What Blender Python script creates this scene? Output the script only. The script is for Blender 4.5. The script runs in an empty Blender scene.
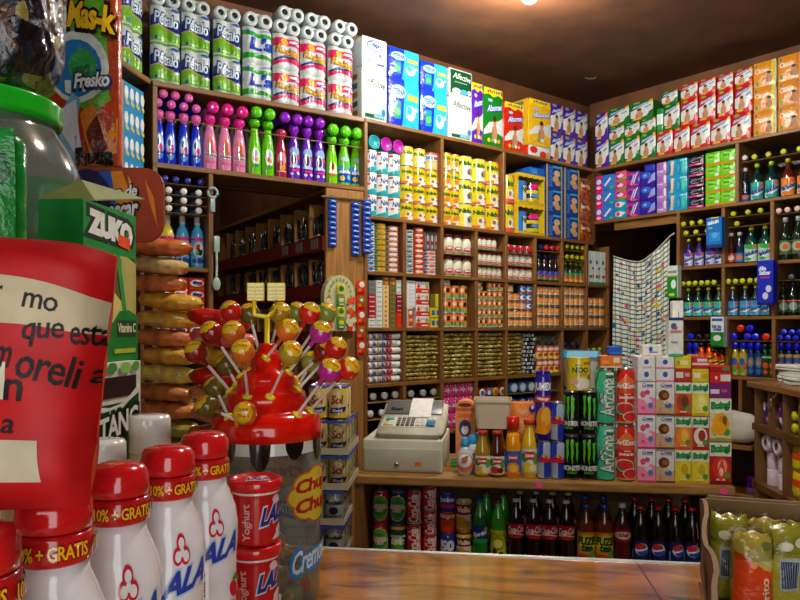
import bpy, bmesh, math, random
from math import sin, cos, pi, sqrt, radians, atan2
from mathutils import Vector, Matrix
random.seed(11)
F = 710.0; H = 1.45; HY = 327.0        # focal length in pixels, camera height, horizon row
SC = bpy.context.scene; COL = SC.collection

# ------------------------------------------------------------------ materials
def lin(h):
    c = [int(h[i:i+2], 16)/255 for i in (0, 2, 4)]
    return [x/12.92 if x <= .04045 else ((x+.055)/1.055)**2.4 for x in c]
MATS = {}
def mat(spec):
    if spec in MATS: return MATS[spec]
    kind, hx = spec.split(':') if ':' in spec else ('p', spec)
    m = bpy.data.materials.new(kind+'_'+hx); m.use_nodes = True
    nt = m.node_tree; N = nt.nodes; K = nt.links; b = N['Principled BSDF']; out = N['Material Output']
    c = lin(hx[:6])
    tc = N.new('ShaderNodeTexCoord'); noi = N.new('ShaderNodeTexNoise')
    K.new(tc.outputs['Object'], noi.inputs['Vector'])
    def ramp(lo, hi, a=.3, z=.7, src=None):
        r = N.new('ShaderNodeValToRGB'); r.color_ramp.elements[0].position = a; r.color_ramp.elements[1].position = z
        r.color_ramp.elements[0].color = (*lo, 1); r.color_ramp.elements[1].color = (*hi, 1)
        K.new((src or noi).outputs[0], r.inputs[0]); return r
    def bump(strength, dist, src=None):
        q = N.new('ShaderNodeBump'); q.inputs['Strength'].default_value = strength; q.inputs['Distance'].default_value = dist
        K.new((src or noi).outputs[0], q.inputs['Height']); K.new(q.outputs[0], b.inputs['Normal'])
    sh = lambda f: [min(1, x*f) for x in c]
    if kind in ('p', 'a', 'f', 's', 'u'):
        noi.inputs['Scale'].default_value = {'p': 30, 'a': 60, 'f': 55, 's': 25, 'u': 38}[kind]
        K.new((ramp(sh(.72), sh(1.5), .36, .66) if kind == 'u' else ramp(sh(.88), sh(1.08))).outputs[0], b.inputs['Base Color'])
        b.inputs['Roughness'].default_value = {'p': .3, 'a': .55, 'f': .2, 's': .14, 'u': .2}[kind]
        if kind == 'a': b.inputs['Specular IOR Level'].default_value = .25
        if kind in 'fu': noi.inputs['Detail'].default_value = 4; bump(.55, .006)
        if kind == 's': b.inputs['Coat Weight'].default_value = .5
    elif kind == 'm':
        noi.inputs['Scale'].default_value = 20
        K.new(ramp(sh(.85), sh(1.1)).outputs[0], b.inputs['Base Color'])
        b.inputs['Metallic'].default_value = .85; b.inputs['Roughness'].default_value = .28
    elif kind == 'w':                                    # painted, worn wood with grain along x
        mp = N.new('ShaderNodeMapping'); mp.inputs['Scale'].default_value = (3, 30, 30)
        K.new(tc.outputs['Object'], mp.inputs[0]); K.new(mp.outputs[0], noi.inputs['Vector'])
        noi.inputs['Scale'].default_value = 2; noi.inputs['Detail'].default_value = 6
        K.new(ramp(sh(.55), sh(1.2), .3, .72).outputs[0], b.inputs['Base Color'])
        b.inputs['Roughness'].default_value = .45; bump(.25, .004)
    elif kind == 'v':                                    # same, grain along z
        mp = N.new('ShaderNodeMapping'); mp.inputs['Scale'].default_value = (30, 30, 2.5)
        K.new(tc.outputs['Object'], mp.inputs[0]); K.new(mp.outputs[0], noi.inputs['Vector'])
        noi.inputs['Scale'].default_value = 2; noi.inputs['Detail'].default_value = 6
        K.new(ramp(sh(.6), sh(1.2), .3, .72).outputs[0], b.inputs['Base Color'])
        b.inputs['Roughness'].default_value = .45; bump(.25, .004)
    elif kind == 'k':                                    # cardboard / plaster with blotches
        noi.inputs['Scale'].default_value = 5; noi.inputs['Detail'].default_value = 8
        K.new(ramp(sh(.7), sh(1.2), .35, .7).outputs[0], b.inputs['Base Color'])
        b.inputs['Roughness'].default_value = .7; bump(.2, .01)
    elif kind in ('g', 'h'):                             # thin clear film / PET, tinted
        N.remove(b); tr = N.new('ShaderNodeBsdfTransparent'); gl = N.new('ShaderNodeBsdfGlossy'); mx = N.new('ShaderNodeMixShader')
        tr.inputs[0].default_value = (*c, 1); gl.inputs['Roughness'].default_value = .12
        lw = N.new('ShaderNodeLayerWeight'); lw.inputs[0].default_value = .5; fr = N.new('ShaderNodeMath'); fr.operation = 'POWER'; fr.inputs[1].default_value = 4.0; fr.use_clamp = True; ad = N.new('ShaderNodeMath'); ad.inputs[1].default_value = .04; ad.use_clamp = True
        K.new(lw.outputs['Facing'], fr.inputs[0]); K.new(fr.outputs[0], ad.inputs[0])
        if kind == 'h':
            q = N.new('ShaderNodeBump'); q.inputs['Strength'].default_value = .9; q.inputs['Distance'].default_value = .01
            noi.inputs['Scale'].default_value = 40; K.new(noi.outputs[0], q.inputs['Height'])
            K.new(q.outputs[0], gl.inputs['Normal']); K.new(q.outputs[0], lw.inputs['Normal'])
        src = tr
        if kind == 'g':                                  # PET with a milky white haze mixed in
            df = N.new('ShaderNodeBsdfTranslucent'); d2 = N.new('ShaderNodeBsdfDiffuse'); m1 = N.new('ShaderNodeMixShader'); m2 = N.new('ShaderNodeMixShader')
            m1.inputs[0].default_value = .5; K.new(df.outputs[0], m1.inputs[1]); K.new(d2.outputs[0], m1.inputs[2])
            df.inputs[0].default_value = d2.inputs[0].default_value = (.75, .76, .74, 1)
            m2.inputs[0].default_value = .17; K.new(tr.outputs[0], m2.inputs[1]); K.new(m1.outputs[0], m2.inputs[2]); src = m2
        K.new(ad.outputs[0], mx.inputs[0]); K.new(src.outputs[0], mx.inputs[1]); K.new(gl.outputs[0], mx.inputs[2])
        K.new(mx.outputs[0], out.inputs[0])
    elif kind == 'x':                                    # frosted translucent plastic
        b.inputs['Base Color'].default_value = (*c, 1); b.inputs['Roughness'].default_value = .35
        b.inputs['Alpha'].default_value = .8
    elif kind == 'e':
        b.inputs['Base Color'].default_value = (*c, 1); b.inputs['Emission Color'].default_value = (*c, 1)
        b.inputs['Emission Strength'].default_value = 30
    elif kind == 'c':                                    # glossy counter laminate, reddish brown wood figure
        mp = N.new('ShaderNodeMapping'); mp.inputs['Scale'].default_value = (2.2, 7, 1); mp.inputs['Rotation'].default_value = (0, 0, .2)
        K.new(tc.outputs['Object'], mp.inputs[0]); K.new(mp.outputs[0], noi.inputs['Vector'])
        noi.inputs['Scale'].default_value = 3; noi.inputs['Detail'].default_value = 9; noi.inputs['Distortion'].default_value = 1.2
        K.new(ramp(sh(.35), sh(1.5), .3, .72).outputs[0], b.inputs['Base Color'])
        b.inputs['Roughness'].default_value = .1; bump(.05, .002)
    elif kind == 'q':                                    # wrinkled wrappers: dark, brown and gold patches
        vo = N.new('ShaderNodeTexVoronoi'); vo.inputs['Scale'].default_value = 42; K.new(tc.outputs['Object'], vo.inputs['Vector'])
        sp = N.new('ShaderNodeSeparateColor'); K.new(vo.outputs['Color'], sp.inputs[0])
        r = N.new('ShaderNodeValToRGB'); r.color_ramp.interpolation = 'CONSTANT'; e = r.color_ramp.elements
        e[0].position = 0; e[0].color = (*lin('14121f'), 1); e[1].position = .38; e[1].color = (*lin('2a2030'), 1)
        for p, h in ((.6, '5a3a18'), (.75, '7c7a20'), (.85, '30384a'), (.93, 'b09a50')):
            n = e.new(p); n.color = (*lin(h), 1)
        K.new(sp.outputs[0], r.inputs[0]); K.new(r.outputs[0], b.inputs['Base Color']); b.inputs['Roughness'].default_value = .18
        noi.inputs['Scale'].default_value = 45; noi.inputs['Detail'].default_value = 5; bump(.9, .01)
    elif kind == 'd':                                    # dried goods seen through film: olive brown grains
        noi.inputs['Scale'].default_value = 55; noi.inputs['Detail'].default_value = 3
        K.new(ramp(sh(.5), sh(1.8), .36, .62).outputs[0], b.inputs['Base Color']); b.inputs['Roughness'].default_value = .22; bump(.6, .006)
    elif kind == 'n':                                    # curtain cloth: white with blue grid (flowers are cut pieces on top)
        mp = N.new('ShaderNodeMapping'); K.new(tc.outputs['UV'], mp.inputs[0]); mp.inputs['Scale'].default_value = (1, 1, 1)
        br = N.new('ShaderNodeTexBrick'); br.offset = 0; br.inputs['Scale'].default_value = 1
        br.inputs['Brick Width'].default_value = 1/18; br.inputs['Row Height'].default_value = 1/44; br.inputs['Mortar Size'].default_value = .0035
        br.inputs['Mortar Smooth'].default_value = .2
        br.inputs['Color1'].default_value = (*lin('e6ead6'), 1); br.inputs['Color2'].default_value = (*lin('d8e2c8'), 1); br.inputs['Mortar'].default_value = (*lin('2e5a78'), 1)
        K.new(mp.outputs[0], br.inputs['Vector']); K.new(br.outputs[0], b.inputs['Base Color']); b.inputs['Roughness'].default_value = .8
    MATS[spec] = m
    return m

# ------------------------------------------------------------------ text and flat graphics
TXT = {}
def text2d(s, off=0.0, shear=0.0):
    key = (s, off, shear)
    if key in TXT: return TXT[key]
    def get(o):
        cu = bpy.data.curves.new('t', 'FONT'); cu.body = s; cu.resolution_u = 2; cu.offset = o; cu.shear = shear; cu.space_character = .92
        ob = bpy.data.objects.new('t', cu); COL.objects.link(ob)
        me = ob.to_mesh(); v = [(p.co.x, p.co.y) for p in me.vertices]; f = [tuple(p.vertices) for p in me.polygons]
        ob.to_mesh_clear(); bpy.data.objects.remove(ob); bpy.data.curves.remove(cu); return v, f
    v0, f0 = get(0.0)
    x0 = min(p[0] for p in v0); x1 = max(p[0] for p in v0); y0 = min(p[1] for p in v0); y1 = max(p[1] for p in v0)
    v, f = (v0, f0) if off == 0 else get(off)
    r = ([((p[0]-x0)/(x1-x0), (p[1]-y0)/(y1-y0)) for p in v], f)
    TXT[key] = r; return r

def shape(it):
    k = it[0]
    if k == 'r':
        _, x0, y0, x1, y1, c = it; return [(x0, y0), (x1, y0), (x1, y1), (x0, y1)], [(0, 1, 2, 3)], c
    if k == 'e':
        cx, cy, rx, ry, c = it[1:6]; rot = it[6] if len(it) > 6 else 0; n = 18; P = []
        for i in range(n):
            a = 2*pi*i/n; x = cos(a); y = sin(a)
            P.append((cx+rx*(x*cos(rot)-y*sin(rot)), cy+ry*(x*sin(rot)+y*cos(rot))))
        return P, [tuple(range(n))], c
    if k == 'p':
        return list(it[1]), [tuple(range(len(it[1])))], it[2]
    if k == 't':
        _, s, x0, y0, x1, y1, c = it[:7]; off = it[7] if len(it) > 7 else .0; shr = it[8] if len(it) > 8 else 0; tilt = it[9] if len(it) > 9 else 0
        v, f = text2d(s, off, shr)
        return [(x0+(x1-x0)*p[0], y0+(y1-y0)*p[1]+tilt*(p[0]-.5)) for p in v], f, c
    if k == 'tv':                                        # text running upwards
        _, s, x0, y0, x1, y1, c = it[:7]; off = it[7] if len(it) > 7 else .0
        v, f = text2d(s, off)
        return [(x1-(x1-x0)*p[1], y0+(y1-y0)*p[0]) for p in v], f, c

class MB:
    def __init__(s): s.v = []; s.f = []; s.m = []; s.s = []; s.mats = []; s.uv = None
    def mi(s, spec):
        if spec not in s.mats: s.mats.append(spec)
        return s.mats.index(spec)
    def add(s, V, Fs, spec, smooth=False, M=None):
        o = len(s.v)
        s.v += [tuple(M @ Vector(p)) if M is not None else tuple(p) for p in V]
        k = None if isinstance(spec, list) else s.mi(spec)
        for i, f in enumerate(Fs):
            s.f.append(tuple(o+j for j in f)); s.m.append(k if k is not None else s.mi(spec[i])); s.s.append(smooth)
        return s
    def lathe(s, prof, seg=20, M=None, smooth=True, sx=1.0, sy=1.0):
        V = []; Fs = []; sp = []
        for (r, z, *_) in prof:
            for i in range(seg):
                a = 2*pi*i/seg; V.append((r*cos(a)*sx, r*sin(a)*sy, z))
        for k in range(len(prof)-1):
            for i in range(seg):
                j = (i+1) % seg
                Fs.append((k*seg+i, k*seg+j, (k+1)*seg+j, (k+1)*seg+i)); sp.append(prof[k][2])
        if prof[0][0] > 1e-5: Fs.append(tuple(range(seg-1, -1, -1))); sp.append(prof[0][2])
        if prof[-1][0] > 1e-5: Fs.append(tuple((len(prof)-1)*seg+i for i in range(seg))); sp.append(prof[-1][2] if len(prof[-1]) > 2 else prof[-2][2])
        return s.add(V, Fs, sp, smooth, M)
    def box(s, a, b, spec, bev=0.0, seg=2, M=None, smooth=None):
        (x0, y0, z0), (x1, y1, z1) = a, b
        if bev <= 0:
            V = [(x0, y0, z0), (x1, y0, z0), (x1, y1, z0), (x0, y1, z0), (x0, y0, z1), (x1, y0, z1), (x1, y1, z1), (x0, y1, z1)]
            return s.add(V, [(0, 3, 2, 1), (4, 5, 6, 7), (0, 1, 5, 4), (1, 2, 6, 5), (2, 3, 7, 6), (3, 0, 4, 7)], spec, False, M)
        bm = bmesh.new(); bmesh.ops.create_cube(bm, size=1)
        for v in bm.verts: v.co = Vector((x0+(v.co.x+.5)*(x1-x0), y0+(v.co.y+.5)*(y1-y0), z0+(v.co.z+.5)*(z1-z0)))
        bmesh.ops.bevel(bm, geom=bm.edges[:], offset=min(bev, .49*min(x1-x0, y1-y0, z1-z0)), segments=seg, affect='EDGES', profile=.5)
        return s.frombm(bm, spec, True if smooth is None else smooth, M)
    def frombm(s, bm, spec, smooth=False, M=None):
        bm.verts.index_update(); V = [v.co.copy() for v in bm.verts]; Fs = [tuple(v.index for v in f.verts) for f in bm.faces]; bm.free()
        return s.add(V, Fs, spec, smooth, M)
    def prism(s, pts, y0, y1, spec, M=None, bev=0, smooth=False):   # outline in x,z extruded along y
        n = len(pts); bm = bmesh.new()
        A = [bm.verts.new((p[0], y0, p[1])) for p in pts]; B = [bm.verts.new((p[0], y1, p[1])) for p in pts]
        bm.faces.new(A); bm.faces.new(B[::-1])
        for i in range(n): bm.faces.new((A[i], B[i], B[(i+1) % n], A[(i+1) % n]))
        bmesh.ops.recalc_face_normals(bm, faces=bm.faces[:])
        if bev: bmesh.ops.bevel(bm, geom=bm.edges[:], offset=bev, segments=2, affect='EDGES')
        return s.frombm(bm, spec, smooth, M)
    def tube(s, path, r, spec, seg=8, M=None):
        V = []; Fs = []; n = len(path); P = [Vector(p) for p in path]
        for i, p in enumerate(P):
            t = (P[min(i+1, n-1)]-P[max(i-1, 0)]).normalized()
            a = t.cross(Vector((0, 0, 1)) if abs(t.z) < .9 else Vector((1, 0, 0))).normalized(); b = t.cross(a)
            for k in range(seg):
                q = 2*pi*k/seg; V.append(p+a*r*cos(q)+b*r*sin(q))
        for i in range(n-1):
            for k in range(seg):
                j = (k+1) % seg; Fs.append((i*seg+k, i*seg+j, (i+1)*seg+j, (i+1)*seg+k))
        Fs.append(tuple(range(seg))); Fs.append(tuple((n-1)*seg+k for k in range(seg)))
        return s.add(V, Fs, spec, True, M)
    def ball(s, r, spec, M=None, u=14, w=9, sc=(1, 1, 1)):
        bm = bmesh.new(); bmesh.ops.create_uvsphere(bm, u_segments=u, v_segments=w, radius=r)
        for v in bm.verts: v.co = Vector((v.co.x*sc[0], v.co.y*sc[1], v.co.z*sc[2]))
        return s.frombm(bm, spec, True, M)
    def field(s, fn, nx, ny, spec, smooth=True, M=None):           # grid (0..1,0..1) -> point
        V = [fn(i/nx, j/ny) for j in range(ny+1) for i in range(nx+1)]
        Fs = [(j*(nx+1)+i, j*(nx+1)+i+1, (j+1)*(nx+1)+i+1, (j+1)*(nx+1)+i) for j in range(ny) for i in range(nx)]
        return s.add(V, Fs, spec, smooth, M)
    def decal(s, items, fn, cx=(), cy=(), M=None, e0=.0006, de=.0003, smooth=False):
        for L, it in enumerate(items):
            V, Fs, c = shape(it)
            bm = bmesh.new(); vs = [bm.verts.new((p[0], p[1], 0)) for p in V]
            for f in Fs:
                if len(set(f)) >= 3:
                    try: bm.faces.new([vs[i] for i in f])
                    except ValueError: pass
            def cut(co, no, **k):
                bmesh.ops.bisect_plane(bm, geom=bm.verts[:]+bm.edges[:]+bm.faces[:], plane_co=co, plane_no=no, dist=1e-6, **k)
            xs = [p[0] for p in V]; ys = [p[1] for p in V]
            if min(xs) < 0: cut((0, 0, 0), (-1, 0, 0), clear_outer=True)
            if max(xs) > 1: cut((1, 0, 0), (1, 0, 0), clear_outer=True)
            if min(ys) < 0: cut((0, 0, 0), (0, -1, 0), clear_outer=True)
            if max(ys) > 1: cut((0, 1, 0), (0, 1, 0), clear_outer=True)
            for x in cx:
                if min(xs) < x < max(xs): cut((x, 0, 0), (1, 0, 0))
            for y in cy:
                if min(ys) < y < max(ys): cut((0, y, 0), (0, 1, 0))
            bm.normal_update()
            for f in bm.faces[:]:
                if f.normal.z < 0: f.normal_flip()
            bm.verts.index_update(); e = e0+de*L
            V2 = [fn(v.co.x, v.co.y, e) for v in bm.verts]; F2 = [tuple(v.index for v in f.verts) for f in bm.faces]; bm.free()
            s.add(V2, F2, c, smooth, M)
        return s
    def mesh(s, name='m'):
        me = bpy.data.meshes.new(name); me.from_pydata(s.v, [], s.f)
        for sp in s.mats: me.materials.append(mat(sp))
        me.polygons.foreach_set('material_index', s.m); me.polygons.foreach_set('use_smooth', s.s)
        me.validate(); me.update(); return me

def fr(n): return [i/n for i in range(1, n)]
def onbox(W, H_, D):      # front face, y=-D/2
    return lambda x, y, e: ((x-.5)*W, -D/2-e, y*H_)
def onright(W, H_, D):    # right side x=W/2, text reads front-to-back
    return lambda x, y, e: (W/2+e, (x-.5)*D, y*H_)
def onleft(W, H_, D):
    return lambda x, y, e: (-W/2-e, (.5-x)*D, y*H_)
def ontop(W, H_, D):
    return lambda x, y, e: ((x-.5)*W, (y-.5)*D, H_+e)
def prof_r(prof, z):
    for a, b in zip(prof, prof[1:]):
        if a[1] <= z <= b[1] and b[1] > a[1]: return a[0]+(b[0]-a[0])*(z-a[1])/(b[1]-a[1])
    return prof[-1][0]
ROT = [0.0]
def oncyl(prof, z0, z1, A=2.6, rot=None, sx=1.0, sy=1.0):
    rot = ROT[0] if rot is None else rot
    def fn(x, y, e):
        z = z0+(z1-z0)*y; r = prof_r(prof, z)+e; a = (x-.5)*A+rot
        return (r*sin(a)*sx, -r*cos(a)*sy, z)
    return fn

# ------------------------------------------------------------------ things and copies
class Prod:
    def __init__(s, name, cat, W, D, H_, parts):
        s.name = name; s.cat = cat; s.W = W; s.D = D; s.H = H_
        s.parts = [(p[0], p[1].mesh(p[0]) if isinstance(p[1], MB) else p[1], p[2] if len(p) > 2 else None, p[3] if len(p) > 3 else None) for p in parts]
def tag(o, label, cat, group=None):
    o['label'] = label; o['category'] = cat
    if group: o['group'] = group
    return o
def put(P, loc, rz, label, group=None, rot=None, sc=None, cat=None):
    rt = rot if rot is not None else (0, 0, rz)
    if len(P.parts) == 1 and P.parts[0][0] == '':
        o = bpy.data.objects.new(P.name, P.parts[0][1]); COL.objects.link(o)
    else:
        o = bpy.data.objects.new(P.name, None); o.empty_display_size = .05; COL.objects.link(o); made = {}
        for nm, me, par, lab in P.parts:
            c = bpy.data.objects.new(nm, me); COL.objects.link(c); c.parent = made[par] if par else o; made.setdefault(nm, c)
            if lab: c['label'] = lab
    o.location = loc
    if isinstance(rt, Matrix): o.rotation_euler = rt.to_euler()
    else: o.rotation_euler = rt
    if sc: o.scale = sc
    return tag(o, label, cat or P.cat, group)
def struct(name, mb):
    o = bpy.data.objects.new(name, mb.mesh(name)); COL.objects.link(o); o['kind'] = 'structure'; o['label'] = name.replace('_', ' ')
    return o
def empty(name, loc, rz, label, cat, group=None):
    o = bpy.data.objects.new(name, None); o.empty_display_size = .05; COL.objects.link(o); o.location = loc; o.rotation_euler = (0, 0, rz)
    return tag(o, label, cat, group)
def part(name, mb, parent, label=None):
    o = bpy.data.objects.new(name, mb.mesh(name) if isinstance(mb, MB) else mb); COL.objects.link(o); o.parent = parent
    if label: o['label'] = label
    return o

def at(px, py, Y): return Vector(((px-400)/F*Y, Y, H+(HY-py)/F*Y))
class Wall:
    def __init__(s, P, d):
        s.P = Vector(P); l = sqrt(d[0]**2+d[1]**2); s.d = Vector((d[0]/l, d[1]/l)); s.n = Vector((s.d.y, -s.d.x)); s.rz = atan2(s.d.y, s.d.x)
    def u(s, px, v=0):
        k = (px-400)/F; Q = s.P+s.n*v
        return (k*Q.y-Q.x)/(s.d.x-k*s.d.y)
    def xy(s, u, v=0): return s.P+s.d*u+s.n*v
    def z(s, px, py, v=0):
        q = s.xy(s.u(px, v), v); return H+(HY-py)/F*q.y
    def loc(s, u, v, z): q = s.xy(u, v); return Vector((q.x, q.y, z))
B = Wall((-.197, 4.0), (900, 710))                 # long back wall, front edge of its shelves
S = Wall((-.197, 4.0), (1140, 710))                # its left stretch over the doorway
_c = B.xy(B.u(594)); R = Wall((_c.x, _c.y), (590, -710))
_l = S.xy(S.u(152)); L = Wall((_l.x, _l.y), (122, 710))
ORD = ['first', 'second', 'third', 'fourth', 'fifth', 'sixth', 'seventh', 'eighth', 'ninth', 'tenth', 'eleventh', 'twelfth', 'thirteenth', 'fourteenth']
def pos_i(i, n):
    if n == 1: return ''
    if i == 0: return 'leftmost'
    if i == n-1: return 'rightmost'
    if n == 3: return 'middle'
    return ORD[i]+' from left'
def pos_r(r, n):
    if n == 1: return ''
    if r == 0: return 'bottom row'
    if r == n-1: return 'top row'
    if n == 3: return 'middle row'
    return ORD[r]+' row up'
def lab(desc, i, n, r, nr, where):
    return ', '.join(x for x in (desc, pos_i(i, n), pos_r(r, nr), where) if x)
def grid(P, W, x0, x1, z, n, rows, desc, where, group, v=-.02, skip=(), r0=0, rtot=None, i0=0, ntot=None, jit=.0, rx=None, pick=None):
    u0 = W.u(x0, v); u1 = W.u(x1, v)
    for r in range(rows):
        for i in range(n):
            if (i, r) in skip: continue
            p = pick(i, r) if pick else P
            u = u0+(u1-u0)*(i+.5)/n
            zz = z+r*(p.H+.0006)+.0003
            d = desc(i, r) if callable(desc) else desc
            put(p, W.loc(u, v-p.D/2-random.random()*jit, zz), W.rz+(random.random()-.5)*jit*2, lab(d, i+i0, ntot or n, r+r0, rtot or rows, where), group)
def width(W, x0, x1, n, v=-.02, k=.97): return (W.u(x1, v)-W.u(x0, v))/n*k
# ------------------------------------------------------------------ heights of the shelf boards
ZT, ZS, ZA, ZB, ZC, ZD, ZE = (H+z for z in (1.18, .79, .634, .318, -.003, -.324, -.64))
R2, R3, R4, R5 = (H+z for z in (.787, .403, .068, -.311))
CEIL = H+1.78
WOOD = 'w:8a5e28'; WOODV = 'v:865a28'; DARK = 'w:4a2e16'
def W_root(name, W, label, cat):
    return empty(name, (W.P.x, W.P.y, 0), W.rz, label, cat)
def board(u0, u1, z, dep=.28, t=.022, spec=WOOD, y0=0):
    return MB().box((u0, y0, z-t), (u1, y0+dep, z), spec, .003, 1, smooth=False)
def post(u, z0, z1, dep=.28, t=.024, spec=WOODV, y0=0):
    return MB().box((u-t/2, y0, z0), (u+t/2, y0+dep, z1), spec, .003, 1, smooth=False)

# ---- back wall shelving
t = W_root('wall_shelving', B, 'long brown wooden shelving packed with tins, jars and bags along the back wall', 'shelving')
bu = lambda px: B.u(px)
uE = bu(610.5)
for z, x1 in ((ZT, B.u(594)), (ZA, B.u(594)), (ZB, uE), (ZC, uE), (ZD, uE), (ZE, uE), (H-1.0, uE)):
    part('shelf', board(0, x1, z), t)
for px, z0, z1 in ((366, 0, ZT-.022), (442.5, ZA, ZT-.022), (504.5, ZA, ZT-.022), (609, 0, ZA-.022)):
    part('upright', post(bu(px)+.001, z0, z1), t)
for px, a, b in ((405, ZE, ZA), (442.5, ZE, ZA), (477, ZE, ZA), (507, ZE, ZA), (536, ZC, ZA), (563, ZE, ZA), (587.5, ZE, ZA)):
    zs = [z for z in (ZE, ZD, ZC, ZB, ZA)]
    for lo, hi in zip(zs, zs[1:]):
        if a <= lo and hi <= b: part('upright', post(bu(px), lo, hi-.022), t)
thinZ = {}
for x0, x1, z in ((444.5, 475.5, ZB+.139), (479, 505.5, ZB+.088), (479, 505.5, ZB+.186), (508.5, 534.5, ZB+.182), (508.5, 534.5, ZB+.098),
                  (538, 561.5, ZB+.215), (565, 586, ZB+.165), (565, 586, ZB+.24), (479, 505.5, ZD-.135), (509, 561, ZD-.125), (509, 561, ZD-.235),
                  (368, 403, ZD-.107), (407, 441, ZD-.107), (368, 403, ZD-.205), (407, 441, ZD-.205)):
    part('slat', board(bu(x0), bu(x1), z, .2, .006, 'w:8a6a3a', .012), t)
part('back_panel', MB().box((0, .281, 0), (uE, .29, CEIL-.35), 'w:3a2412'), t)
part('corner_panel', MB().box((B.u(594)+.001, .0, ZA), (B.u(594)+.021, .281, ZT-.022), 'v:5a3a1c'), t)  # panel added to close the corner gap where light leaked in

# ---- stretch over the doorway
t = W_root('wall_shelving', S, 'brown wooden shelving over the left doorway holding fabric softener and toilet paper', 'shelving')
su = lambda px: S.u(px)
sL = su(152.5)
for z in (ZT, ZS): part('shelf', board(sL, -.002, z, .28, .026), t)
part('upright', post(sL+.012, 0, ZT-.026), t); part('upright', post(su(211), 0, ZS-.026), t)
zl = [S.z(185, 267), S.z(185, 337), S.z(185, 400)]
for z in zl: part('shelf', board(sL+.024, su(211)-.012, z), t)
slatz = [S.z(185, y) for y in (213.0, 204.0, 195.0, 184.0)]
for z in slatz: part('slat', board(sL+.025, su(211)-.013, z, .2, .004, 'w:8a6a3a', .012), t)
part('slat', board(sL+.024, -.005, ZT-.165, .006, .006, 'w:9a7a48', .02), t, 'thin retaining string across the bottles')
part('back_panel', MB().box((sL, .281, 0), (su(211)+.012, .29, CEIL-.35), 'w:3a2412'), t)
part('back_panel', MB().box((su(211)+.012, .281, ZS-.026), (-.002, .29, CEIL-.35), 'w:3a2412'), t)

# ---- shelving on the slanted left wall, mostly out of frame
t = W_root('wall_shelving', L, 'wooden shelf on the slanted left wall with light bulb boxes', 'shelving')
for z in (ZT, H+.65): part('shelf', board(-.55, -.012, z, .28, .026), t)
part('upright', post(-.54, 0, ZT-.026), t)
part('back_panel', MB().box((-.55, .281, 0), (-.01, .29, CEIL-.35), 'w:3a2412'), t)

# ---- right wall shelving
t = W_root('wall_shelving', R, 'brown wooden shelving on the right wall with nappies, cleaners and insect sprays', 'shelving')
ru = lambda px: R.u(px); rE = ru(880)
part('shelf', board(.001, rE, ZT), t); part('shelf', board(.001, rE, R2), t)
for z in (R3, R4, R5, H-.72, H-1.05): part('shelf', board(ru(677), rE, z), t)
part('upright', post(ru(678), 0, R2-.022), t); part('upright', post(ru(737), R2, ZT-.022), t)
part('ledge', MB().box((ru(724), -.17, H-.742), (ru(764), -.001, H-.72), WOOD), t)
for px, lo, hi in ((723, R4, R3), (723, R3, R2), (772, R3, R2), (773, R4, R3), (727, R5, R4), (773.5, R5, R4), (740, H-.72, R5), (764, H-.72, R5)):
    part('upright', post(ru(px), lo, hi-.022), t)
part('lintel', MB().box((ru(612), .03, R2-.08), (ru(676), .06, R2-.022), WOOD), t)
for x0, x1, z in ((739, 830, R2+.255), (680, 721.5, R3+.21), (680, 721.5, R3+.272), (725, 771, R3+.235), (725, 771, R3+.30), (774, 830, R3+.285),
                  (680, 721.5, R4+.205), (725, 771, R4+.205), (775, 830, R4+.215), (680, 725, R5+.225), (729, 772, R5+.225), (775, 830, R5+.225)):
    part('slat', board(ru(x0), ru(x1), z, .2, .005, 'w:8a6a3a', .03), t)
part('back_panel', MB().box((.001, .281, R2-.02), (rE, .29, CEIL-.35), 'w:3a2412'), t)
part('back_panel', MB().box((ru(677), .281, 0), (rE, .29, R2-.02), 'w:3a2412'), t)

# ---- room shell
struct('floor', MB().box((-3.5, -1.2, -.05), (4.2, 8, 0), 'k:6a5038'))
struct('ceiling', MB().box((-3.5, -1.2, CEIL), (4.2, 8, CEIL+.06), 'k:5f3a1e'))
def wallbox(name, W, spans):
    m = MB(); M = Matrix.Translation((W.P.x, W.P.y, 0)) @ Matrix.Rotation(W.rz, 4, 'Z')
    for u0, u1, d0, d1, z0, z1 in spans: m.box((u0, d0, z0), (u1, d1, z1), 'k:6e4424', M=M)
    struct(name, m)
wallbox('wall_back', B, [(0, uE+.28, .30, .36, 0, CEIL)])
wallbox('wall_doorway', S, [(sL-.1, su(211)+.012, .30, .36, 0, CEIL), (su(211)+.012, 0, .30, .36, ZS-.03, CEIL)])
wallbox('wall_left', L, [(-3.2, .25, .30, .36, 0, CEIL)])
wallbox('wall_right', R, [(-.25, ru(677), .30, .36, R2-.03, CEIL), (ru(677), 3.6, .30, .36, 0, CEIL)])
wallbox('wall_passage', S, [(su(211)-.45, su(211)-.39, .36, 2.6, 0, CEIL), (su(211)-.45, .6, 2.6, 2.66, 0, CEIL), (.0, .06, .4, 2.6, 0, CEIL)])
wallbox('wall_storeroom', R, [(-.3, -.24, .37, 1.6, 0, CEIL), (-.3, 1.0, 1.6, 1.66, 0, CEIL), (.94, 1.0, .37, 1.6, 0, CEIL)])

fw = MB()      # street side wall with an open shop door behind the camera
for x0, x1, z0, z1 in ((-3.5, -.9, 0, CEIL), (.9, 4.2, 0, CEIL), (-.9, .9, 2.35, CEIL)): fw.box((x0, -1.2, z0), (x1, -1.14, z1), 'k:8a6a48')
struct('wall_street', fw)
struct('wall_side', MB().box((4.14, -1.14, 0), (4.2, 3.0, CEIL), 'k:6e4424').box((-3.0, -1.14, 0), (-2.94, 3.2, CEIL), 'k:6e4424'))

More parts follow.
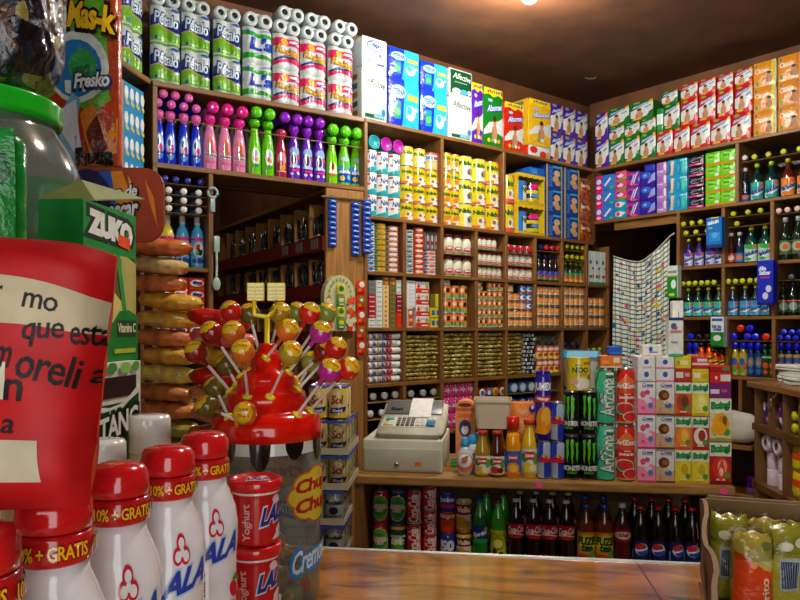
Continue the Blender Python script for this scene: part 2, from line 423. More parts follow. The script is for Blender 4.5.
hk = empty('ceiling_hook', (at(592, 76, 5.03).x, 5.03, CEIL), 0, 'small metal hook in the brown ceiling near the back corner', 'hook')
part('hook', MB().tube([(-.05, 0, -.012), (-.02, 0, -.022), (.02, 0, -.018), (.03, 0, -.002)], .006, 'm:b0a890'), hk)

# ---- storeroom glimpsed above the curtain: dark racks
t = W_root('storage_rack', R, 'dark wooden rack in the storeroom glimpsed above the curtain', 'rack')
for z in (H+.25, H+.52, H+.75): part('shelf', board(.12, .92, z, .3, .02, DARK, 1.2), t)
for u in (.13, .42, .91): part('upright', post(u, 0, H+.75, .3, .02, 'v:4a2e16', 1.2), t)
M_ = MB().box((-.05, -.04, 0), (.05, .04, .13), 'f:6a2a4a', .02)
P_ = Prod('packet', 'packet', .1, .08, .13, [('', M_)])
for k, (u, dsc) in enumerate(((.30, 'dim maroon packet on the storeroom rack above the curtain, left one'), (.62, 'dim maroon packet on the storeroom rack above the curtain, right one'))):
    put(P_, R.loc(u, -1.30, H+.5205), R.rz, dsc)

# ---- bin cabinet inside the left doorway
t = W_root('bin_cabinet', S, 'wooden cabinet of small open bins with red fronts inside the left doorway', 'cabinet')
c0, c1 = su(326), su(363.5); cD = 2.0
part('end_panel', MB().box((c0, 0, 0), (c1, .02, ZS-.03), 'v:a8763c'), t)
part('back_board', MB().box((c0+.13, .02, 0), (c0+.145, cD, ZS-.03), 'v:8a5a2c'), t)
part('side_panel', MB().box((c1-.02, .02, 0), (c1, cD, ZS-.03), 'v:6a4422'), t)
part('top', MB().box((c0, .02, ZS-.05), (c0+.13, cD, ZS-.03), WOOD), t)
binz = [H+.43, H+.165, H-.10, H-.365]
for z in binz:
    part('shelf', MB().box((c0, .02, z), (c0+.13, cD, z+.016), WOOD), t)
    part('lip', MB().box((c0-.012, .02, z-.01), (c0, cD, z+.07), 'w:8a2a1c'), t)
    for k in range(9):
        y = .23+.21*k
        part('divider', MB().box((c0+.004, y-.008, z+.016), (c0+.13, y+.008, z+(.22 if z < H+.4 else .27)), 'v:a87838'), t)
for k in range(3):
    part('price_card', MB().box((c0-.0135, .08+.21*k, binz[0]+.005), (c0-.0122, .17+.21*k, binz[0]+.06), 'a:8a8070'), t, 'grey paper tag')
HW = []
for k in range(4):
    m = MB(); cs = [['m:8a9098', 'm:50565e', 'p:20242a'], ['p:16181c', 'm:70767e', 'm:aab0b8'], ['m:9aa0a8', 'p:2a2e34', 'm:606870'], ['p:1c2024', 'p:30343a', 'm:808890']][k]
    for q in range(6):
        a = random.uniform(-.3, .3); x = -.045+.018*q; m.tube([(x, 0, .03), (x+a*.06, -.01, .12), (x+a*.1, -.005, random.uniform(.15, .2))], .008, cs[q % 3])
    m.box((-.055, -.025, 0), (.055, .025, .075), cs[k % 3], .012)
    HW.append(Prod('hardware_bundle', 'hardware', .11, .05, .2, [('', m)]))
for zi, z in enumerate(binz[:2]):
    for k in range(8):
        put(HW[(k+zi) % 4], S.loc(c0+.035, -(.155+.21*k), z+.0165), S.rz+pi/2*-1, 'dark metal hardware, %s bin from the front, %s row of the bin cabinet' % (ORD[k], ['upper', 'lower'][zi]), 'hardware in the bin cabinet')
# far side of the passage: dark rack along its left wall
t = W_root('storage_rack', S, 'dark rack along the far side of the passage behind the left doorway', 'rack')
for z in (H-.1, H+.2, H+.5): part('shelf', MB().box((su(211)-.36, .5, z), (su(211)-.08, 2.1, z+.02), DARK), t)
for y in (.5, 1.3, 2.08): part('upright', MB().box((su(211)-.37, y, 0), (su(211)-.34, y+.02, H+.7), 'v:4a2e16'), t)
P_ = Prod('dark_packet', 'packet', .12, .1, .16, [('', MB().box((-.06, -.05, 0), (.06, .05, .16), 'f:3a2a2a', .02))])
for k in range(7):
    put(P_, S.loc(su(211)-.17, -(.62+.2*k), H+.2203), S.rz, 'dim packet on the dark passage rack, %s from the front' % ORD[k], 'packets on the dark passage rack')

# ---- back counter with lower shelf
C = Wall((-.1648, 2.602), (.989, -.148)); ZK = H-.5424; ZL = H-.862
cL, cR = C.u(354), C.u(736)
t = W_root('back_counter', C, 'worn wooden back counter with open shelf of soft drinks under the top', 'counter')
part('top', MB().box((cL, 0, ZK-.034), (cR, .50, ZK), 'w:a5793c', .006, 2, smooth=False), t)
part('shelf', board(cL, cR, ZL, .48, .03, 'w:6a4420', .02), t)
part('upright', MB().box((cL, .01, 0), (cL+.035, .48, ZK-.034), 'v:8a5a28'), t)
part('upright', MB().box((cR-.03, .01, 0), (cR, .48, ZK-.034), 'v:7a5026'), t)
part('upright', MB().box((cL+.045, .25, ZL), (cL+.06, .48, ZK-.034), 'v:8a5a28'), t)
part('back_panel', MB().box((cL, .481, 0), (cR, .495, ZK-.034), 'w:9a7844'), t)
part('base_panel', MB().box((cL, .03, 0), (cR, .05, ZL-.03), 'w:6a4420'), t)
for px in (539, 724): part('price_dot', MB().box((C.u(px)-.012, -.0015, ZK-.026), (C.u(px)+.012, -.0002, ZK-.008), 'a:ff4fa0'), t, 'pink sticker')

# ---- customer counter in front
K = Wall((-.1455, 1.291), (.6535, -.088)); ZF = H-.40
kR = K.u(980)
t = W_root('customer_counter', K, 'glossy reddish brown customer counter with a white far edge strip', 'counter')
part('top', MB().box((-.95, -.0, ZF-.035), (kR, -.0+.001, ZF-.034), 'p:3a2010'), t) if False else None
part('top', MB().box((-.95, -1.05, ZF-.035), (kR, -.012, ZF), 'c:96622c', .003, 1, smooth=False), t)
part('edge_strip', MB().box((-.95, -.012, ZF-.035), (kR, .0, ZF+.0015), 'm:e8f0ee', .001, 1, smooth=False), t, 'white metal edge strip')
part('panel', MB().box((-.93, -.12, .0), (kR-.02, -.09, ZF-.036), 'w:5a3418'), t)
a = at(637, 563, .40*F/(563-HY)); b = at(663, 603, .40*F/(603-HY))
Mi = (Matrix.Translation((K.P.x, K.P.y, 0)) @ Matrix.Rotation(K.rz, 4, 'Z')).inverted()
a = Mi @ a; b = Mi @ b
part('seam', MB().add([(a.x-.0012, a.y, ZF+.0004), (a.x+.0012, a.y, ZF+.0004), (b.x+.0012, b.y, ZF+.0004), (b.x-.0012, b.y, ZF+.0004)], [(0, 1, 2, 3)], 'p:1c0e06'), t, 'dark joint line')

# ---- right side desk with cubby holes under its top
E = Wall((1.785, 3.6), (-.084, -.996))     # u runs towards the camera; face looks left
t = W_root('cubby_desk', E, 'tall brown wooden desk with open cubby holes beside the right wall', 'desk')
ZG = H-.274
part('top', MB().box((-.02, -.02, ZG-.032), (.9, .75, ZG), 'w:8a5a28', .004, 1, smooth=False), t)
ZQ = [ZG-.21, ZG-.50, ZG-.80]
for z in ZQ: part('shelf', MB().box((0, 0, z-.035), (.9, .6, z), 'w:6a4622'), t)
for k in range(6): part('divider', MB().box((.03+.155*k, 0, ZQ[0]), (.05+.155*k, .6, ZG-.032), 'v:7a5228'), t)
for k in range(4): part('divider', MB().box((.03+.31*k, 0, ZQ[2]), (.05+.31*k, .6, ZQ[0]-.035), 'v:7a5228'), t)
part('end_panel', MB().box((-.005, 0.02, 0), (.02, .6, ZG-.032), 'v:5a3a1c'), t)
part('back_panel', MB().box((-.005, .6, 0), (.9, .62, ZG-.032), 'v:5a3a1c'), t)
# ------------------------------------------------------------------ product makers
def bxp(name, cat, W, D, Hh, base, front=(), right=(), left=(), top=(), bev=.002, one=True, sidespec=None):
    m = MB().box((-W/2, -D/2, 0), (W/2, D/2, Hh), base, bev, 1, smooth=False)
    m.decal(front, onbox(W, Hh, D))
    if right: m.decal(right, onright(W, Hh, D))
    if left: m.decal(left, onleft(W, Hh, D))
    if top: m.decal(top, ontop(W, Hh, D))
    return Prod(name, cat, W, D, Hh, [('', m)])
def softp(name, cat, W, D, Hh, base, front=(), right=(), left=(), bulge=.012, e=.0012, wr=.0):
    # soft film pack: rounded box that bulges at the front
    ph = random.random()*6
    def fn(x, y, e):
        bx = 1-(2*x-1)**4; by = 1-(2*y-1)**4
        return ((x-.5)*W*(.96+.04*by), -D/2+.004+bulge*(1-bx*by)-e+wr*sin(9*x+ph)*sin(11*y+ph), Hh*(y+.0*x))
    m = MB()
    m.box((-W/2, -D/2+.016, 0), (W/2, D/2, Hh), base, .012, 2)
    m.field(lambda x, y: fn(x, y, 0), 10, 10, base)
    m.decal(front, fn, fr(10), fr(10), e0=e, smooth=True)
    if right: m.decal(right, onright(W, Hh, D-.03), e0=.001)
    if left: m.decal(left, onleft(W, Hh, D-.03), e0=.001)
    return Prod(name, cat, W, D, Hh, [('', m)])
def tin(name, W, Hh, base, items=(), rim='m:b8b8b4', cat='tin', A=2.9, top=None, seg=18):
    r = W/2; q = min(.004, Hh*.06)
    p = [(r*.94, 0, rim), (r, .001, rim), (r, q, base), (r*.985, q, base), (r*.985, Hh-q, rim), (r, Hh-q, rim), (r, Hh-.001, rim), (r*.92, Hh, top or rim), (r*.9, Hh-.002, top or rim)]
    m = MB().lathe(p, seg); m.decal(items, oncyl([(r*.985, 0), (r*.985, Hh)], q, Hh-q, A), fr(12), smooth=True)
    return Prod(name, cat, W, W, Hh, [('', m)])
def bottle(name, cat, R, Hh, body, cap, items=(), lz=(.1, .5), cr=.014, ch=.02, nr=.011, sy=1.0, seg=16, A=2.8, prof=None, band=None, hip=.56, labelpart='label', capname='cap', bodyname='body'):
    hc = Hh-ch
    pr = prof or [(R*.9, 0), (R, .008), (R, Hh*hip), (R*.93, Hh*(hip+.06)), (R*.72, Hh*(hip+.13)), (nr*1.3, Hh*(hip+.22)), (nr, min(hc-.004, Hh*(hip+.28))), (nr, hc)]
    m = MB().lathe([(a, b, body) for a, b in pr], seg, sy=sy)
    parts = [(bodyname, m)]
    if items:
        l = MB()
        if band: l.lathe([(prof_r(pr, Hh*lz[0])+.0004, Hh*lz[0], band), (prof_r(pr, Hh*lz[1])+.0004, Hh*lz[1], band)], seg, sy=sy)
        l.decal(items, oncyl(pr, Hh*lz[0], Hh*lz[1], A, sy=sy), fr(12), fr(5) if prof else (), e0=.0009, smooth=True)
        parts.append((labelpart, l))
    parts.append((capname, MB().lathe([(cr, hc, cap), (cr, Hh-.003, cap), (cr*.88, Hh, cap)], seg)))
    return Prod(name, cat, 2*R, 2*R*sy, Hh, parts)
def lying(P, W, u, z, v, label, group, sc=1):
    return put(P, W.loc(u, v-P.H*sc, z), W.rz, label, group, rot=(pi/2, 0, W.rz), sc=(sc, sc, sc) if sc != 1 else None)
def loaf(name, cat, W, D, Hh, base, items=(), lump=.12, ends=None, seed=0, n=2.6, bx_=.7):
    # stuffed bag lying flat, seen from its end or side
    rnd = random.Random(seed); m = MB()
    nx, na = 12, 12; V = []
    ph = [rnd.random()*6 for _ in range(6)]
    sg = lambda v, k: math.copysign(abs(v)**k, v)
    def P(s, a):     # s along width -1..1
        t = (1-abs(s)**n)**(1/n)*.9+.1
        k = 1+lump*sin(5*s+ph[0]+a)*.5+lump*sin(3*a+ph[1])*.5+lump*.6*sin(11*s+ph[2])
        return (s*W/2, D/2*t*min(k, 1.06)*sg(cos(a), bx_), Hh/2+Hh/2*t*(1+.4*(min(k, 1.1)-1))*sg(sin(a), bx_))
    for i in range(nx+1):
        s_ = -1+2*i/nx
        for j in range(na): V.append(P(s_, 2*pi*j/na))
    Fs = []; sp = []
    for i in range(nx):
        for j in range(na):
            k = (j+1) % na; Fs.append((i*na+j, (i+1)*na+j, (i+1)*na+k, i*na+k))
            sp.append((ends or base) if i in (0, nx-1) else base)
    Fs.append(tuple(range(na))); Fs.append(tuple(nx*na+j for j in range(na))); sp += [ends or base]*2
    m.add(V, Fs, sp, True)
    if items:
        m.decal(items, lambda x, y, e: (lambda q: (q[0], q[1]-e, q[2]))(P((2*x-1)*.93, pi-(y-.5)*1.9)), fr(10), fr(4), e0=.0015, smooth=True)
    return Prod(name, cat, W, D, Hh, [('', m)])

# ---- four-roll tissue pack: two rolls wide, front follows the rolls
def tissue(name, W, Hh, items, base='f:c6d0d0', cat='toilet paper'):
    r = W/4
    def yf(x):
        c = -r if x < 0 else r; d = min(r, abs(x-c)); return -sqrt(max(0, r*r-d*d))*1.0
    def fn(x, y, e):
        X = (x-.5)*W*.985; yy = max(yf(X), -r); g = min(1, max(0, (r+yy)/r))
        waist = .004*math.exp(-((y-.5)/.06)**2)+.01*math.exp(-(y/.05)**2)+.01*math.exp(-((1-y)/.05)**2)
        Y = yy*.9-.1*r
        if abs(X) < r*.5: Y = min(Y, -.72*r)
        return (X*(1-.03*(waist/.01)), Y+waist-e, y*Hh)
    m = MB(); m.field(lambda x, y: fn(x, y, 0), 20, 14, base)
    m.field(lambda x, y: (lambda q: (-q[0], -q[1], q[2]))(fn(x, y, 0)), 20, 14, base)
    m.box((-W/2*.96, -.5*r, .006), (W/2*.96, .5*r, Hh-.004), base, .01, 2)
    m.decal(items, fn, fr(20), fr(10), e0=.0012, smooth=True)
    return Prod(name, cat, W, 2*r, Hh, [('', m)])
def rollends(W, r=None, D=.10):
    r = W/4; m = MB(); Mx = Matrix.Rotation(pi/2, 4, 'X')
    for c in (-r, r):
        m.lathe([(r*.3, -D/2+.006, 'f:8a949a'), (r*.42, -D/2, 'f:bfcaca'), (r*.9, -D/2, 'f:c6d0d0'), (r*.99, -D/2+.012, 'f:c6d0d0'), (r*.99, D/2-.012, 'f:c6d0d0'), (r*.9, D/2, 'f:bfcaca'), (r*.42, D/2, 'f:3a3e44'), (r*.36, D/2-.02, 'f:3a3e44')], 16, Matrix.Translation((c, 0, r)) @ Mx)
    m.box((-r*.9, -D/2+.012, r*1.5), (r*.9, D/2-.012, r*1.93), 'f:c6d0d0', .004)
    return Prod('toilet_roll_pack', 'toilet paper', W, D, 2*r, [('', m)])
def petalo():
    wv = lambda y0, a, n=10: [(i/n, y0+a*sin(i/n*pi*1.1+.2)) for i in range(n+1)]
    return [('p', [(0, 0)]+[(1, 0)]+[(1, .30), (.8, .28), (.6, .36), (.4, .43), (.2, .45), (0, .40)], 'f:6cae22'),
            ('p', [(0, .45), (.2, .5), (.4, .48), (.6, .41), (.8, .33), (1, .35), (1, .62), (.9, .7), (.7, .62), (.4, .66), (.15, .78), (0, .72)], 'f:12307e'),
            ('p', [(0, .40), (.2, .45), (.4, .43), (.6, .36), (.8, .28), (.8, .31), (.6, .40), (.4, .47), (.2, .49), (0, .44)], 'f:c8a838'),
            ('t', 'Pétalo', .08, .47, .92, .80, 'f:12307e', .06, .1, -.1), ('t', 'Pétalo', .1, .49, .9, .78, 'f:cfe4ea', .02, .1, -.1),
            ('e', .15, .14, .05, .05, 'f:2a5aa0'), ('p', [(.62, .9), (.85, .86), (.98, .9), (.98, .95), (.7, .95)], 'f:3a62b0')]
def flamingo():
    return [('p', [(0, .62), (.3, .66), (.65, .68), (1, .60), (1, .86), (.5, .88), (0, .86)], 'f:d8245a'), ('e', .38, .77, .15, .10, 'f:e8a020'), ('p', [(.55, .78), (.95, .7), (.95, .8), (.6, .83)], 'f:e8eaf0'), ('p', [(.68, .7), (.95, .77), (.95, .8), (.68, .73)], 'f:1c3a80'),
            ('p', [(0, .08), (.5, .24), (1, .1), (1, .30), (.6, .34), (0, .2)], 'f:d0205a'), ('p', [(0, .2), (.45, .33), (.9, .3), (.9, .34), (.4, .40), (0, .26)], 'f:1c2c70'),
            ('e', .82, .52, .13, .12, 'f:f08aa8'),
            ('t', 'Flamingo', .06, .36, .97, .62, 'f:7a4a08', .05, .15, -.08), ('t', 'Flamingo', .08, .38, .95, .60, 'f:f0b418', .015, .15, -.08)]
def ells():
    return [('p', [(0, .76), (.5, .72), (1, .74), (1, .84), (.5, .83), (0, .88)], 'f:1f9a30'), ('p', [(0, .1), (.5, .16), (1, .12), (1, .24), (.5, .30), (0, .26)], 'f:1f9a30'), ('p', [(.3, .2), (.6, .28), (1, .2), (1, .23), (.6, .31)], 'f:e8f0e8'),
            ('t', "L's", .22, .38, .98, .70, 'f:1440b8', .05, .1), ('r', .1, .78, .16, .9, 'f:2a5aa0'), ('r', .64, .9, .9, .94, 'f:88a0c8')]
BABY = lambda cx, cy, k: [('e', cx, cy-.2*k, .15*k, .15*k, 'a:b98560'), ('e', cx-.1*k, cy-.23*k, .06*k, .1*k, 'a:a87452', .5), ('e', cx, cy, .095*k, .095*k, 'a:c4906a'), ('e', cx, cy+.05*k, .09*k, .055*k, 'a:3a2418'), ('e', cx-.03*k, cy+.005*k, .012*k, .012*k, 'a:1c1410'), ('e', cx+.035*k, cy+.005*k, .012*k, .012*k, 'a:1c1410'), ('e', cx, cy-.045*k, .03*k, .01*k, 'a:8a4a3c')]
def nappy(col, bot=None, txt='Absorsec', accent='f:e8a030', top=None):
    bot = bot or col
    it = [('r', 0, 0, 1, 1, 'f:'+col), ('p', [(0, .2), (0, .55), (.3, .62), (.6, .78), (1, .92), (1, .3), (.8, .2), (.4, .1)], 'f:d2d8d2'), ('p', [(.66, 0), (1, 0), (1, .46), (.84, .36), (.76, .2)], 'f:'+bot), ('r', 0, 0, 1, .1, 'f:'+bot),
          ('p', [(.8, .82), (1, .88), (1, 1), (.84, .94)], accent), ('t', txt, .08, .72, .8, .84, 'f:2a50a8', .08, .25, .16), ('t', txt, .1, .73, .78, .83, 'f:cfe0f4', .02, .25, .16), ('e', .28, .93, .16, .05, 'f:7aa83a')]
    it += BABY(.42, .50, 1.15)
    it += [('r', .12, .05, .5, .12, accent), ('p', [(.66, .56), (.92, .66), (.92, .71), (.66, .61)], 'f:3a5ab8')]
    return it
def tallnappy(col, top='f:e8d020'):
    it = [('r', 0, 0, 1, 1, 'f:'+col), ('p', [(0, .87), (.25, .90), (.5, .85), (.75, .9), (1, .86), (1, 1), (0, 1)], top)]
    it += [('e', .22+.11*i, .94+.01*(i % 2), .045, .028, ['f:d03030', 'f:7a3a90', 'f:d87020', 'f:3a8a40', 'f:c03060', 'f:3060b0'][i]) for i in range(6)]
    it += [('p', [(0, .28), (.25, .42), (.7, .46), (1, .54), (1, .22), (.5, .28), (0, .2)], 'f:d0d6d0'), ('t', 'Absorsec', .14, .62, .96, .74, 'f:2a50b0', .06, .25, .08), ('t', 'Absorsec', .16, .63, .94, .73, 'f:d0e2f6', .02, .25, .08), ('e', .3, .79, .12, .03, 'f:9ac0e0')]
    it += BABY(.52, .44, .95)
    it += [('e', .22+.17*i, .12, .07, .035, ['f:e0c020', 'f:70b050', 'f:d8e0e0', 'f:e0a030'][i]) for i in range(4)]
    return it

# ---- top of the shelving, left to right
def w1(W, x0, x1, n=1, v=-.02, k=.975): return (W.u(x1, v)-W.u(x0, v))/n*k
TP = [None]
ph = .188
PET = 'four-roll toilet paper pack, green and blue'
wL = w1(L, 100, 122)
pw = w1(S, 151, 182)
P_pet = tissue('toilet_roll_pack', pw, ph, petalo()); PE = rollends(pw)
G_ = 'toilet paper packs on top of the shelving'
for k, x in enumerate((166.5, 197, 228.5)):
    for r in range(2):
        put(P_pet, S.loc(S.u(x, -.02), -.02-P_pet.D/2, ZT+.0003+r*(ph+.0006)), S.rz, 'green and blue four-roll paper pack, %s column over the softener, %s one' % (['left', 'middle', 'right'][k], ['lower', 'upper'][r]), G_)
    put(PE, S.loc(S.u(x, -.02), -.08, ZT+.001+2*(ph+.0006)), S.rz, 'pair of rolls lying end-on atop the %s green and blue paper column' % ['left', 'middle', 'right'][k], G_)
P_petL = tissue('toilet_roll_pack', .17, ph, petalo())
for k, u in enumerate((-.11, -.30, -.49)):
    for r in range(2):
        put(P_petL, L.loc(u, -.02-P_petL.D/2, ZT+.0003+r*(ph+.0006)), L.rz, 'green and blue paper pack over the light bulb boxes, %s, %s one' % (['nearest the corner', 'second from corner', 'third from corner'][k], ['lower', 'upper'][r]), G_)
lw = w1(S, 244, 274); P_l = tissue('toilet_roll_pack', lw, ph, ells()); PE2 = rollends(lw)
for r in range(2): put(P_l, S.loc(S.u(259, -.02), -.02-P_l.D/2, ZT+.0003+r*(ph+.0006)), S.rz, 'white four-roll paper pack with green stripes and blue letters, %s one' % ['lower', 'upper'][r], G_)
put(PE2, S.loc(S.u(259, -.02), -.075, ZT+.001+2*(ph+.0006)), S.rz, 'pair of rolls lying end-on atop the green striped paper packs', G_)
fw = w1(S, 274.5, 302); P_f = tissue('toilet_roll_pack', fw, ph, flamingo()); PE3 = rollends(fw)
for k, x in enumerate((288, 315, 342.5)):
    nm = ['left', 'middle', 'right'][k]
    for r in range(2): put(P_f, S.loc(S.u(x, -.02), -.02-P_f.D/2, ZT+.0003+r*(ph+.0006)), S.rz, 'pink and white four-roll paper pack with yellow letters, %s column, %s one' % (nm, ['lower', 'upper'][r]), G_)
    for r in range(2): put(PE3, S.loc(S.u(x+(4 if r else 0), -.02), -.075, ZT+.001+2*(ph+.0006)+r*(PE3.H+.0006)), S.rz, 'rolls lying end-on atop the %s pink paper column, %s pair' % (nm, ['lower', 'upper'][r]), G_)
# adult nappies
def hz(W, x, y0, y1): return abs(W.z(x, y0)-W.z(x, y1))
G_ = 'adult nappy packs on top of the shelving'
side = [('r', .2, .1+.17*i, .8, .2+.17*i, ['f:8a7a3a', 'f:4a5a5a', 'f:a08848', 'f:55707a', 'f:8a7a3a'][i]) for i in range(5)]
w = w1(B, 363, 388.5)
Pa = softp('nappy_pack', 'nappies', w, .24, hz(B, 376, 68, 122), 'f:c8d4cc', [('t', 'Affective', .12, .64, .9, .78, 'f:1c3a30', .0, .35, -.03), ('r', .1, .06, .9, .13, 'f:1c5a3c'), ('r', .45, .07, .9, .15, 'f:7ab0c0'), ('e', .84, .19, .09, .07, 'f:2a80b0'), ('r', .2, .58, .7, .60, 'f:a8b8b0')], left=side)
Pb = softp('nappy_pack', 'nappies', w, .24, hz(B, 376, 37, 67), 'f:c8d4d4', [('e', .52, .72, .36, .19, 'f:2a50a0'), ('e', .52, .72, .33, .16, 'f:dfe8ec'), ('t', 'Diapro', .27, .62, .77, .82, 'f:203a90', .03, 0, -.06), ('r', .1, .18, .36, .23, 'f:3a5090'), ('r', .56, .1, .88, .16, 'f:3a5090'), ('e', .68, .42, .04, .06, 'f:4a60a0')])
z0 = ZT+.0003; u = B.u(376, -.02)
put(Pa, B.loc(u, -.14, z0), B.rz, 'white nappy pack with dark script and green foot, left of the blue packs', G_)
put(Pb, B.loc(u, -.14, z0+Pa.H+.0006), B.rz, 'white pack with an outlined oval name, on the left white nappy pack', G_)
w = w1(B, 390, 421)
def tena(): return [('r', 0, 0, .5, 1, 'f:1436c8'), ('p', [(.42, 0), (1, 0), (1, 1), (.5, 1), (.46, .5)], 'f:2aa8e0'), ('e', .3, .72, .24, .14, 'f:98c0d4'), ('t', 'TENA', .12, .66, .5, .78, 'f:3a5a90', .02), ('r', .58, .58, .95, .70, 'f:b8dc40'), ('r', .14, .16, .36, .52, 'f:1c8a90'), ('e', .25, .3, .09, .08, 'f:58c060'), ('e', .68, .32, .16, .16, 'f:e8eef0'), ('e', .64, .37, .09, .09, 'f:2aa8e0'), ('e', .88, .42, .05, .05, 'f:c8e4f0')]
Pt = softp('nappy_pack', 'nappies', w, .22, hz(B, 405, 77, 126), 'f:1a4fd0', tena()); Pu = softp('nappy_pack', 'nappies', w, .22, hz(B, 405, 47, 77), 'f:1a4fd0', tena())
w2 = w1(B, 422, 449)
Pt2 = softp('nappy_pack', 'nappies', w2, .22, hz(B, 435, 86, 130), 'f:1a4fd0', tena()); Pu2 = softp('nappy_pack', 'nappies', w2, .22, hz(B, 435, 58, 86), 'f:1a4fd0', tena())
for A_, B_, x, nm in ((Pt, Pu, 405.5, 'left'), (Pt2, Pu2, 435.5, 'right')):
    put(A_, B.loc(B.u(x, -.02), -.13, z0), B.rz, 'large blue incontinence pack with pale oval, %s stack, lower one' % nm, G_)
    put(B_, B.loc(B.u(x, -.02), -.13, z0+A_.H+.0006), B.rz, 'shorter blue incontinence pack with pale oval, %s stack, upper one' % nm, G_)
w = w1(B, 450, 474)
Pc = softp('nappy_pack', 'nappies', w, .22, hz(B, 462, 93, 136), 'f:c8d4cc', [('t', 'Affective', .12, .74, .92, .9, 'f:1c3a30', .0, .35, -.03), ('r', .1, .06, .9, .13, 'f:1c5a3c'), ('r', .45, .07, .9, .15, 'f:7ab0c0'), ('e', .84, .22, .09, .07, 'f:2a80b0'), ('r', .2, .64, .7, .66, 'f:a8b8b0')], left=side)
Pd = softp('nappy_pack', 'nappies', w, .22, hz(B, 462, 65, 93), 'f:c4d0c8', [('r', .06, .12, .96, .95, 'f:0f4a2c'), ('t', 'Affective', .14, .62, .92, .84, 'f:d8e4d8', .0, .35, -.05), ('r', .2, .5, .75, .53, 'f:88a890'), ('e', .3, .2, .18, .1, 'f:c8d8d8'), ('e', .6, .2, .15, .1, 'f:4aa0c8'), ('e', .84, .22, .09, .09, 'f:d0dce0')])
put(Pc, B.loc(B.u(462, -.02), -.13, z0), B.rz, 'white nappy pack with dark script, right of the blue packs', G_)
put(Pd, B.loc(B.u(462, -.02), -.13, z0+Pc.H+.0006), B.rz, 'white pack with dark green front, on the right white nappy pack', G_)
G_ = 'baby nappy packs on top of the shelving'
wy = [('r', 0, 0, 1, 1, 'f:e0b020')]+[('e', .5, .12+.16*i, .3, .05, ['f:3a78b0', 'f:e8e4d0', 'f:4a8a50'][i % 3]) for i in range(6)]
for x0, x1, y0, y1, col, dsc in ((473.5, 485, 81, 143, '5a1ea8', 'tall purple baby nappy pack, behind the white and green stack'), (485.5, 505, 88, 148, '14781e', 'tall green baby nappy pack with yellow top edge'), (506.5, 525, 103, 153, 'c02410', 'tall red baby nappy pack with yellow top edge')):
    P_ = softp('nappy_pack', 'nappies', w1(B, x0, x1), .2, hz(B, (x0+x1)/2, y0, y1), 'f:'+col, tallnappy(col), bulge=.006)
    put(P_, B.loc(B.u((x0+x1)/2, -.02), -.13, z0), B.rz, dsc, G_)
P_ = softp('nappy_pack', 'nappies', w1(B, 530, 552), .22, hz(B, 542, 99, 145), 'f:e0b818', tallnappy('e0b018'), left=wy, bulge=.006)
Pq = softp('nappy_pack', 'nappies', w1(B, 530, 552), .2, hz(B, 542, 145, 157), 'f:c8302a', [('r', 0, 0, 1, 1, 'f:d8dcd8'), ('e', .2, .6, .16, .3, 'f:c02420'), ('e', .62, .3, .16, .3, 'f:c02420'), ('e', .85, .3, .1, .3, 'f:d8a020')])
put(Pq, B.loc(B.u(541, -.02), -.12, z0), B.rz, 'flat red and white pack under the yellow nappy pack', G_)
put(P_, B.loc(B.u(541, -.02), -.13, z0+Pq.H+.0006), B.rz, 'tall yellow baby nappy pack with pictured side, on the flat red pack', G_)
pp = softp('nappy_pack', 'nappies', w1(B, 553, 590, 3), .15, hz(B, 570, 134, 163), 'f:4a1a9a', nappy('4a1a9a'), bulge=.006)
for r in range(2):
    for k in range(3): put(pp, B.loc(B.u(553, -.02)+pp.W/.975*(k+.5), -.11, z0+r*(pp.H+.001)), B.rz, 'purple and white nappy pack, %s of three left of the corner, %s row' % (['left', 'middle', 'right'][k], ['lower', 'upper'][r]), G_)
# right wall, top
def rtop(cols, P_, rows_z, dsc): pass
def hR(x, y0, y1): return hz(R, x, y0, y1)
def rput(x0, x1, z, h, col, dsc, bot=None, it=None, base=None, d=.16):
    P_ = softp('nappy_pack', 'nappies', w1(R, x0, x1), d, h, base or 'f:'+col, it or nappy(col, bot), bulge=.006)
    put(P_, R.loc(R.u((x0+x1)/2, -.02), -.02-d/2, z), R.rz, dsc, G_); return z+h+.0006
zz = ZT+.0003
h1 = hR(640, 133, 159)
z = rput(594.5, 608, zz, hR(600, 142, 170), '4a1a9a', 'purple and white nappy pack right of the corner, lower one')
rput(594.5, 607, z, hR(600, 115, 142), '4a1a9a', 'purple and white nappy pack right of the corner, upper one')
for k, (x0, x1) in enumerate(((608.5, 623.5), (624, 639), (639.5, 655))):
    nm = ['left', 'middle', 'right'][k]
    z = rput(x0, x1, zz, h1, '0f6a24', 'green and white nappy pack, %s of three, bottom row' % nm)
    z = rput(x0, x1, z, h1*.55, '0f6a24', 'short green nappy pack, %s of three, second row up' % nm)
    if k == 0: rput(x0-1, x0+20, z, hR(615, 108, 126), '0f6a24', 'green pack turned sideways, left one of the top green row')
    if k == 2: rput(x0-10, x0+13, z, hR(640, 103, 122), '0f6a24', 'green pack turned sideways, right one of the top green row')
z1 = zz+h1+.0006
rx = [(656, 672), (673, 689), (690, 709.5), (710, 730), (730.5, 750.5)]
for k, (x0, x1) in enumerate(rx): rput(x0, x1, zz, hR((x0+x1)/2, 128.5-(k*.0), 154) if 0 else .172, 'c01818', 'red and white nappy pack, %s of five in the bottom row' % ['leftmost', 'second', 'middle', 'fourth', 'rightmost'][k])
z1 = zz+.1726
rput(656, 662.5, z1, .16, '1c8a3a', 'narrow green and white pack end, beside the green nappy pack', it=[('r', 0, .3, 1, .75, 'f:d8e8e0'), ('r', .2, .1, .8, .25, 'f:3aa050')])
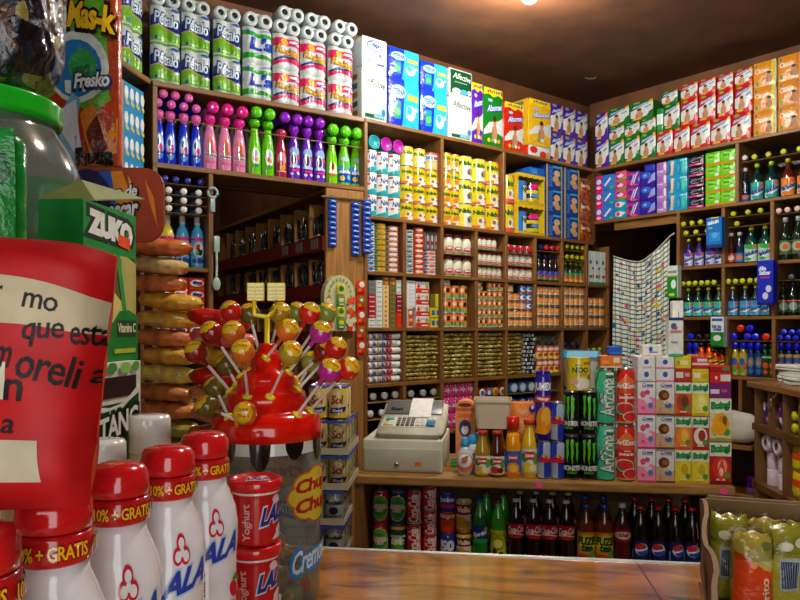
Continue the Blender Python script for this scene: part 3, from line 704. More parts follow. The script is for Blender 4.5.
for k, (x0, x1) in enumerate(((663, 679), (680, 697), (698, 715), (716.5, 732.5), (734, 752))):
    if k == 0:
        z = rput(x0, x1, z1, .172, '0f6a24', 'green and white nappy pack in the middle row beside the red ones')
        rput(x0-2, x1-2, z, .09, '0f6a24', 'short green nappy pack atop the stack beside the red ones')
    else:
        nm = ['', 'leftmost', 'second', 'third', 'rightmost'][k]
        z = rput(x0, x1, z1, .172, 'c01818', 'red and white nappy pack, %s of four in the middle row' % nm)
        rput(x0, x1, z, .105, 'c01818', 'short red nappy pack lying on top of the red stack, %s of four' % nm)
oi = lambda f: [('r', 0, 0, 1, 1, 'f:d88a1c'), ('p', [(.7, 0), (1, 0), (1, 1), (.82, 1)], 'f:d8c020' if f else 'f:c87a18'), ('r', .94, 0, 1, 1, 'f:b8d0b8'), ('t', 'Classic', .08, .56, .7, .74, 'f:f0ecd8', .02, .1, .03), ('e', .12, .86, .06, .05, 'f:3a6a9a'), ('e', .16, .16, .07, .09, 'f:4aa050')]+BABY(.7, .46, 1.0)
for k, (x0, x1) in enumerate(((752.5, 776), (777, 801), (802, 828))):
    z = zz
    for r in range(3): z = rput(x0, x1, z, .152, 'd88a1c', 'orange baby nappy pack, %s column at the right, %s one' % (['left', 'middle', 'right'][k], ['bottom', 'middle', 'top'][r]), it=oi(k == 0))
ROT[0] = 0.0
# ------------------------------------------------------------------ fabric softener over the doorway
LY = {}
SOFT = lambda R, Hh: [(R*.86, 0), (R, .012), (R*1.0, Hh*.34), (R*.95, Hh*.52), (R*.8, Hh*.66), (R*.62, Hh*.74), (R*.58, Hh*.78)]
def softener(name, W, Hh, body, cap, items, lz=(.08, .6), dome=False, ch=.2, capk=.9, bodyk=1.0):
    R_ = W/2*bodyk; pr = SOFT(R_, Hh)+[(R_*.58, Hh*(1-ch))]
    b = MB().lathe([(a, z, body) for a, z in pr], 18, sy=.75)
    l = MB().decal(items, oncyl(pr, Hh*lz[0], Hh*lz[1], 2.6, sy=.75), fr(10), fr(8), e0=.0009, smooth=True)
    hc = Hh*(1-ch); c = MB()
    if capk != 1:
        q = W/2*capk; c.lathe([(q*.5, hc, cap), (q*.55, Hh-.05, cap), (q*.95, Hh-.03, cap), (q, Hh-.014, cap), (q*.86, Hh-.004, cap), (q*.4, Hh, cap)], 20)
    elif dome: c.lathe([(R_*.6, hc, cap), (R_*.7, hc+.006, cap), (R_*.68, Hh*.96, cap), (R_*.6, Hh*.995, cap), (R_*.3, Hh, cap)], 18)
    else: c.lathe([(R_*.58, hc, cap), (R_*.74, hc+.004, cap), (R_*.72, Hh*.93, cap), (R_*.62, Hh*.935, cap), (R_*.58, Hh, cap)], 16)
    return Prod(name, 'fabric softener', W, W*.75, Hh, [('body', b), ('label', l), ('cap', c)])
sw = lambda x0, x1, n: w1(S, x0, x1, n, -.03, .93)
blue_it = [('e', .5, .5, .34, .46, 's:5aa0e0'), ('e', .5, .55, .26, .34, 's:dfe8f4'), ('e', .42, .65, .12, .12, 's:3a6ad0'), ('e', .58, .45, .13, .13, 's:d03a9a'), ('e', .45, .34, .1, .1, 's:e8a0c8'), ('t', 'suavitel', .22, .24, .78, .36, 's:1a2aa0', .03), ('r', .66, 1.02, .84, 1.1, 's:f05018')]
pink_it = [('e', .5, .72, .13, .2, 's:c06a30'), ('e', .44, .86, .09, .1, 's:e86a2a'), ('e', .52, .5, .22, .07, 's:b87840'), ('t', 'Downy', .12, .26, .92, .46, 's:f0e8f0', .07, .1), ('t', 'Downy', .14, .28, .9, .44, 's:1c3a80', .02, .1), ('r', .2, .12, .8, .16, 's:d8608a')]
green_it = [('e', .5, .5, .26, .3, 's:e8f0e8'), ('e', .5, .6, .1, .12, 's:a8c8e0'), ('e', .42, .45, .07, .1, 's:c83a3a'), ('e', .56, .4, .09, .07, 's:e0b040'), ('e', .5, .2, .2, .06, 's:4a9a50'), ('r', .44, 1.05, .68, 1.14, 's:f05018')]
lime_it = [('e', .5, .52, .28, .22, 's:d8e8a0'), ('e', .46, .58, .1, .16, 's:7a4a20'), ('r', .22, .3, .82, .4, 's:e8f0f8'), ('r', .25, .2, .7, .27, 's:e06a20')]
red_it = [('e', .5, .62, .3, .25, 's:d8a0b0'), ('e', .52, .3, .2, .16, 's:e0a838'), ('e', .42, .45, .14, .12, 's:b01838'), ('r', .2, .12, .8, .16, 's:e8c8d0')]
pur_it = [('e', .5, .86, .4, .15, 's:90b8e0'), ('e', .4, .55, .24, .26, 's:d8dce8'), ('e', .4, .57, .16, .18, 's:4a3a6a'), ('t', 'suavitel', .15, .3, .9, .4, 's:c0d8f0', .05), ('e', .75, .66, .1, .07, 's:f05028'), ('e', .55, .2, .3, .05, 's:e02a9a'), ('e', .3, .08, .1, .05, 's:e8f0f8'), ('e', .7, .1, .12, .05, 's:e8f0f8')]
blug_it = [('p', [(0, 0), (1, 0), (1, .72), (0, .6)], 's:1848b8'), ('e', .5, .92, .32, .1, 's:a0c8e0'), ('p', [(0, .5), (.5, .42), (1, .7), (1, .8), (.5, .6), (0, .72)], 's:3aa0e0'), ('e', .58, .62, .2, .14, 's:6ac040'), ('t', 'suavitel', .1, .36, .92, .5, 's:d8e8f4', .05), ('e', .3, .16, .16, .1, 's:e0d040'), ('e', .72, .2, .14, .1, 's:7ac0e0')]
G_ = 'fabric softener bottles over the doorway'
z0 = ZS+.0003
WH = 'over the doorway'
def run(P_, xs, dsc, names=None, W=S, z=z0, v=-.05, grp=G_, where=''):
    n = len(xs)
    for k, x in enumerate(xs):
        nm = pos_i(k, n)
        put(P_, W.loc(W.u(x, v), v-P_.D/2, z), W.rz+random.uniform(-.08, .08), ', '.join(q for q in (dsc, (nm+' of %d' % n) if n > 1 and nm else '', where) if q), grp)
P1 = softener('softener_bottle', sw(153, 203, 4)*1.0, hz(S, 180, 112, 168), 's:1030d8', 's:e060b0', blue_it)
run(P1, (159.5, 171, 184.5, 197), 'blue softener bottle with pink cap standing over the doorway')
def lieup(P_, xs, zc, dsc, W=S, grp=G_, v=-.015):
    if P_.name in ('softener_bottle',) and P_ in LY: P_ = LY[P_]
    for k, x in enumerate(xs):
        lying(P_, W, W.u(x, v), zc, v, dsc % (pos_i(k, len(xs)) or 'one'), grp, sc=.86 if P_ is P1 else 1)
zl1 = z0+P1.H+.021
lieup(P1, (158.5, 172, 184.5, 197), zl1, 'blue softener lying cap outward just above the standing blue ones, %s')
lieup(P1, (164, 176, 189.5), zl1+.047, 'blue softener lying cap outward in the topmost lying row, %s')
P2 = softener('softener_bottle', sw(205, 248, 3), hz(S, 226, 118, 175), 's:e88ab8', 's:e0208a', pink_it, dome=True)
LY[P2] = softener('softener_bottle', P2.W, .22, 's:e88ab8', 's:e0208a', (), capk=.9, bodyk=.8)
run(P2, (211, 226, 240.5), 'pink softener bottle with magenta cap over the doorway')
lieup(P2, (214, 228.5, 243.5), z0+P2.H+.028, 'pink softener lying with magenta cap outward, %s of three')
P3 = softener('softener_bottle', sw(250, 277, 2), hz(S, 264, 122, 180), 's:6ad010', 's:58c80c', green_it, dome=True, ch=.1)
LY[P3] = softener('softener_bottle', P3.W, .22, 's:6ad010', 's:58c80c', (), capk=.9, bodyk=.8)
run(P3, (256, 269.5), 'lime green softener bottle standing left of the red one')
lieup(P3, (257.5, 271), z0+P3.H+.027, 'lime green softener lying cap outward left of the purple ones, %s of two')
P4 = softener('softener_bottle', sw(277, 289, 1), hz(S, 283, 127, 178), 's:b0204a', 's:b82850', red_it)
run(P4, (282.5,), 'single red softener bottle between the green and purple ones')
P5 = softener('softener_bottle', sw(289.5, 326, 3), hz(S, 308, 128, 184), 's:6a28c8', 's:8a1ac0', pur_it, dome=True)
LY[P5] = softener('softener_bottle', P5.W, .22, 's:6a28c8', 's:8a1ac0', (), capk=.9, bodyk=.8)
run(P5, (295.5, 308.5, 321), 'purple softener bottle with pale label over the doorway')
lieup(P5, (286, 298.5, 309.5, 321), z0+P5.H+.024, 'purple softener lying with round cap outward, %s of four')
P6 = softener('softener_bottle', sw(327, 339, 1), hz(S, 333, 136, 186), 's:78d010', 's:58c80c', lime_it, dome=True, ch=.1)
run(P6, (333.5,), 'lime green softener bottle right of the purple ones')
P7 = softener('softener_bottle', sw(340, 365, 2), hz(S, 352, 139, 189), 's:6ac818', 's:58c80c', blug_it, dome=True)
LY[P7] = softener('softener_bottle', P7.W, .22, 's:6ac818', 's:58c80c', (), capk=.9, bodyk=.8)
run(P7, (346, 358), 'blue and green softener bottle at the right end over the doorway')
lieup(P7, (334.5, 347, 358.5), z0+P7.H+.024, 'green softener lying with round cap outward at the right end, %s of three')

# ---- left shelf under the softener: perfumed cleaner and lying white caps, detergent bags below
G_ = 'cleaner bottles on the narrow left shelf'
def parrot(body): return [('r', 0, 0, 1, 1, 's:'+body), ('r', 0, .86, 1, .97, 's:d83a7a'), ('e', .5, .55, .3, .26, 's:dfe8e8'), ('e', .45, .62, .13, .13, 's:c02a20'), ('e', .56, .5, .14, .16, 's:1c1c28'), ('e', .6, .62, .08, .08, 's:e8f0f0'), ('e', .42, .44, .1, .1, 's:3a8a3a'), ('e', .5, .16, .36, .09, 's:2a4aa0')]
NECK = lambda R_, Hh: [(R_*.95, 0), (R_, .008), (R_, Hh*.62), (R_*.8, Hh*.72), (R_*.42, Hh*.8), (R_*.4, Hh*.83)]
def cleaner(body, cap, it, W, Hh):
    return bottle('cleaner_bottle', 'cleaner', W/2, Hh, 's:'+body, 'p:'+cap, it, (.06, .6), cr=W*.22, ch=Hh*.17, nr=W*.2, prof=NECK(W/2, Hh))
hb = hz(S, 185, 211, 265); wb = w1(S, 163, 207, 3, -.03, .93)
Py = cleaner('e0d850', 'e8e8e0', parrot('e0dc60'), wb, hb); Pb_ = cleaner('4aa8e0', 'e4e8ec', parrot('5ab0e0'), wb, hb)
zb = zl[0]+.0003
for k, (x, p, d) in enumerate(((155.5, Py, 'yellow cleaner bottle with bird label, left end of the narrow left shelf'), (169, Py, 'yellow cleaner bottle with bird label, beside the blue pair'), (184, Pb_, 'blue cleaner bottle with bird label, left of the blue pair'), (199, Pb_, 'blue cleaner bottle with bird label, right of the blue pair'))):
    put(p, S.loc(S.u(x, -.06), -.06-p.D/2, zb), S.rz, d, G_)
SL = [bottle('cleaner_bottle', 'cleaner', .0205, .19, 's:'+b, 'p:'+c, (), cr=.0165, ch=.035, nr=.012) for b, c in (('e0d850', 'e8e8e0'), ('4aa8e0', 'e4e8ec'), ('1c1a6a', '2a2a90'))]
for r in range(4):
    for k, x in enumerate((169, 184, 199) if r < 3 else (165, 176, 188, 201)):
        p = SL[2] if r == 3 else SL[1 if k else 0]
        d = ['white-capped bottle lying cap outward, %s, %s lying row on the narrow left shelf' % (['left', 'middle', 'right'][k % 3], ['lowest', 'middle', 'third'][r]), ''][r == 3] if r < 3 else 'dark blue bottle lying cap outward under the softener shelf, %s' % pos_i(k, 4)
        lying(p, S, S.u(x, -.02), slatz[r]+.0211, -.02, d, G_)
packet_it = [('r', 0, 0, 1, 1, 'f:d83a18'), ('e', .5, .55, .42, .3, 'f:e8ecf0'), ('e', .4, .6, .2, .16, 'f:2a5ac0'), ('e', .64, .45, .16, .14, 'f:e06a20'), ('r', .05, .04, .95, .14, 'f:e8a020'), ('t', 'roma', .25, .5, .8, .66, 'f:1c2a90', .05)]
Pd_ = softp('detergent_packet', 'detergent', w1(S, 156, 207, 3), .08, .058, 'f:d83a18', packet_it, bulge=.012)
for r in range(5):
    for k in range(3): put(Pd_, S.loc(S.u(165+17*k-1.5, -.03), -.07, zl[1]+.0004+r*.0586), S.rz, 'red and white detergent packet on the narrow left shelf, %s, %s' % (['left', 'middle', 'right'][k], pos_r(r, 5)), 'detergent packets on the narrow left shelf')

# ---- light bulb boxes on the slanted left wall
bulb_it = [('r', 0, 0, 1, 1, 'a:2a90c8'), ('r', 0, 0, .12, 1, 'a:e07830')]+sum([[('e', .26+.22*i, .6, .08, .26, 'a:eef2ee'), ('r', .22+.22*i, .2, .30+.22*i, .4, 'a:c8ccc8'), ('e', .3+.22*i, .2, .06, .08, 'a:d8c830')] for i in range(4)], [])
Pbb = bxp('light_bulb_box', 'box', .20, .14, .115, 'a:2a88c0', bulb_it)
for k in range(2):
    for r in range(4): put(Pbb, L.loc(-.125-.215*k, -.10, H+.6503+r*.1156), L.rz, 'blue box of four light bulbs under the slanted left shelf, %s, %s' % (['right stack', 'left stack'][k], ['bottom one', 'second up', 'third up', 'top one'][r]), 'light bulb boxes')

ROT[0] = -.3
# ---- back wall, high row: milk powder and baby formula tins
G1 = 'white and teal formula tins'; WA = 'bay nearest the softener'
def nan(num): return [('r', 0, 0, 1, 1, 's:e4eaea'), ('p', [(0, 0), (1, 0), (1, .3), (.6, .2), (.3, .14), (0, .1)], 's:28a0a8'), ('p', [(.3, .14), (.6, .2), (1, .3), (1, .36), (.6, .26)], 's:80c8d0'), ('t', 'NAN', .36, .56, .9, .8, 's:1c4a90', .03, .15), ('r', .12, .86, .4, .96, 's:c03050'), ('e', .35, .45, .1, .05, 's:e04a3a'), ('t', num, .66, .28, .76, .46, 's:2a7aa0', .04)]
zA = ZA+.0003
tw = w1(B, 368, 403, 3); th = hz(B, 385, 170, 192)
Nn = [tin('formula_tin', tw, th, 's:e4eaea', nan(q), 'p:28a0a8') for q in ('1', '1', '2')]
G_ = 'white and teal formula tins'
for r in range(3):
    for k in range(3): put(Nn[k], B.loc(B.u(373.8+11.7*k, -.02), -.02-tw/2, zA+r*(th+.0006)), B.rz, 'white formula tin with teal foot, %s, %s beside the softener shelf' % (['left', 'middle', 'right'][k], pos_r(r, 3)), G_)
for k, c in enumerate(('1c9aa8', 'a81c98', 'a81c98')):
    p = tin('formula_tin', tw*.98, .11, 's:e4eaea', (), 'p:'+c, top='p:'+c)
    lying(p, B, B.u(374.5+12*k, -.02), zA+3*(th+.0006)+tw*.53, -.02, ['formula tin lying with round teal lid outward', 'formula tin lying with purple lid outward, beside the teal one', 'formula tin lying with purple lid outward, right of the other purple'][k], G_)
def nido(a, c='s:d4bc14', red=True, tag_=None, old=False):
    it = [('r', 0, 0, 1, 1, c)]
    if old: it += [('r', .4, 0, 1, .6, 's:d8dcd4')]
    else: it += [('r', .45, .02, 1, .42, 's:e4e4dc'), ('e', .55, .3, .16, .2, 's:e0dcd0'), ('e', .5, .34, .08, .1, 's:8a6a50')]
    it += [('t', 'Nido', .24, .62, .72, .8, 's:1c5a2a', .05), ('e', .78, .3, .1, .07, 's:e0503a')]
    if red: it += [('p', [(.5, 1), (1, .84), (1, 1)], 's:e0401c'), ('r', .1, .04, .5, .14, 's:e0603a')]
    if tag_: it += [('e', .82, .84, .13, .1, 's:f01a90')]
    return it
tw2 = w1(B, 404, 441, 3); th2 = hz(B, 422, 180.5, 198.5)
Nd = tin('milk_powder_tin', tw2, th2, 's:d4bc14', nido(1)); No = tin('milk_powder_tin', tw2, th2*1.08, 's:d8c838', nido(1, 's:c8c040', False, None, True)); Ns = tin('milk_powder_tin', tw2, th2, 's:98a0a0', [('r', 0, 0, 1, .5, 's:b8b070'), ('r', 0, .55, 1, .9, 's:d8dce0'), ('r', .2, .6, .5, .8, 's:3a6a90'), ('r', .55, .6, .85, .8, 's:903a30'), ('r', 0, .9, 1, 1, 's:d85030')])
G_ = 'yellow milk powder tins beside the formula'
for r in range(4):
    for k in range(3):
        p = Nd if r < 3 else (Ns if k == 2 else No)
        d = ['yellow milk powder tin right of the formula tins', 'dull yellow milk powder tin right of the purple lids', 'grey banded milk tin beside the dull yellow tins'][0 if r < 3 else 1 + (k == 2)]
        put(p, B.loc(B.u(410+12.4*k, -.02), -.02-tw2/2, zA+r*(th2+.0006)), B.rz, d+(', %s, %s' % (['left', 'middle', 'right'][k], pos_r(r, 4)) if r < 3 else (', left one' if k == 0 else ', right one' if k == 1 else '')), G_)
tw3 = w1(B, 445, 461.5, 2); th3 = hz(B, 453, 186.5, 204.6)
N3 = tin('milk_powder_tin', tw3, th3, 's:d4bc14', nido(1)+[('e', .5, .42, .2, .14, 's:e87a20')])
for r in range(4):
    for k in range(2): put(N3, B.loc(B.u(449.2+8.2*k, -.02), -.02-tw3/2, zA+r*(th3+.0006)), B.rz, 'small yellow milk tin with red corner, %s column, %s of the second bay' % (['left', 'right'][k], pos_r(r, 4)), 'small yellow milk tins in the second bay')
tw4 = w1(B, 462, 503, 3); th4 = hz(B, 483, 179, 202.5)
N4 = tin('milk_powder_tin', tw4, th4, 's:e4d030', nido(1, 's:d8d040', False, None, True)+[('e', .68, .34, .16, .16, 's:7aa828'), ('e', .6, .3, .06, .12, 's:7a3a6a')])
N5 = tin('milk_powder_tin', tw4, th4, 's:d4bc14', nido(1, tag_=1)+[('e', .85, .3, .08, .16, 's:2a1c18'), ('e', .85, .28, .06, .1, 's:c8906a')])
for r in range(3):
    for k in range(3):
        p = N5 if (k == 2 or (k == 1 and r < 2)) else N4
        put(p, B.loc(B.u(469+13.7*k, -.02), -.02-tw4/2, zA+r*(th4+.0006)), B.rz, ('large yellow milk tin with pink dot' if p is N5 else 'large pale-fronted yellow milk tin')+', %s, %s of the second bay' % (['left', 'middle', 'right'][k], pos_r(r, 3)), 'large yellow milk tins in the second bay')
tw5 = w1(B, 507, 517.5); th5 = hz(B, 512, 201.5, 230.5)
N6 = tin('milk_powder_tin', tw5, th5, 's:d4bc14', nido(1, tag_=1)+[('r', .1, 0, .9, .16, 's:d8503a')])
for r in range(2): put(N6, B.loc(B.u(512, -.02), -.02-tw5/2, zA+r*(th5+.0006)), B.rz, 'tall yellow milk tin left of the yellow-framed cartons, %s one' % ['lower', 'upper'][r], 'tall yellow milk tins')
# yellow-framed display cartons with two tins each
cw = w1(B, 518.5, 546); chh = hz(B, 532, 203, 233.5)
def carton():
    m = MB(); t_ = .006; sc = 'a:d8b820'
    m.box((-cw/2, -.08, 0), (cw/2, .08, t_), sc); m.box((-cw/2, .08-t_, t_), (cw/2, .08, chh), sc)
    m.box((-cw/2, -.08, t_), (-cw/2+t_, .08-t_, chh), sc); m.box((cw/2-t_, -.08, t_), (cw/2, .08-t_, chh), sc); m.box((-cw/2, -.08, chh-t_), (cw/2, .08, chh), sc)
    fr_ = MB(); n = 10; fb = MB()
    fr_.prism([(-cw/2, chh-.035+.006*(i % 2)) if i < 0 else (-cw/2+cw*i/n, chh-.030+.008*(i % 2)) for i in range(n+1)]+[(cw/2, chh), (-cw/2, chh)], -.0835, -.0805, 'a:d8b820')
    fb.box((-cw/2, -.0835, 0), (cw/2, -.0805, .02), 'a:c8a818')
    return Prod('display_carton', 'carton', cw, .167, chh, [('box', m), ('top_edge', fr_), ('front_lip', fb)])
Pcart = carton()
tt = tin('drink_powder_tin', cw*.46, chh*.74, 's:2a70c8', [('r', 0, 0, 1, 1, 's:2a78d0'), ('r', .55, .1, 1, .8, 's:d8d8a0'), ('t', 'Nido', .5, .5, 1, .74, 's:1c5a2a', .05), ('e', .75, .3, .18, .2, 's:e4e4e4')])
tb = tin('drink_powder_tin', cw*.42, chh*.74, 's:1c2420', [('r', 0, 0, 1, 1, 's:202a2c'), ('e', .5, .85, .3, .12, 's:f01a80'), ('r', .1, .52, .9, .68, 's:d8c030'), ('r', .1, .12, .9, .3, 's:c0b028'), ('e', .6, .42, .25, .1, 's:4a8ac0')])
for r in range(2):
    z = zA+r*(chh+.0006); nm = ['lower', 'upper'][r]
    put(Pcart, B.loc(B.u(532, -.02), -.105, z), B.rz, 'yellow-edged display carton holding two tins, %s one' % nm, 'yellow display cartons')
    put(tt, B.loc(B.u(532, -.02)-cw*.235, -.097, z+.0063), B.rz, 'blue and pale tin in the %s yellow carton' % nm, 'tins in the yellow cartons')
    put(tb, B.loc(B.u(532, -.02)+cw*.25, -.097, z+.0063), B.rz, 'black and yellow tin in the %s yellow carton' % nm, 'tins in the yellow cartons')
def cookie(): return [('r', 0, 0, 1, 1, 'a:123a8c'), ('r', 0, 0, .09, 1, 'a:c8a828'), ('r', .93, 0, 1, 1, 'a:a8b038'), ('tv', 'MARIAS', .16, .1, .38, .9, 'a:3a78c0', .04), ('e', .66, .64, .2, .13, 'a:d8b080'), ('e', .58, .4, .2, .13, 'a:d0a070'), ('e', .7, .26, .18, .12, 'a:c89868'), ('r', .4, .86, .9, .94, 'a:3aa0d8')]
kw = w1(B, 546.5, 562.5); kh = hz(B, 554, 190, 214.5)
Pk = bxp('biscuit_box', 'biscuits', kw, .14, kh, 'a:123a8c', cookie())
for k, x in enumerate((554.5, 572)):
    for r in range(3): put(Pk, B.loc(B.u(x, -.02), -.092, zA+r*(kh+.0006)), B.rz, 'dark blue biscuit box, %s column beside the yellow cartons, %s' % (['left', 'right'][k], pos_r(r, 3)), 'dark blue biscuit boxes')
Pk2 = bxp('biscuit_box', 'biscuits', w1(B, 531, 546), .14, .055, 'a:1c5ab8', [('r', .1, .2, .5, .8, 'a:3a8ad8')])
put(Pk2, B.loc(B.u(538.5, -.02), -.10, zA+2*(chh+.0006)), B.rz, 'flat blue box lying on the upper yellow carton', 'dark blue biscuit boxes')
cop = [('e', random.random(), random.random(), .12, .09, random.choice(['f:8a3a14', 'f:6a2a10', 'f:d08030', 'f:e0b060', 'f:a84a1c']), random.random()*3) for _ in range(22)]+[('e', .3, .8, .12, .09, 'f:3a3a5a'), ('r', .1, .55, .4, .68, 'f:e8d8c0')]
Pcp = softp('biscuit_bag', 'biscuits', w1(B, 580.5, 592.5), .15, hz(B, 591, 177, 240)/3, 'f:b85a1c', cop, bulge=.008)
for r in range(3): put(Pcp, B.loc(B.u(586.3, -.02), -.10, zA+r*(Pcp.H+.0006)), B.rz, 'copper and brown patterned bag in the corner bay, %s' % ['lowest', 'middle one', 'topmost'][r], 'copper patterned bags')

# ---- row B: flat tins, jars, bottles
zB = ZB+.0003
def flat(x0, x1, n, base, items, dsc, grp, n_=None, z=zB, W=B, top=None):
    w_ = w1(W, x0, x1); 
    return w_
def stack(x0, x1, z, n, h, base, items, dsc, grp, rim='m:b0b0a8', pick=None):
    w_ = w1(B, x0, x1); P_ = tin('flat_tin', w_, h, base, items, rim, seg=16)
    for r in range(n): put(P_, B.loc(B.u((x0+x1)/2, -.02), -.02-w_/2, z+r*(h+.0005)), B.rz, '%s, %s' % (dsc, ['lowest', 'second up', 'third up', 'fourth up', 'fifth up', 'sixth up', 'seventh up', 'eighth up', 'ninth up', 'tenth up'][r] if r < n-1 else '%s, topmost' % dsc if False else '%s, %s' % (dsc, 'topmost' if r == n-1 else ['lowest', 'second up', 'third up', 'fourth up', 'fifth up', 'sixth up', 'seventh up', 'eighth up', 'ninth up', 'tenth up'][r])) if False else '%s, %s' % (dsc, 'topmost' if r == n-1 else ['lowest', 'second up', 'third up', 'fourth up', 'fifth up', 'sixth up', 'seventh up', 'eighth up', 'ninth up', 'tenth up'][r]), grp)
fi = lambda a, b, c: [('r', 0, .1, 1, .9, a), ('e', .5, .5, .22, .3, b), ('r', .05, .3, .26, .7, c), ('r', .74, .3, .95, .7, c)]
ft = .0308
stack(368, 377, zB, 9, ft, 's:dfe6ec', fi('s:c8d8e8', 's:2a5ab0', 's:3a8ac8'), 'flat white and blue tin, stack beside the blue sachet strips', 'flat tins, first bay')
stack(378, 388.5, zB, 9, ft, 's:b0a838', fi('s:a8b030', 's:e08a20', 's:4a8a30'), 'flat green and yellow tin, middle stack of the first bay', 'flat tins, first bay')
stack(389.5, 401.5, zB, 9, ft*.97, 's:e8b0a0', fi('s:e88a5a', 's:e8e0dc', 's:3a4a98'), 'flat orange and white tin, third stack of the first bay', 'flat tins, first bay')
stack(407, 415.5, zB, 9, ft*.93, 's:dfe6e4', fi('s:d4dcd8', 's:3a6a70', 's:38808a'), 'flat white and teal tin, left stack of the second bay', 'flat tins, second bay')
stack(416, 426.5, zB, 9, ft, 's:d83a1c', fi('s:e0401c', 's:f0c8b0', 's:b82010'), 'flat red tin, middle stack of the second bay', 'flat tins, second bay')
stack(428.5, 438.5, zB, 4, ft*1.2, 's:e0e4e4', fi('s:d8dce0', 's:e0603a', 's:4a6a98'), 'flat white tin under the dark pouches of the second bay', 'flat tins, second bay')
Ppo = softp('pouch', 'pouch', w1(B, 428.5, 441, 3), .10, .115, 'f:8a8488', [('r', .1, 0, .9, 1, 'f:58484c'), ('r', .3, .1, .6, .9, 'f:b8b4c0'), ('r', .2, .3, .8, .5, 'f:8a2a2a')], bulge=.004)
for k in range(3): put(Ppo, B.loc(B.u(430.6, -.02)+Ppo.W*1.03*k, -.09, zB+4*(ft*1.2+.0005)+.001), B.rz, 'dark grey pouch standing on the white flat tins, %s' % ['left', 'middle', 'right'][k], 'dark pouches')
def jar(name, x0, x1, n, h, body, lid, items, cat='jar', ch=.16):
    w_ = w1(B, x0, x1, n, k=.96); r = w_/2
    return bottle(name, cat, r, h, body, lid, items, (.06, .62), cr=r*.8, ch=h*ch, nr=r*.72, prof=[(r*.9, 0), (r, h*.05), (r, h*.62), (r*.95, h*.7), (r*.75, h*.8), (r*.72, h*(1-ch))], seg=16, capname='lid')
mayo_it = [('r', 0, .0, 1, .12, 's:6a8a4a'), ('e', .5, .38, .3, .22, 's:c84a58'), ('e', .5, .42, .2, .11, 's:e8dcd8'), ('r', .28, .3, .72, .36, 's:b02a4a'), ('e', .84, .5, .08, .12, 's:3a6ab0'), ('e', .2, .2, .1, .08, 's:d88a4a')]
hJ = .128
P_ = jar('mayonnaise_jar', 447, 473, 3, hJ, 's:e4e4c8', 's:8a2a28', mayo_it)
G_ = 'large mayonnaise jars'
for r, z in enumerate((zB, ZB+.1393)):
    for k in range(3): put(P_, B.loc(B.u(451.5+8.9*k, -.03), -.03-P_.D/2, z), B.rz, 'large cream jar with dark red lid, %s, %s row of the third bay' % (['left', 'middle', 'right'][k], ['lower', 'upper'][r]), G_)
hJ2 = .083
P_ = jar('mayonnaise_jar', 479, 503, 5, hJ2, 's:e4e4cc', 's:a83a38', mayo_it)
for r, z in enumerate((zB, ZB+.0883, ZB+.1863)):
    for k in range(5 if r < 2 else 4): put(P_, B.loc(B.u(481+4.85*k, -.03), -.03-P_.D/2, z), B.rz, lab('small cream jar with red lid', k, 5 if r < 2 else 4, r, 3, 'fourth jar bay'), 'small mayonnaise jars')
hJ3 = .09
P_ = jar('mayonnaise_jar', 509, 534, 4, hJ3, 's:e6e4d2', 's:c02430', mayo_it)
for r, z in enumerate((zB, ZB+.0983)):
    for k in range(4): put(P_, B.loc(B.u(512+6.3*k, -.03), -.03-P_.D/2, z), B.rz, lab('cream jar below the lying red lids', k, 4, r, 2, ''), 'jars below the red lids')
P5b = jar('mayonnaise_jar', 509, 534, 4, .10, 's:e6e4d2', 's:c8182c', ())
for k in range(4): lying(P5b, B, B.u(512+6.3*k, -.02), ZB+.1823+P5b.W/2+.0006, -.02, 'jar lying with its bright red lid outward, %s of four' % pos_i(k, 4), 'lying red-lidded jars')
sauce_it = [('r', 0, .0, 1, .35, 's:5a8a3a'), ('e', .5, .65, .4, .3, 's:3a4ab0'), ('e', .5, .3, .2, .2, 's:c83a2a')]
w_ = w1(B, 539, 561.5, 4)
P_ = bottle('sauce_bottle', 'sauce bottle', w_*.46, .195, 's:1c1214', 'p:1c2050', sauce_it, (.08, .42), cr=w_*.24, ch=.022, nr=w_*.18, seg=12)
Pl = bottle('sauce_bottle', 'sauce bottle', w_*.44, .195, 's:1c1214', 'p:1a2270', (), cr=w_*.3, ch=.022, nr=w_*.18, seg=12)
Pm = bottle('sauce_bottle', 'sauce bottle', w_*.44, .195, 's:1c1214', 'p:d02a3a', (), cr=w_*.3, ch=.022, nr=w_*.18, seg=12)
G_ = 'dark sauce bottles'
for k in range(4):
    put(P_, B.loc(B.u(541.7+5.6*k, -.03), -.03-P_.D/2, zB), B.rz, 'dark sauce bottle standing with blue label, %s' % pos_i(k, 4), G_)
    lying(Pm if k else Pl, B, B.u(541.7+5.6*k, -.02), ZB+.2153+w_*.44+.0006, -.02, 'dark sauce bottle lying over the blue-labelled ones, %s' % pos_i(k, 4), G_)
w_ = w1(B, 565.5, 586, 4)
gi = [('r', 0, 0, 1, .5, 's:e0a020'), ('r', 0, .5, 1, 1, 's:3a8a4a'), ('e', .5, .45, .3, .2, 's:d84a20')]
P_ = bottle('oil_bottle', 'bottle', w_*.46, .155, 's:2a3a20', 'p:a8b020', gi, (.08, .5), cr=w_*.26, ch=.018, nr=w_*.18, seg=12)
Pl = bottle('oil_bottle', 'bottle', w_*.44, .155, 's:2a3a20', 'p:b0b820', (), cr=w_*.3, ch=.018, nr=w_*.18, seg=12)
G_ = 'green-capped bottles'
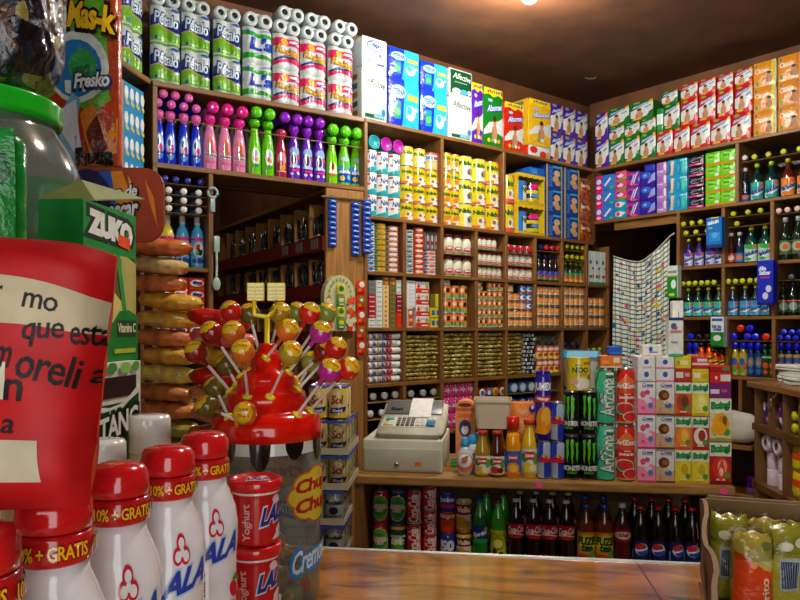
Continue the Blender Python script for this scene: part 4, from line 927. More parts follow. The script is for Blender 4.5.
for k in range(4):
    x = 568+5.1*k
    put(P_, B.loc(B.u(x, -.03), -.03-P_.D/2, zB), B.rz, 'green-capped bottle standing beside the white cartons, %s' % pos_i(k, 4), G_)
    for r, z in enumerate((ZB+.1653, ZB+.2403)): lying(Pl, B, B.u(x, -.02), z+w_*.44+.0006, -.02, 'green-capped bottle lying cap outward, %s, %s row' % (pos_i(k, 4), ['lower', 'upper'][r]), G_)
wh = [('r', .15, .62, .5, .72, 'a:3a7a80'), ('r', .55, .45, .85, .52, 'a:4a5a60'), ('r', .15, .2, .55, .28, 'a:3a6a60'), ('e', .75, .25, .15, .08, 'a:e07a50'), ('r', 0, 0, 1, .08, 'a:2a8a68')]
Pw = bxp('medicine_carton', 'carton', w1(B, 589, 607.5, 3), .12, hz(B, 598, 249.5, 283), 'a:dfe8e4', wh)
for k in range(3): put(Pw, B.loc(B.u(592.2+6.2*k, -.02), -.085, zB), B.rz, 'tall white carton at the right end of the shelving, %s' % ['left', 'middle', 'right'][k], 'white cartons')

# ---- row C: packets and orange-labelled tins
zC_ = ZC+.0003
def packs(x0, x1, z, n, h, base, items, dsc, d=.09):
    P_ = bxp('cigarette_packet', 'packet', w1(B, x0, x1, k=.96), d, h, base, items, bev=.001)
    for r in range(n): put(P_, B.loc(B.u((x0+x1)/2, -.02), -.02-d/2, z+r*(h+.0005)), B.rz, '%s, %s' % (dsc, 'topmost' if (r == n-1 and n > 1) else ['lowest', 'second up', 'third up', 'fourth up', 'fifth up', 'sixth up', 'seventh up', 'eighth up', 'ninth up', 'tenth up'][r]), 'small flat packets in the packet bay')
    return z+n*(h+.0005)
hp = .0262
ln = lambda c: [('r', .12, .35, .88, .6, c)]
z = packs(368.5, 375.8, zC_, 2, hp, 'a:dfe2e0', ln('a:8a9090'), 'small white packet at the foot of the leftmost packet column')
z = packs(368.5, 375.8, z, 5, hp*1.02, 'a:a81c28', ln('a:e0b0b0'), 'small dark red packet in the leftmost packet column')
z = packs(368.5, 375.8, z, 3, hp, 'a:6a6c6c', ln('a:80827f'), 'small grey packet atop the leftmost packet column')
z = packs(376.2, 382.6, zC_, 10, hp*1.02, 'a:e0e4e0', ln('a:9aa0a0'), 'small white packet in the second packet column')
z = packs(383, 389, zC_, 9, hp*1.02, 'a:e0d08a', [('e', .5, .5, .25, .3, 'a:e07030')], 'small cream packet in the third packet column')
z = packs(383, 389, z, 2, hp*.95, 'a:7a6a30', [('r', .3, .15, .8, .85, 'a:e07a28')], 'small brown and orange packet atop the cream column')
z = packs(389.4, 396, zC_, 9, hp*1.02, 'a:6e6434', ln('a:8a7c40'), 'small olive packet in the fourth packet column')
z = packs(389.4, 396, z, 2, hp*.95, 'a:7a6a30', [('r', .3, .15, .8, .85, 'a:e07a28')], 'small brown and orange packet atop the olive column')
z = packs(396.4, 403, zC_, 3, hp*1.1, 'a:e02a10', ln('a:e84a20'), 'small bright red packet at the foot of the fifth packet column')
z = packs(396.4, 403, z, 4, hp, 'a:98182a', ln('a:e0a0a8'), 'small wine red packet in the fifth packet column')
z = packs(396.4, 403, z, 3, hp*1.05, 'a:d8dedc', ln('a:a0a8a8'), 'small white packet atop the fifth packet column')
Ps = bxp('spice_box', 'box', w1(B, 408, 414), .1, .118, 'a:e4e4e0', [('r', .1, .06, .95, .94, 'a:d03a20'), ('e', .5, .75, .3, .1, 'a:e8e8e8'), ('r', .2, .3, .8, .45, 'a:e0b040')])
put(Ps, B.loc(B.u(411, -.02), -.075, zC_), B.rz, 'upright red and white box at the foot of the slim white stack', 'boxes in the second packet bay')
hw = .0225
Pw = bxp('slim_box', 'box', w1(B, 407.2, 416), .1, hw, 'a:dfe4e2', [('r', .3, .4, .8, .6, 'a:b0b8b8')], bev=.001)
for r in range(7): put(Pw, B.loc(B.u(411.6, -.02), -.075, zC_+.1186+r*(hw+.0005)), B.rz, 'slim white box stacked left of the red and white boxes, %s' % ('topmost' if r == 6 else ['lowest', 'second up', 'third up', 'fourth up', 'fifth up', 'sixth up'][r]), 'boxes in the second packet bay')
hr = .0685
Pr = bxp('red_and_white_box', 'box', w1(B, 416.5, 430), .1, hr, 'a:e4e2dc', [('r', 0, 0, 1, .42, 'a:d0301c'), ('r', .12, .38, .24, .85, 'a:d84028'), ('r', .06, .52, .32, .68, 'a:d84028'), ('e', .82, .62, .12, .22, 'a:a8a040'), ('r', .3, .7, .7, .82, 'a:b8bcc0'), ('r', .4, .12, .9, .24, 'a:e8d0c8')])
for r in range(4): put(Pr, B.loc(B.u(423.2, -.02), -.075, zC_+r*(hr+.0006)), B.rz, 'red and white box in the second packet bay, %s' % ['lowest', 'second up', 'third up', 'topmost'][r], 'boxes in the second packet bay')
hy = .062
Py2 = bxp('yellow_box', 'box', w1(B, 431, 441), .1, hy, 'a:e0c818', [('r', .1, .2, .45, .7, 'a:2a6a98'), ('r', .58, .2, .88, .7, 'a:3a6a98'), ('r', 0, .9, 1, 1, 'a:b0a020')])
for r in range(2): put(Py2, B.loc(B.u(436, -.02), -.075, zC_+r*(hy+.0006)), B.rz, 'yellow box with blue squares in the second packet bay, %s' % ['lower', 'upper'][r], 'boxes in the second packet bay')
Po2 = bxp('yellow_box', 'box', w1(B, 431, 436), .1, .08, 'a:6a6018', [('r', .1, .1*k, .9, .1*k+.05, 'a:8a8020') for k in range(1, 9, 2)]); Po3 = bxp('yellow_box', 'box', w1(B, 436.3, 441), .1, .08, 'a:c8c030')
put(Po2, B.loc(B.u(433.5, -.02), -.075, zC_+2*(hy+.0006)), B.rz, 'olive box standing on the yellow boxes with blue squares', 'boxes in the second packet bay')
put(Po3, B.loc(B.u(438.6, -.02), -.075, zC_+2*(hy+.0006)), B.rz, 'plain yellow-green box standing beside the olive one', 'boxes in the second packet bay')
chi = [('r', 0, .36, 1, 1, 's:e8741c'), ('e', .62, .66, .14, .2, 's:2a2a20'), ('e', .35, .7, .14, .16, 's:f0c090'), ('r', 0, .0, 1, .36, 's:7a8a4a'), ('e', .3, .26, .22, .14, 's:4a7a30'), ('e', .65, .24, .22, .13, 's:a8b038'), ('r', 0, .0, 1, .08, 's:b8b8a8')]
chi2 = [('r', 0, .34, 1, .96, 's:f08a18'), ('e', .62, .62, .13, .16, 's:f4ecdc'), ('e', .64, .58, .06, .08, 's:6a4020'), ('e', .3, .6, .14, .12, 's:f4a840'), ('r', 0, .2, 1, .34, 's:d8c8a0'), ('r', 0, 0, 1, .2, 's:6a5a3a')]
def tins(x0, x1, n, rows, h, items, base, dsc, grp, skip=(), z=None):
    z = zC_ if z is None else z
    w_ = w1(B, x0, x1, n, k=.96); P_ = tin('pepper_tin', w_, h, base, items, seg=14)
    for r in range(rows):
        for k in range(n):
            if (k, r) in skip: continue
            put(P_, B.loc(B.u(x0+(x1-x0)*(k+.5)/n, -.02), -.02-w_/2, z+r*(h+.0005)), B.rz+random.uniform(-.3, .3), lab(dsc, k, n, r, rows, ''), grp)
    return w_
tins(445, 469.5, 3, 3, .0875, chi, 's:e8741c', 'large orange and green pepper tin', 'large pepper tins')
Pwb = bxp('small_white_box', 'box', w1(B, 444.6, 451), .08, .03, 'a:d8e0e0', [('r', .1, .4, .9, .6, 'a:7a98a0')])
put(Pwb, B.loc(B.u(448, -.02), -.07, zC_+3*.088), B.rz, 'small white box lying on the left column of large pepper tins', 'boxes in the pepper tin bays')
tins(478.8, 504.5, 5, 5, .0588, chi, 's:e8741c', 'small orange and green tin, five-wide bay', 'small pepper tins, five-wide bay', skip=((1, 4),))
tins(508.8, 534, 4, 5, .0572, chi2, 's:c8701c', 'small orange tin beside blue and white ones', 'small orange tins by the blue ones', skip=((3, 2), (2, 3), (3, 3), (1, 4), (2, 4), (3, 4)))
blu = [('r', 0, .0, 1, 1, 's:1c58a8'), ('e', .5, .55, .28, .32, 's:e4ecf4'), ('e', .58, .56, .14, .18, 's:1c58a8'), ('r', 0, 0, 1, .14, 's:c83a3a')]
w_ = w1(B, 508.8, 534, 4, k=.96); Pbt = tin('milk_tin', w_, .0572, 's:1c58a8', blu, seg=14)
for k, r in ((3, 2), (2, 3), (3, 3), (2, 4), (3, 4)):
    put(Pbt, B.loc(B.u(508.8+6.3*(k+.5), -.02), -.02-w_/2, zC_+r*.0577), B.rz, 'small blue and white tin among orange tins, %s column, %s' % (['', '', 'left', 'right'][k], ['', '', 'lowest', 'middle level', 'top'][r]), 'small blue and white tins')
tins(538.5, 561, 4, 4, .0715, chi2, 's:c8701c', 'small orange tin, bay under the dark sauces', 'orange tins under the dark sauces')
tins(565.5, 585.5, 4, 4, .0735, chi2, 's:d8781c', 'small orange tin, bay under green-capped bottles', 'orange tins under the green-capped bottles')
tins(589.5, 606, 3, 3, .074, chi2, 's:c8701c', 'small orange tin, bay under the white cartons', 'orange tins under the white cartons')

# ---- row D: sacks of salt and beans
zD_ = ZD+.0003
salt_it = [('r', .02, -.2, .07, 1.2, 'f:d02030'), ('r', .93, -.2, .98, 1.2, 'f:d02030'), ('t', 'SAL', .22, .3, .4, .72, 'f:2a4a90', .04), ('e', .5, .5, .06, .3, 'f:e0a030'), ('t', 'LA FINA', .58, .3, .88, .72, 'f:2a4a90', .04)]
hs_ = .041
Psa = [loaf('salt_bag', 'salt', w1(B, 367.5, 389), .2, hs_, 'f:e6e8e4', salt_it, .06, 'f:d8d8d4', k, 9, .42) for k in range(2)]
Psb = [loaf('salt_bag', 'salt', w1(B, 389.5, 406)*.95, .2, hs_, 'f:e6e8e4', [('p', [(.0, 0), (.1, 0), (.25, 1), (0, 1)], 'f:d02030')], .10, 'f:d8d8d4', k+5, 3.4, .5) for k in range(3)]
G_ = 'white salt bags'
N7 = ['lowest', 'second up', 'third up', 'middle', 'third down', 'second down', 'topmost']
for r in range(7):
    z = zD_+r*(hs_+.0005)
    put(Psa[r % 2], B.loc(B.u(378+random.uniform(-.4, .4), -.02), -.125, z), B.rz, 'white salt bag with red ends and blue print, left stack, %s' % N7[r], G_)
    put(Psb[r % 3], B.loc(B.u(397.3+random.uniform(-.3, .3), -.02), -.125, z), B.rz+random.uniform(-.05, .05), 'plain-ended white salt bag, right stack, %s' % N7[r], G_)
bean_it = [('r', .1, .2, .3, .5, 'f:c8b048'), ('r', .45, .55, .62, .8, 'f:d8cc80'), ('r', .7, .15, .85, .4, 'f:a89030'), ('e', .2, .7, .06, .08, 'f:e8e4c0')]
N11 = ['lowest', 'second up', 'third up', 'fourth up', 'fifth up', 'middle', 'fifth down', 'fourth down', 'third down', 'second down', 'topmost']
def beans(x0, x1, ncol, rows, spec, dsc, grp, h, seed, bits=bean_it, ends='f:c0b878'):
    w_ = w1(B, x0, x1, ncol, k=.97)
    Ps_ = [loaf('bean_bag', 'beans', w_, .2, h, spec, bits, .14, ends, seed+k, 6, .45) for k in range(4)]
    for r in range(rows):
        for k in range(ncol):
            put(Ps_[(r*3+k*2+seed) % 4], B.loc(B.u(x0+(x1-x0)*(k+.5)/ncol, -.02), -.125-random.random()*.012, zD_+r*(h+.0005)), B.rz+random.uniform(-.05, .05), ', '.join(q for q in (dsc, pos_i(k, ncol) and ['left', 'right'][k]+' stack' if ncol > 1 else '', N11[r] if rows == 11 else ['lowest', 'second up', 'third up', 'fourth up', 'fifth up', 'sixth up', 'seventh up', 'eighth up', 'ninth up', 'tenth up', '11', '12'][r] if r < rows-1 else 'topmost') if q), grp)
beans(408, 441, 2, 11, 'd:8e782e', 'olive brown bean bag beside the salt', 'bean bags beside the salt', .0245, 1)
beans(444.5, 475.5, 2, 11, 'd:8c762c', 'olive brown bean bag under the large pepper tins', 'bean bags under the large pepper tins', .0255, 2)
beans(478.8, 506, 2, 11, 'd:88722c', 'olive brown bean bag under the five-wide tins', 'bean bags under the five-wide tins', .0255, 3)
beans(509, 526.5, 1, 11, 'd:84702c', 'olive brown bean bag left of the black bags', 'bean bags left of the black ones', .0255, 4)
blk = [('r', .1, .3, .4, .7, 'f:d8dcdc'), ('r', .55, .2, .7, .8, 'f:a8b0b0')]
beans(527, 538, 2, 10, 'f:2c2e30', 'small black and silver bag', 'black and silver bags', .0275, 6, blk, 'f:a8acac')
# jars and tins right of the black bags
w_ = w1(B, 539, 561, 4, k=.95)
Pz = tin('fruit_tin', w_, .098, 's:e8d040', [('r', 0, .5, 1, .95, 's:e0584a'), ('e', .5, .74, .3, .14, 's:f0d8c8'), ('r', .1, .1, .9, .45, 's:e4d460'), ('e', .5, .3, .25, .14, 's:d8402a'), ('e', .7, .5, .12, .08, 's:3a3a90')], seg=14)
for r in range(2):
    for k in range(4): put(Pz, B.loc(B.u(541.7+5.5*k, -.02), -.02-w_/2, zD_+r*.0986), B.rz, lab('red and yellow tin under the grey lids', k, 4, r, 2, ''), 'red and yellow tins')
w_ = w1(B, 539, 558.5, 3, k=.9)
Pq = tin('wide_tin', w_, .11, 's:c8b838', (), 'm:8a8c88', top='m:6a6e6c')
for k in range(3): lying(Pq, B, B.u(542.5+6.3*k, -.02), zD_+.198+w_/2, -.02, 'tin lying with its grey lid outward over red tins, %s' % ['left', 'middle', 'right'][k], 'lying grey-lidded tins')
P_ = bottle('sauce_bottle', 'sauce bottle', .022, .21, 's:181216', 'p:1a2a78', [('r', 0, 0, 1, 1, 's:2a2450'), ('e', .5, .5, .35, .4, 's:c03a4a'), ('r', .2, .4, .8, .6, 's:d8d4dc')], (.08, .36), cr=.013, ch=.03, nr=.009, seg=12)
for k in range(3): put(P_, B.loc(B.u(568+6.6*k, -.03), -.06, zD_), B.rz, 'dark bottle with blue cap over the milk powder tub, %s' % ['left', 'middle', 'right'][k], 'dark blue-capped bottles')
P_ = bottle('sauce_bottle', 'sauce bottle', .021, .165, 's:3a2418', 'p:d8d820', [('r', 0, 0, 1, .5, 's:c83020'), ('r', 0, .5, 1, 1, 's:3aa030'), ('r', 0, 0, 1, .14, 's:e0d030')], (.04, .5), cr=.014, ch=.018, nr=.010, seg=12)
for k in range(3): put(P_, B.loc(B.u(591.5+5.6*k, -.03), -.06, zD_), B.rz, 'small bottle with yellow cap and green label, %s' % ['left', 'middle', 'right'][k], 'yellow-capped sauce bottles')

# ---- row E behind the till
P_ = bottle('vinegar_bottle', 'bottle', .031, .20, 's:140c08', 'p:dfe2e0', (), cr=.021, ch=.024, nr=.014, seg=12)
for bay, (xs, nm) in enumerate((((374, 385.5, 396), 'left dark bay'), ((412, 424, 434.5), 'right dark bay'))):
    for r, z in enumerate((ZD-.107, ZD-.205)):
        for k, x in enumerate(xs):
            lying(P_, B, B.u(x-(3 if r else 0), -.03), z+.0316, -.03, 'dark bottle lying with white cap outward, %s, %s row, %s' % (['left', 'middle', 'right'][k], ['upper', 'lower'][r], nm), 'white-capped dark bottles above the till')
pk = [('e', random.random(), random.random(), .07, .05, random.choice(['f:f8d0e0', 'f:8a3a90', 'f:e8406a', 'f:f4f0f4', 'f:5a3a98']), random.random()*3) for _ in range(16)]+[('t', 'bon', .2, .42, .8, .6, 'f:f8e8f0', .06)]
Ppk = softp('sweets_bag', 'sweets', w1(B, 444.5, 475, 4), .1, .098, 'f:e0408a', pk, bulge=.01)
for r in range(3):
    for k in range(4): put(Ppk, B.loc(B.u(448.3+7.6*k, -.02), -.075, ZE+.0004+r*.0988), B.rz, lab('pink sweets bag right of the till', k, 4, r, 3, ''), 'pink sweets bags')
w_ = w1(B, 479, 506, 4, k=.95)
def rnd(a, b, c): return tin('biscuit_roll', w_, .16, 's:'+a, (), 's:'+a, top='s:'+b)
for k, (a, b) in enumerate((('c8302a', 'e0e0dc'), ('c83a2a', '3a62b0'), ('b88a3a', 'c8a050'), ('d84a3a', 'e4dcc8'))):
    m = MB(); Mx = Matrix.Identity(4); r = w_/2
    m.lathe([(r*.9, 0, 's:'+a), (r, .004, 's:'+a), (r, .156, 's:'+a), (r*.9, .16, 's:'+b)], 16)
    m.add([(r*.55*cos(i*pi/6), r*.55*sin(i*pi/6), .1606) for i in range(12)], [tuple(range(12))], 's:'+['3a62b0', 'e4e4e0', 'a87830', '2a7a5a'][k])
    P_ = Prod('biscuit_roll', 'biscuits', w_, w_, .16, [('', m)])
    lying(P_, B, B.u(482.5+6.75*k, -.02), ZD-.1353+w_/2+.001, -.02, 'round biscuit roll with patterned end outward, %s' % pos_i(k, 4), 'biscuit rolls')
Pbr = softp('biscuit_bag', 'biscuits', w1(B, 479, 506, 4), .1, .15, 'f:a8946a', [('e', .5, .5, .35, .3, 'f:c0a878'), ('p', [(.1, .3), (.9, .7), (.9, .8), (.1, .42)], 'f:c8a040'), ('e', .5, .2, .3, .1, 'f:a06048')], bulge=.012)
for k in range(4): put(Pbr, B.loc(B.u(482.5+6.75*k, -.02), -.075, ZE+.0004), B.rz, 'beige biscuit bag under the biscuit rolls, %s' % pos_i(k, 4), 'beige biscuit bags')
w_ = w1(B, 510, 535, 3, k=.9)
m_it = [('e', .5, .5, .42, .42, 's:1c3a90')]
for r, (z, cols) in enumerate(((ZD-.1253, ('c8d8e4', 'b8ccd8', 'd0dce4')), (ZD-.2353, ('2848a0', 'c8a858', 'a83a4a')), (ZE+.0005, ('a8a060', 'd0b870', '30489a')))):
    for k in range(3):
        a = ['3a6ab0', '1c3a90', '1a3070'][r]; rr = w_/2; m = MB()
        m.lathe([(rr*.85, 0, 's:'+a), (rr, .01, 's:'+a), (rr, .12, 's:'+a), (rr*.9, .13, 's:'+a), (rr*.8, .131, 's:'+cols[k])], 16)
        m.add([(rr*.45*cos(i*pi/6), rr*.45*sin(i*pi/6), .1316) for i in range(12)], [tuple(range(12))], 's:'+['d8e4ea', 'e0dcc8', '203a80'][r])
        P_ = Prod('round_tub', 'tub', w_, w_, .131, [('', m)])
        lying(P_, B, B.u(514.5+8.6*k, -.02), z+rr+.001, -.02, lab('round blue tub lying lid outward', k, 3, 2-r, 3, 'left of the tall mango can' if 0 else 'bay right of the biscuits'), 'round blue tubs')
# ------------------------------------------------------------------ right wall
ROT[0] = .35
G_ = 'sanitary towel packs'
zr = R2+.0003
def rgrid(x0, x1, rows, h, base, it, dsc, z=zr, d=.14, v=-.02, n=1, film=True, nm2=None):
    w_ = w1(R, x0, x1, n)
    P_ = softp('sanitary_pack', 'sanitary towels', w_, d, h, 'f:'+base, it, bulge=.006)
    for r in range(rows):
        for k in range(n): put(P_, R.loc(R.u(x0+(x1-x0)*(k+.5)/n, v), v-d/2, z+r*(h+.0006)), R.rz, ', '.join(q for q in (dsc, nm2[r] if nm2 else '', ['left', 'right'][k]+' column' if n == 2 else '', ['lowest', 'second up', 'third up', 'topmost', ''][r] if rows == 4 else ['lowest', 'second up', 'third up', 'fourth up', 'topmost'][r] if rows == 5 else (['lowest', 'middle one', 'topmost'][r] if rows == 3 else '')) if q), G_)
    return z+rows*(h+.0006)
pk_ = [('r', 0, 0, .42, 1, 'f:e01a78'), ('e', .24, .62, .2, .26, 'f:3a4ac0'), ('e', .24, .6, .13, .18, 'f:f0d8e4'), ('p', [(.5, .3), (.58, .25), (.86, .7), (.78, .78)], 'f:e4ecf4'), ('e', .86, .14, .1, .1, 'f:4ac040'), ('e', .24, .2, .12, .1, 'f:f0c8d8')]
rgrid(593.5, 614, 3, .112, '2a78d0', pk_, 'blue and magenta pad pack at the corner')
mx = [('p', [(0, .2), (.5, .1), (1, .4), (1, .7), (.4, .6), (0, .8)], 'f:e82a78'), ('e', .5, .5, .3, .2, 'f:f0d0e0'), ('p', [(0, 0), (1, 0), (1, .3), (.4, .1)], 'f:50b840'), ('e', .3, .7, .14, .12, 'f:4a3aa8')]
z = rgrid(614.5, 625, 2, .068, '18a0b8', [('p', [(0, .3), (.6, .2), (1, .6), (.5, .8), (0, .7)], 'f:e8e8f0'), ('e', .3, .5, .18, .2, 'f:e02a78')], 'narrow teal pack in the pad bay', nm2=['lower one', 'upper one'])
rgrid(614.5, 625.5, 3, .069, 'd8506a', mx, 'narrow pink and green pack in the pad bay', z)
pv = [('p', [(0, .2), (.4, .1), (.6, .9), (0, .9)], 'f:d0287a'), ('e', .3, .6, .18, .18, 'f:3a30a0'), ('p', [(.5, .2), (.6, .2), (.9, .9), (.8, .9)], 'f:e0dcf0'), ('p', [(.3, .1), (.4, .1), (.7, .8), (.6, .8)], 'f:c8c0e8'), ('e', .6, .1, .3, .07, 'f:e8507a')]
rgrid(626, 639, 3, .108, '5a2aa8', pv, 'violet and pink pad pack')
vb = [('e', .4, .7, .36, .22, 'f:2a60d0'), ('p', [(.5, .1), (1, .3), (1, .8), (.8, .7)], 'f:8a9ae8'), ('r', 0, 0, 1, .14, 'f:3a1a90'), ('e', .35, .7, .12, .08, 'f:80b0f0'), ('e', .7, .35, .09, .07, 'f:e86a5a')]
z = rgrid(639.5, 654.5, 3, .103, '2a1aa8', vb, 'deep blue pad pack')
Pz_ = softp('sanitary_pack', 'sanitary towels', w1(R, 644, 654), .1, .05, 'f:1838b8', (), bulge=.004)
put(Pz_, R.loc(R.u(649, -.05), -.10, z+.0003), R.rz, 'small blue packet lying on the deep blue pad packs', G_)
ll = [('r', .0, .0, 1, .24, 'f:b890d0'), ('r', .05, .24, .7, .32, 'f:e8e0f0'), ('r', .1, .5, .6, .86, 'f:9a6ac0'), ('r', .75, .3, .95, .95, 'f:d8d0e8')]
rgrid(656, 666, 4, .087, 'a878c8', ll, 'lilac pack left of the turquoise ones')
tq = [('p', [(.12, .1), (.3, .1), (.36, .9), (.2, .95)], 'f:e8c8b0'), ('e', .1, .5, .1, .36, 'f:1c70b0'), ('e', .58, .45, .13, .36, 'f:1a78c0'), ('e', .58, .45, .07, .26, 'f:3aa8d8'), ('e', .84, .5, .1, .4, 'f:38d0a8'), ('r', .66, .86, .98, .94, 'f:a0e0f0')]
rgrid(666.5, 686.5, 3, .117, '18a0d0', tq, 'turquoise pack with ovals')
bk = [('r', 0, .08, 1, .26, 'f:e03a8a'), ('p', [(.1, .5), (.9, .75), (.9, .82), (.1, .6)], 'f:8a90a0'), ('e', .4, .75, .25, .1, 'f:50586a'), ('e', .75, .16, .2, .07, 'f:f0c0d8'), ('r', .2, .36, .7, .42, 'f:c0a0b0')]
rgrid(688, 703, 5, .0695, '15161e', bk, 'black pack with pink band')
gn = [('p', [(0, 0), (1, 0), (1, .2), (.5, .1), (0, .22)], 'f:e8902a'), ('e', .42, .62, .3, .2, 'f:9ae030'), ('t', 'Saba', .2, .56, .66, .72, 'f:1c8a30', .05), ('e', .8, .3, .14, .12, 'f:e8f0d8'), ('r', .3, .88, .7, .94, 'f:2a8a20')]
rgrid(704.5, 734.5, 4, .0875, '6ad010', gn, 'lime green pack with orange foot', n=2, d=.12)

# cleaner bottles
def fab(name, w_, h, body, cap, band, wash, tilt='s:d8eef0', txt='Fabuloso'):
    R_ = w_/2; pr = [(R_*.92, 0), (R_, .01), (R_, h*.56), (R_*.86, h*.63), (R_*.55, h*.7), (R_*.36, h*.8), (R_*.34, h*.9)]
    it = [('r', 0, 0, 1, 1, 's:'+band), ('e', .5, .9, .4, .2, 's:'+wash), ('p', [(0, .1), (.2, .0), (1, .55), (1, .8), (0, .3)], 's:e4eef0'), ('t', txt, .08, .38, .92, .62, 's:1c4a98', .06, .2, .3), ('e', .75, .82, .14, .12, 's:e8663a'), ('e', .3, .14, .2, .1, 's:'+wash)]
    return bottle(name, 'cleaner', R_, h, 's:'+body, 'p:'+cap, it, (.04, .5), cr=R_*.4, ch=h*.1, nr=R_*.34, prof=pr, sy=.8, seg=14)
def lie_row(P_, xs, z, dsc, grp, v=-.02, W=R):
    n = len(xs)
    for k, x in enumerate(xs): lying(P_, W, W.u(x, v), z+P_.W*.5+.0006, v, '%s, %s' % (dsc, pos_i(k, n) or 'alone'), grp)
def stand(P_, xs, z, dsc, grp, v=-.04, W=R, names=None):
    n = len(xs)
    for k, x in enumerate(xs): put(P_, W.loc(W.u(x, v), v-P_.D/2, z), W.rz+random.uniform(-.1, .1), '%s%s' % (dsc, (', '+pos_i(k, n)) if n > 1 else ''), grp)
Lc = {}
def capb(cap, w_=.034, h=.2, body='183028', cr=.017):
    key = (cap, w_, body)
    if key not in Lc: Lc[key] = bottle('cleaner_bottle', 'cleaner', w_/2, h, 's:'+body, 'p:'+cap, (), cr=cr, ch=.025, nr=.012, seg=12)
    return Lc[key]
G_ = 'cleaner bottles in the high right bay'
w_ = w1(R, 748, 762)*1.0; hB = .235
Fg = fab('cleaner_bottle', w_*.9, hB, '06302e', 'a8c81c', '2aa098', '30b0a8'); Fo = fab('cleaner_bottle', w_*.9, hB, '5a1a0c', 'c8b81c', 'e8902a', 'e87a2a')
Fs = bottle('cleaner_bottle', 'cleaner', .026, .22, 's:101c3a', 'p:d8d0cc', [('r', 0, 0, 1, .3, 's:2a70c0'), ('e', .5, .2, .3, .1, 's:e06a3a'), ('tv', 'pino', .4, .4, .6, .9, 's:c8d0d8', .02)], (.05, .6), cr=.014, ch=.022, nr=.012, seg=12)
stand(Fs, (743.5,), zr, 'slim dark bottle with blue foot at the left of the high right bay', G_)
stand(Fg, (755, 769.5), zr, 'teal cleaner bottle with tilted label in the high right bay', G_)
stand(Fo, (786, 802), zr, 'orange cleaner bottle with tilted label in the high right bay', G_)
lie_row(capb('c8d03a', body='0c2a28'), (754, 768, 783, 799), R2+.2553, 'bottle lying with yellow cap over the high right cleaners', G_)
lying(capb('e4dcd8', body='101c3a'), R, R.u(744.5, -.02), R2+.2553+.0231, -.02, 'bottle lying with pale red-centred cap, left of the yellow caps', G_)
# second row
zr3 = R3+.0003
G_ = 'purple cleaner bottles'
w_ = w1(R, 682, 718, 4)
Fp = fab('cleaner_bottle', w_*.98, .19, '2a1260', 'c0c81c', 'c8c8e8', '5a4ac8')
stand(Fp, (687, 697.5, 708.5, 717.5), zr3, 'purple cleaner bottle with pale label', G_)
for r, z in enumerate((R3+.2103, R3+.2723)): lie_row(capb('c0c81c', body='2a1450'), (683, 691.5, 700, 708.5) if r else (685.5, 695.5, 707), z, 'purple bottle lying cap outward, %s row' % ['lower', 'upper'][r], G_)
G_ = 'cleaner bottles right of the hanging blue box'
Fr = bottle('cleaner_bottle', 'cleaner', .025, .2, 's:3a1014', 'p:c8d8dc', [('r', 0, 0, 1, 1, 's:d83a2a'), ('e', .5, .5, .3, .3, 's:f0d0c0')], (.06, .34), cr=.014, ch=.02, nr=.012, seg=12)
Fb = bottle('cleaner_bottle', 'cleaner', .025, .2, 's:0f2440', 'p:b0c8d4', [('r', 0, 0, 1, 1, 's:2a80d0'), ('e', .5, .5, .3, .3, 's:e07a4a')], (.06, .34), cr=.014, ch=.02, nr=.012, seg=12)
stand(Fr, (729.5,), zr3, 'slim dark red bottle beside the hanging blue box', G_)
stand(Fb, (738,), zr3, 'slim dark blue bottle beside the big green cleaners', G_)
w_ = w1(R, 742, 771, 2)
Fn = fab('cleaner_bottle', w_*.93, .232, '08403a', 'b8c81c', 'b8dcd0', '38b048')
stand(Fn, (749, 763), zr3, 'large green cleaner bottle with leaf label', G_)
lie_row(capb('b8c020'), (736.5,), R3+.2353, 'bottle lying with yellow cap above the slim bottles', G_)
lie_row(capb('b8c020'), (733, 747.5, 760), R3+.3003, 'bottle lying with yellow cap, upper row over green cleaners', G_)
G_ = 'dark green bottles at the right edge'
Fd = bottle('cleaner_bottle', 'cleaner', w1(R, 777, 790)/2, .265, 's:0c2418', 'p:a8bcc4', [('r', 0, 0, 1, 1, 's:5a6a3a'), ('e', .5, .55, .36, .34, 's:a8b8a8'), ('e', .5, .55, .16, .2, 's:e06a30'), ('tv', 'PINOL', .42, 1.1, .58, 2, 's:c8d4d0', .03)], (.14, .46), cr=.015, ch=.03, nr=.013, seg=14)
stand(Fd, (783, 796, 809), zr3, 'tall dark green bottle with orange-centred label at the right edge', G_)
lie_row(capb('e8cabc', body='0c2418'), (778.5, 787, 797, 808), R3+.2853, 'bottle lying with pale orange cap over the dark green ones', G_)
# third row
zr4 = R4+.0003
G_ = 'cleaner bottles with turquoise labels'
w_ = w1(R, 682, 722, 4)
Ft = fab('cleaner_bottle', w_*.98, .195, '06302c', 'c8d01c', '48b8d0', '38c080'); Ft2 = fab('cleaner_bottle', w_*.98, .195, '08283c', 'c8d01c', '50a8d8', '3a90d0')
stand(Ft, (686.5, 696.5, 706.5, 717), zr4, 'green bottle with turquoise label, left bay above the sprays', G_)
lie_row(capb('c0cc1c'), (682.5, 688.5, 694.5, 701, 707, 713.5), R4+.2053, 'bottle lying yellow cap outward over turquoise labels, left bay', G_)
stand(Ft2, (731, 743.5, 754, 765), zr4, 'blue bottle with turquoise label, middle bay above the sprays', G_)
lie_row(capb('c0cc1c'), (728, 735, 742, 749.5, 756.5), R4+.2053, 'bottle lying yellow cap outward over turquoise labels, middle bay', G_)
Fx = bottle('cleaner_bottle', 'cleaner', .031, .205, 's:0c1c14', 'p:202824', [('r', 0, 0, 1, 1, 's:2a4a30'), ('e', .5, .5, .3, .34, 's:98b0a0'), ('r', .1, .9, .9, 1.1, 's:e8602a')], (.1, .46), cr=.014, ch=.026, nr=.012, seg=14)
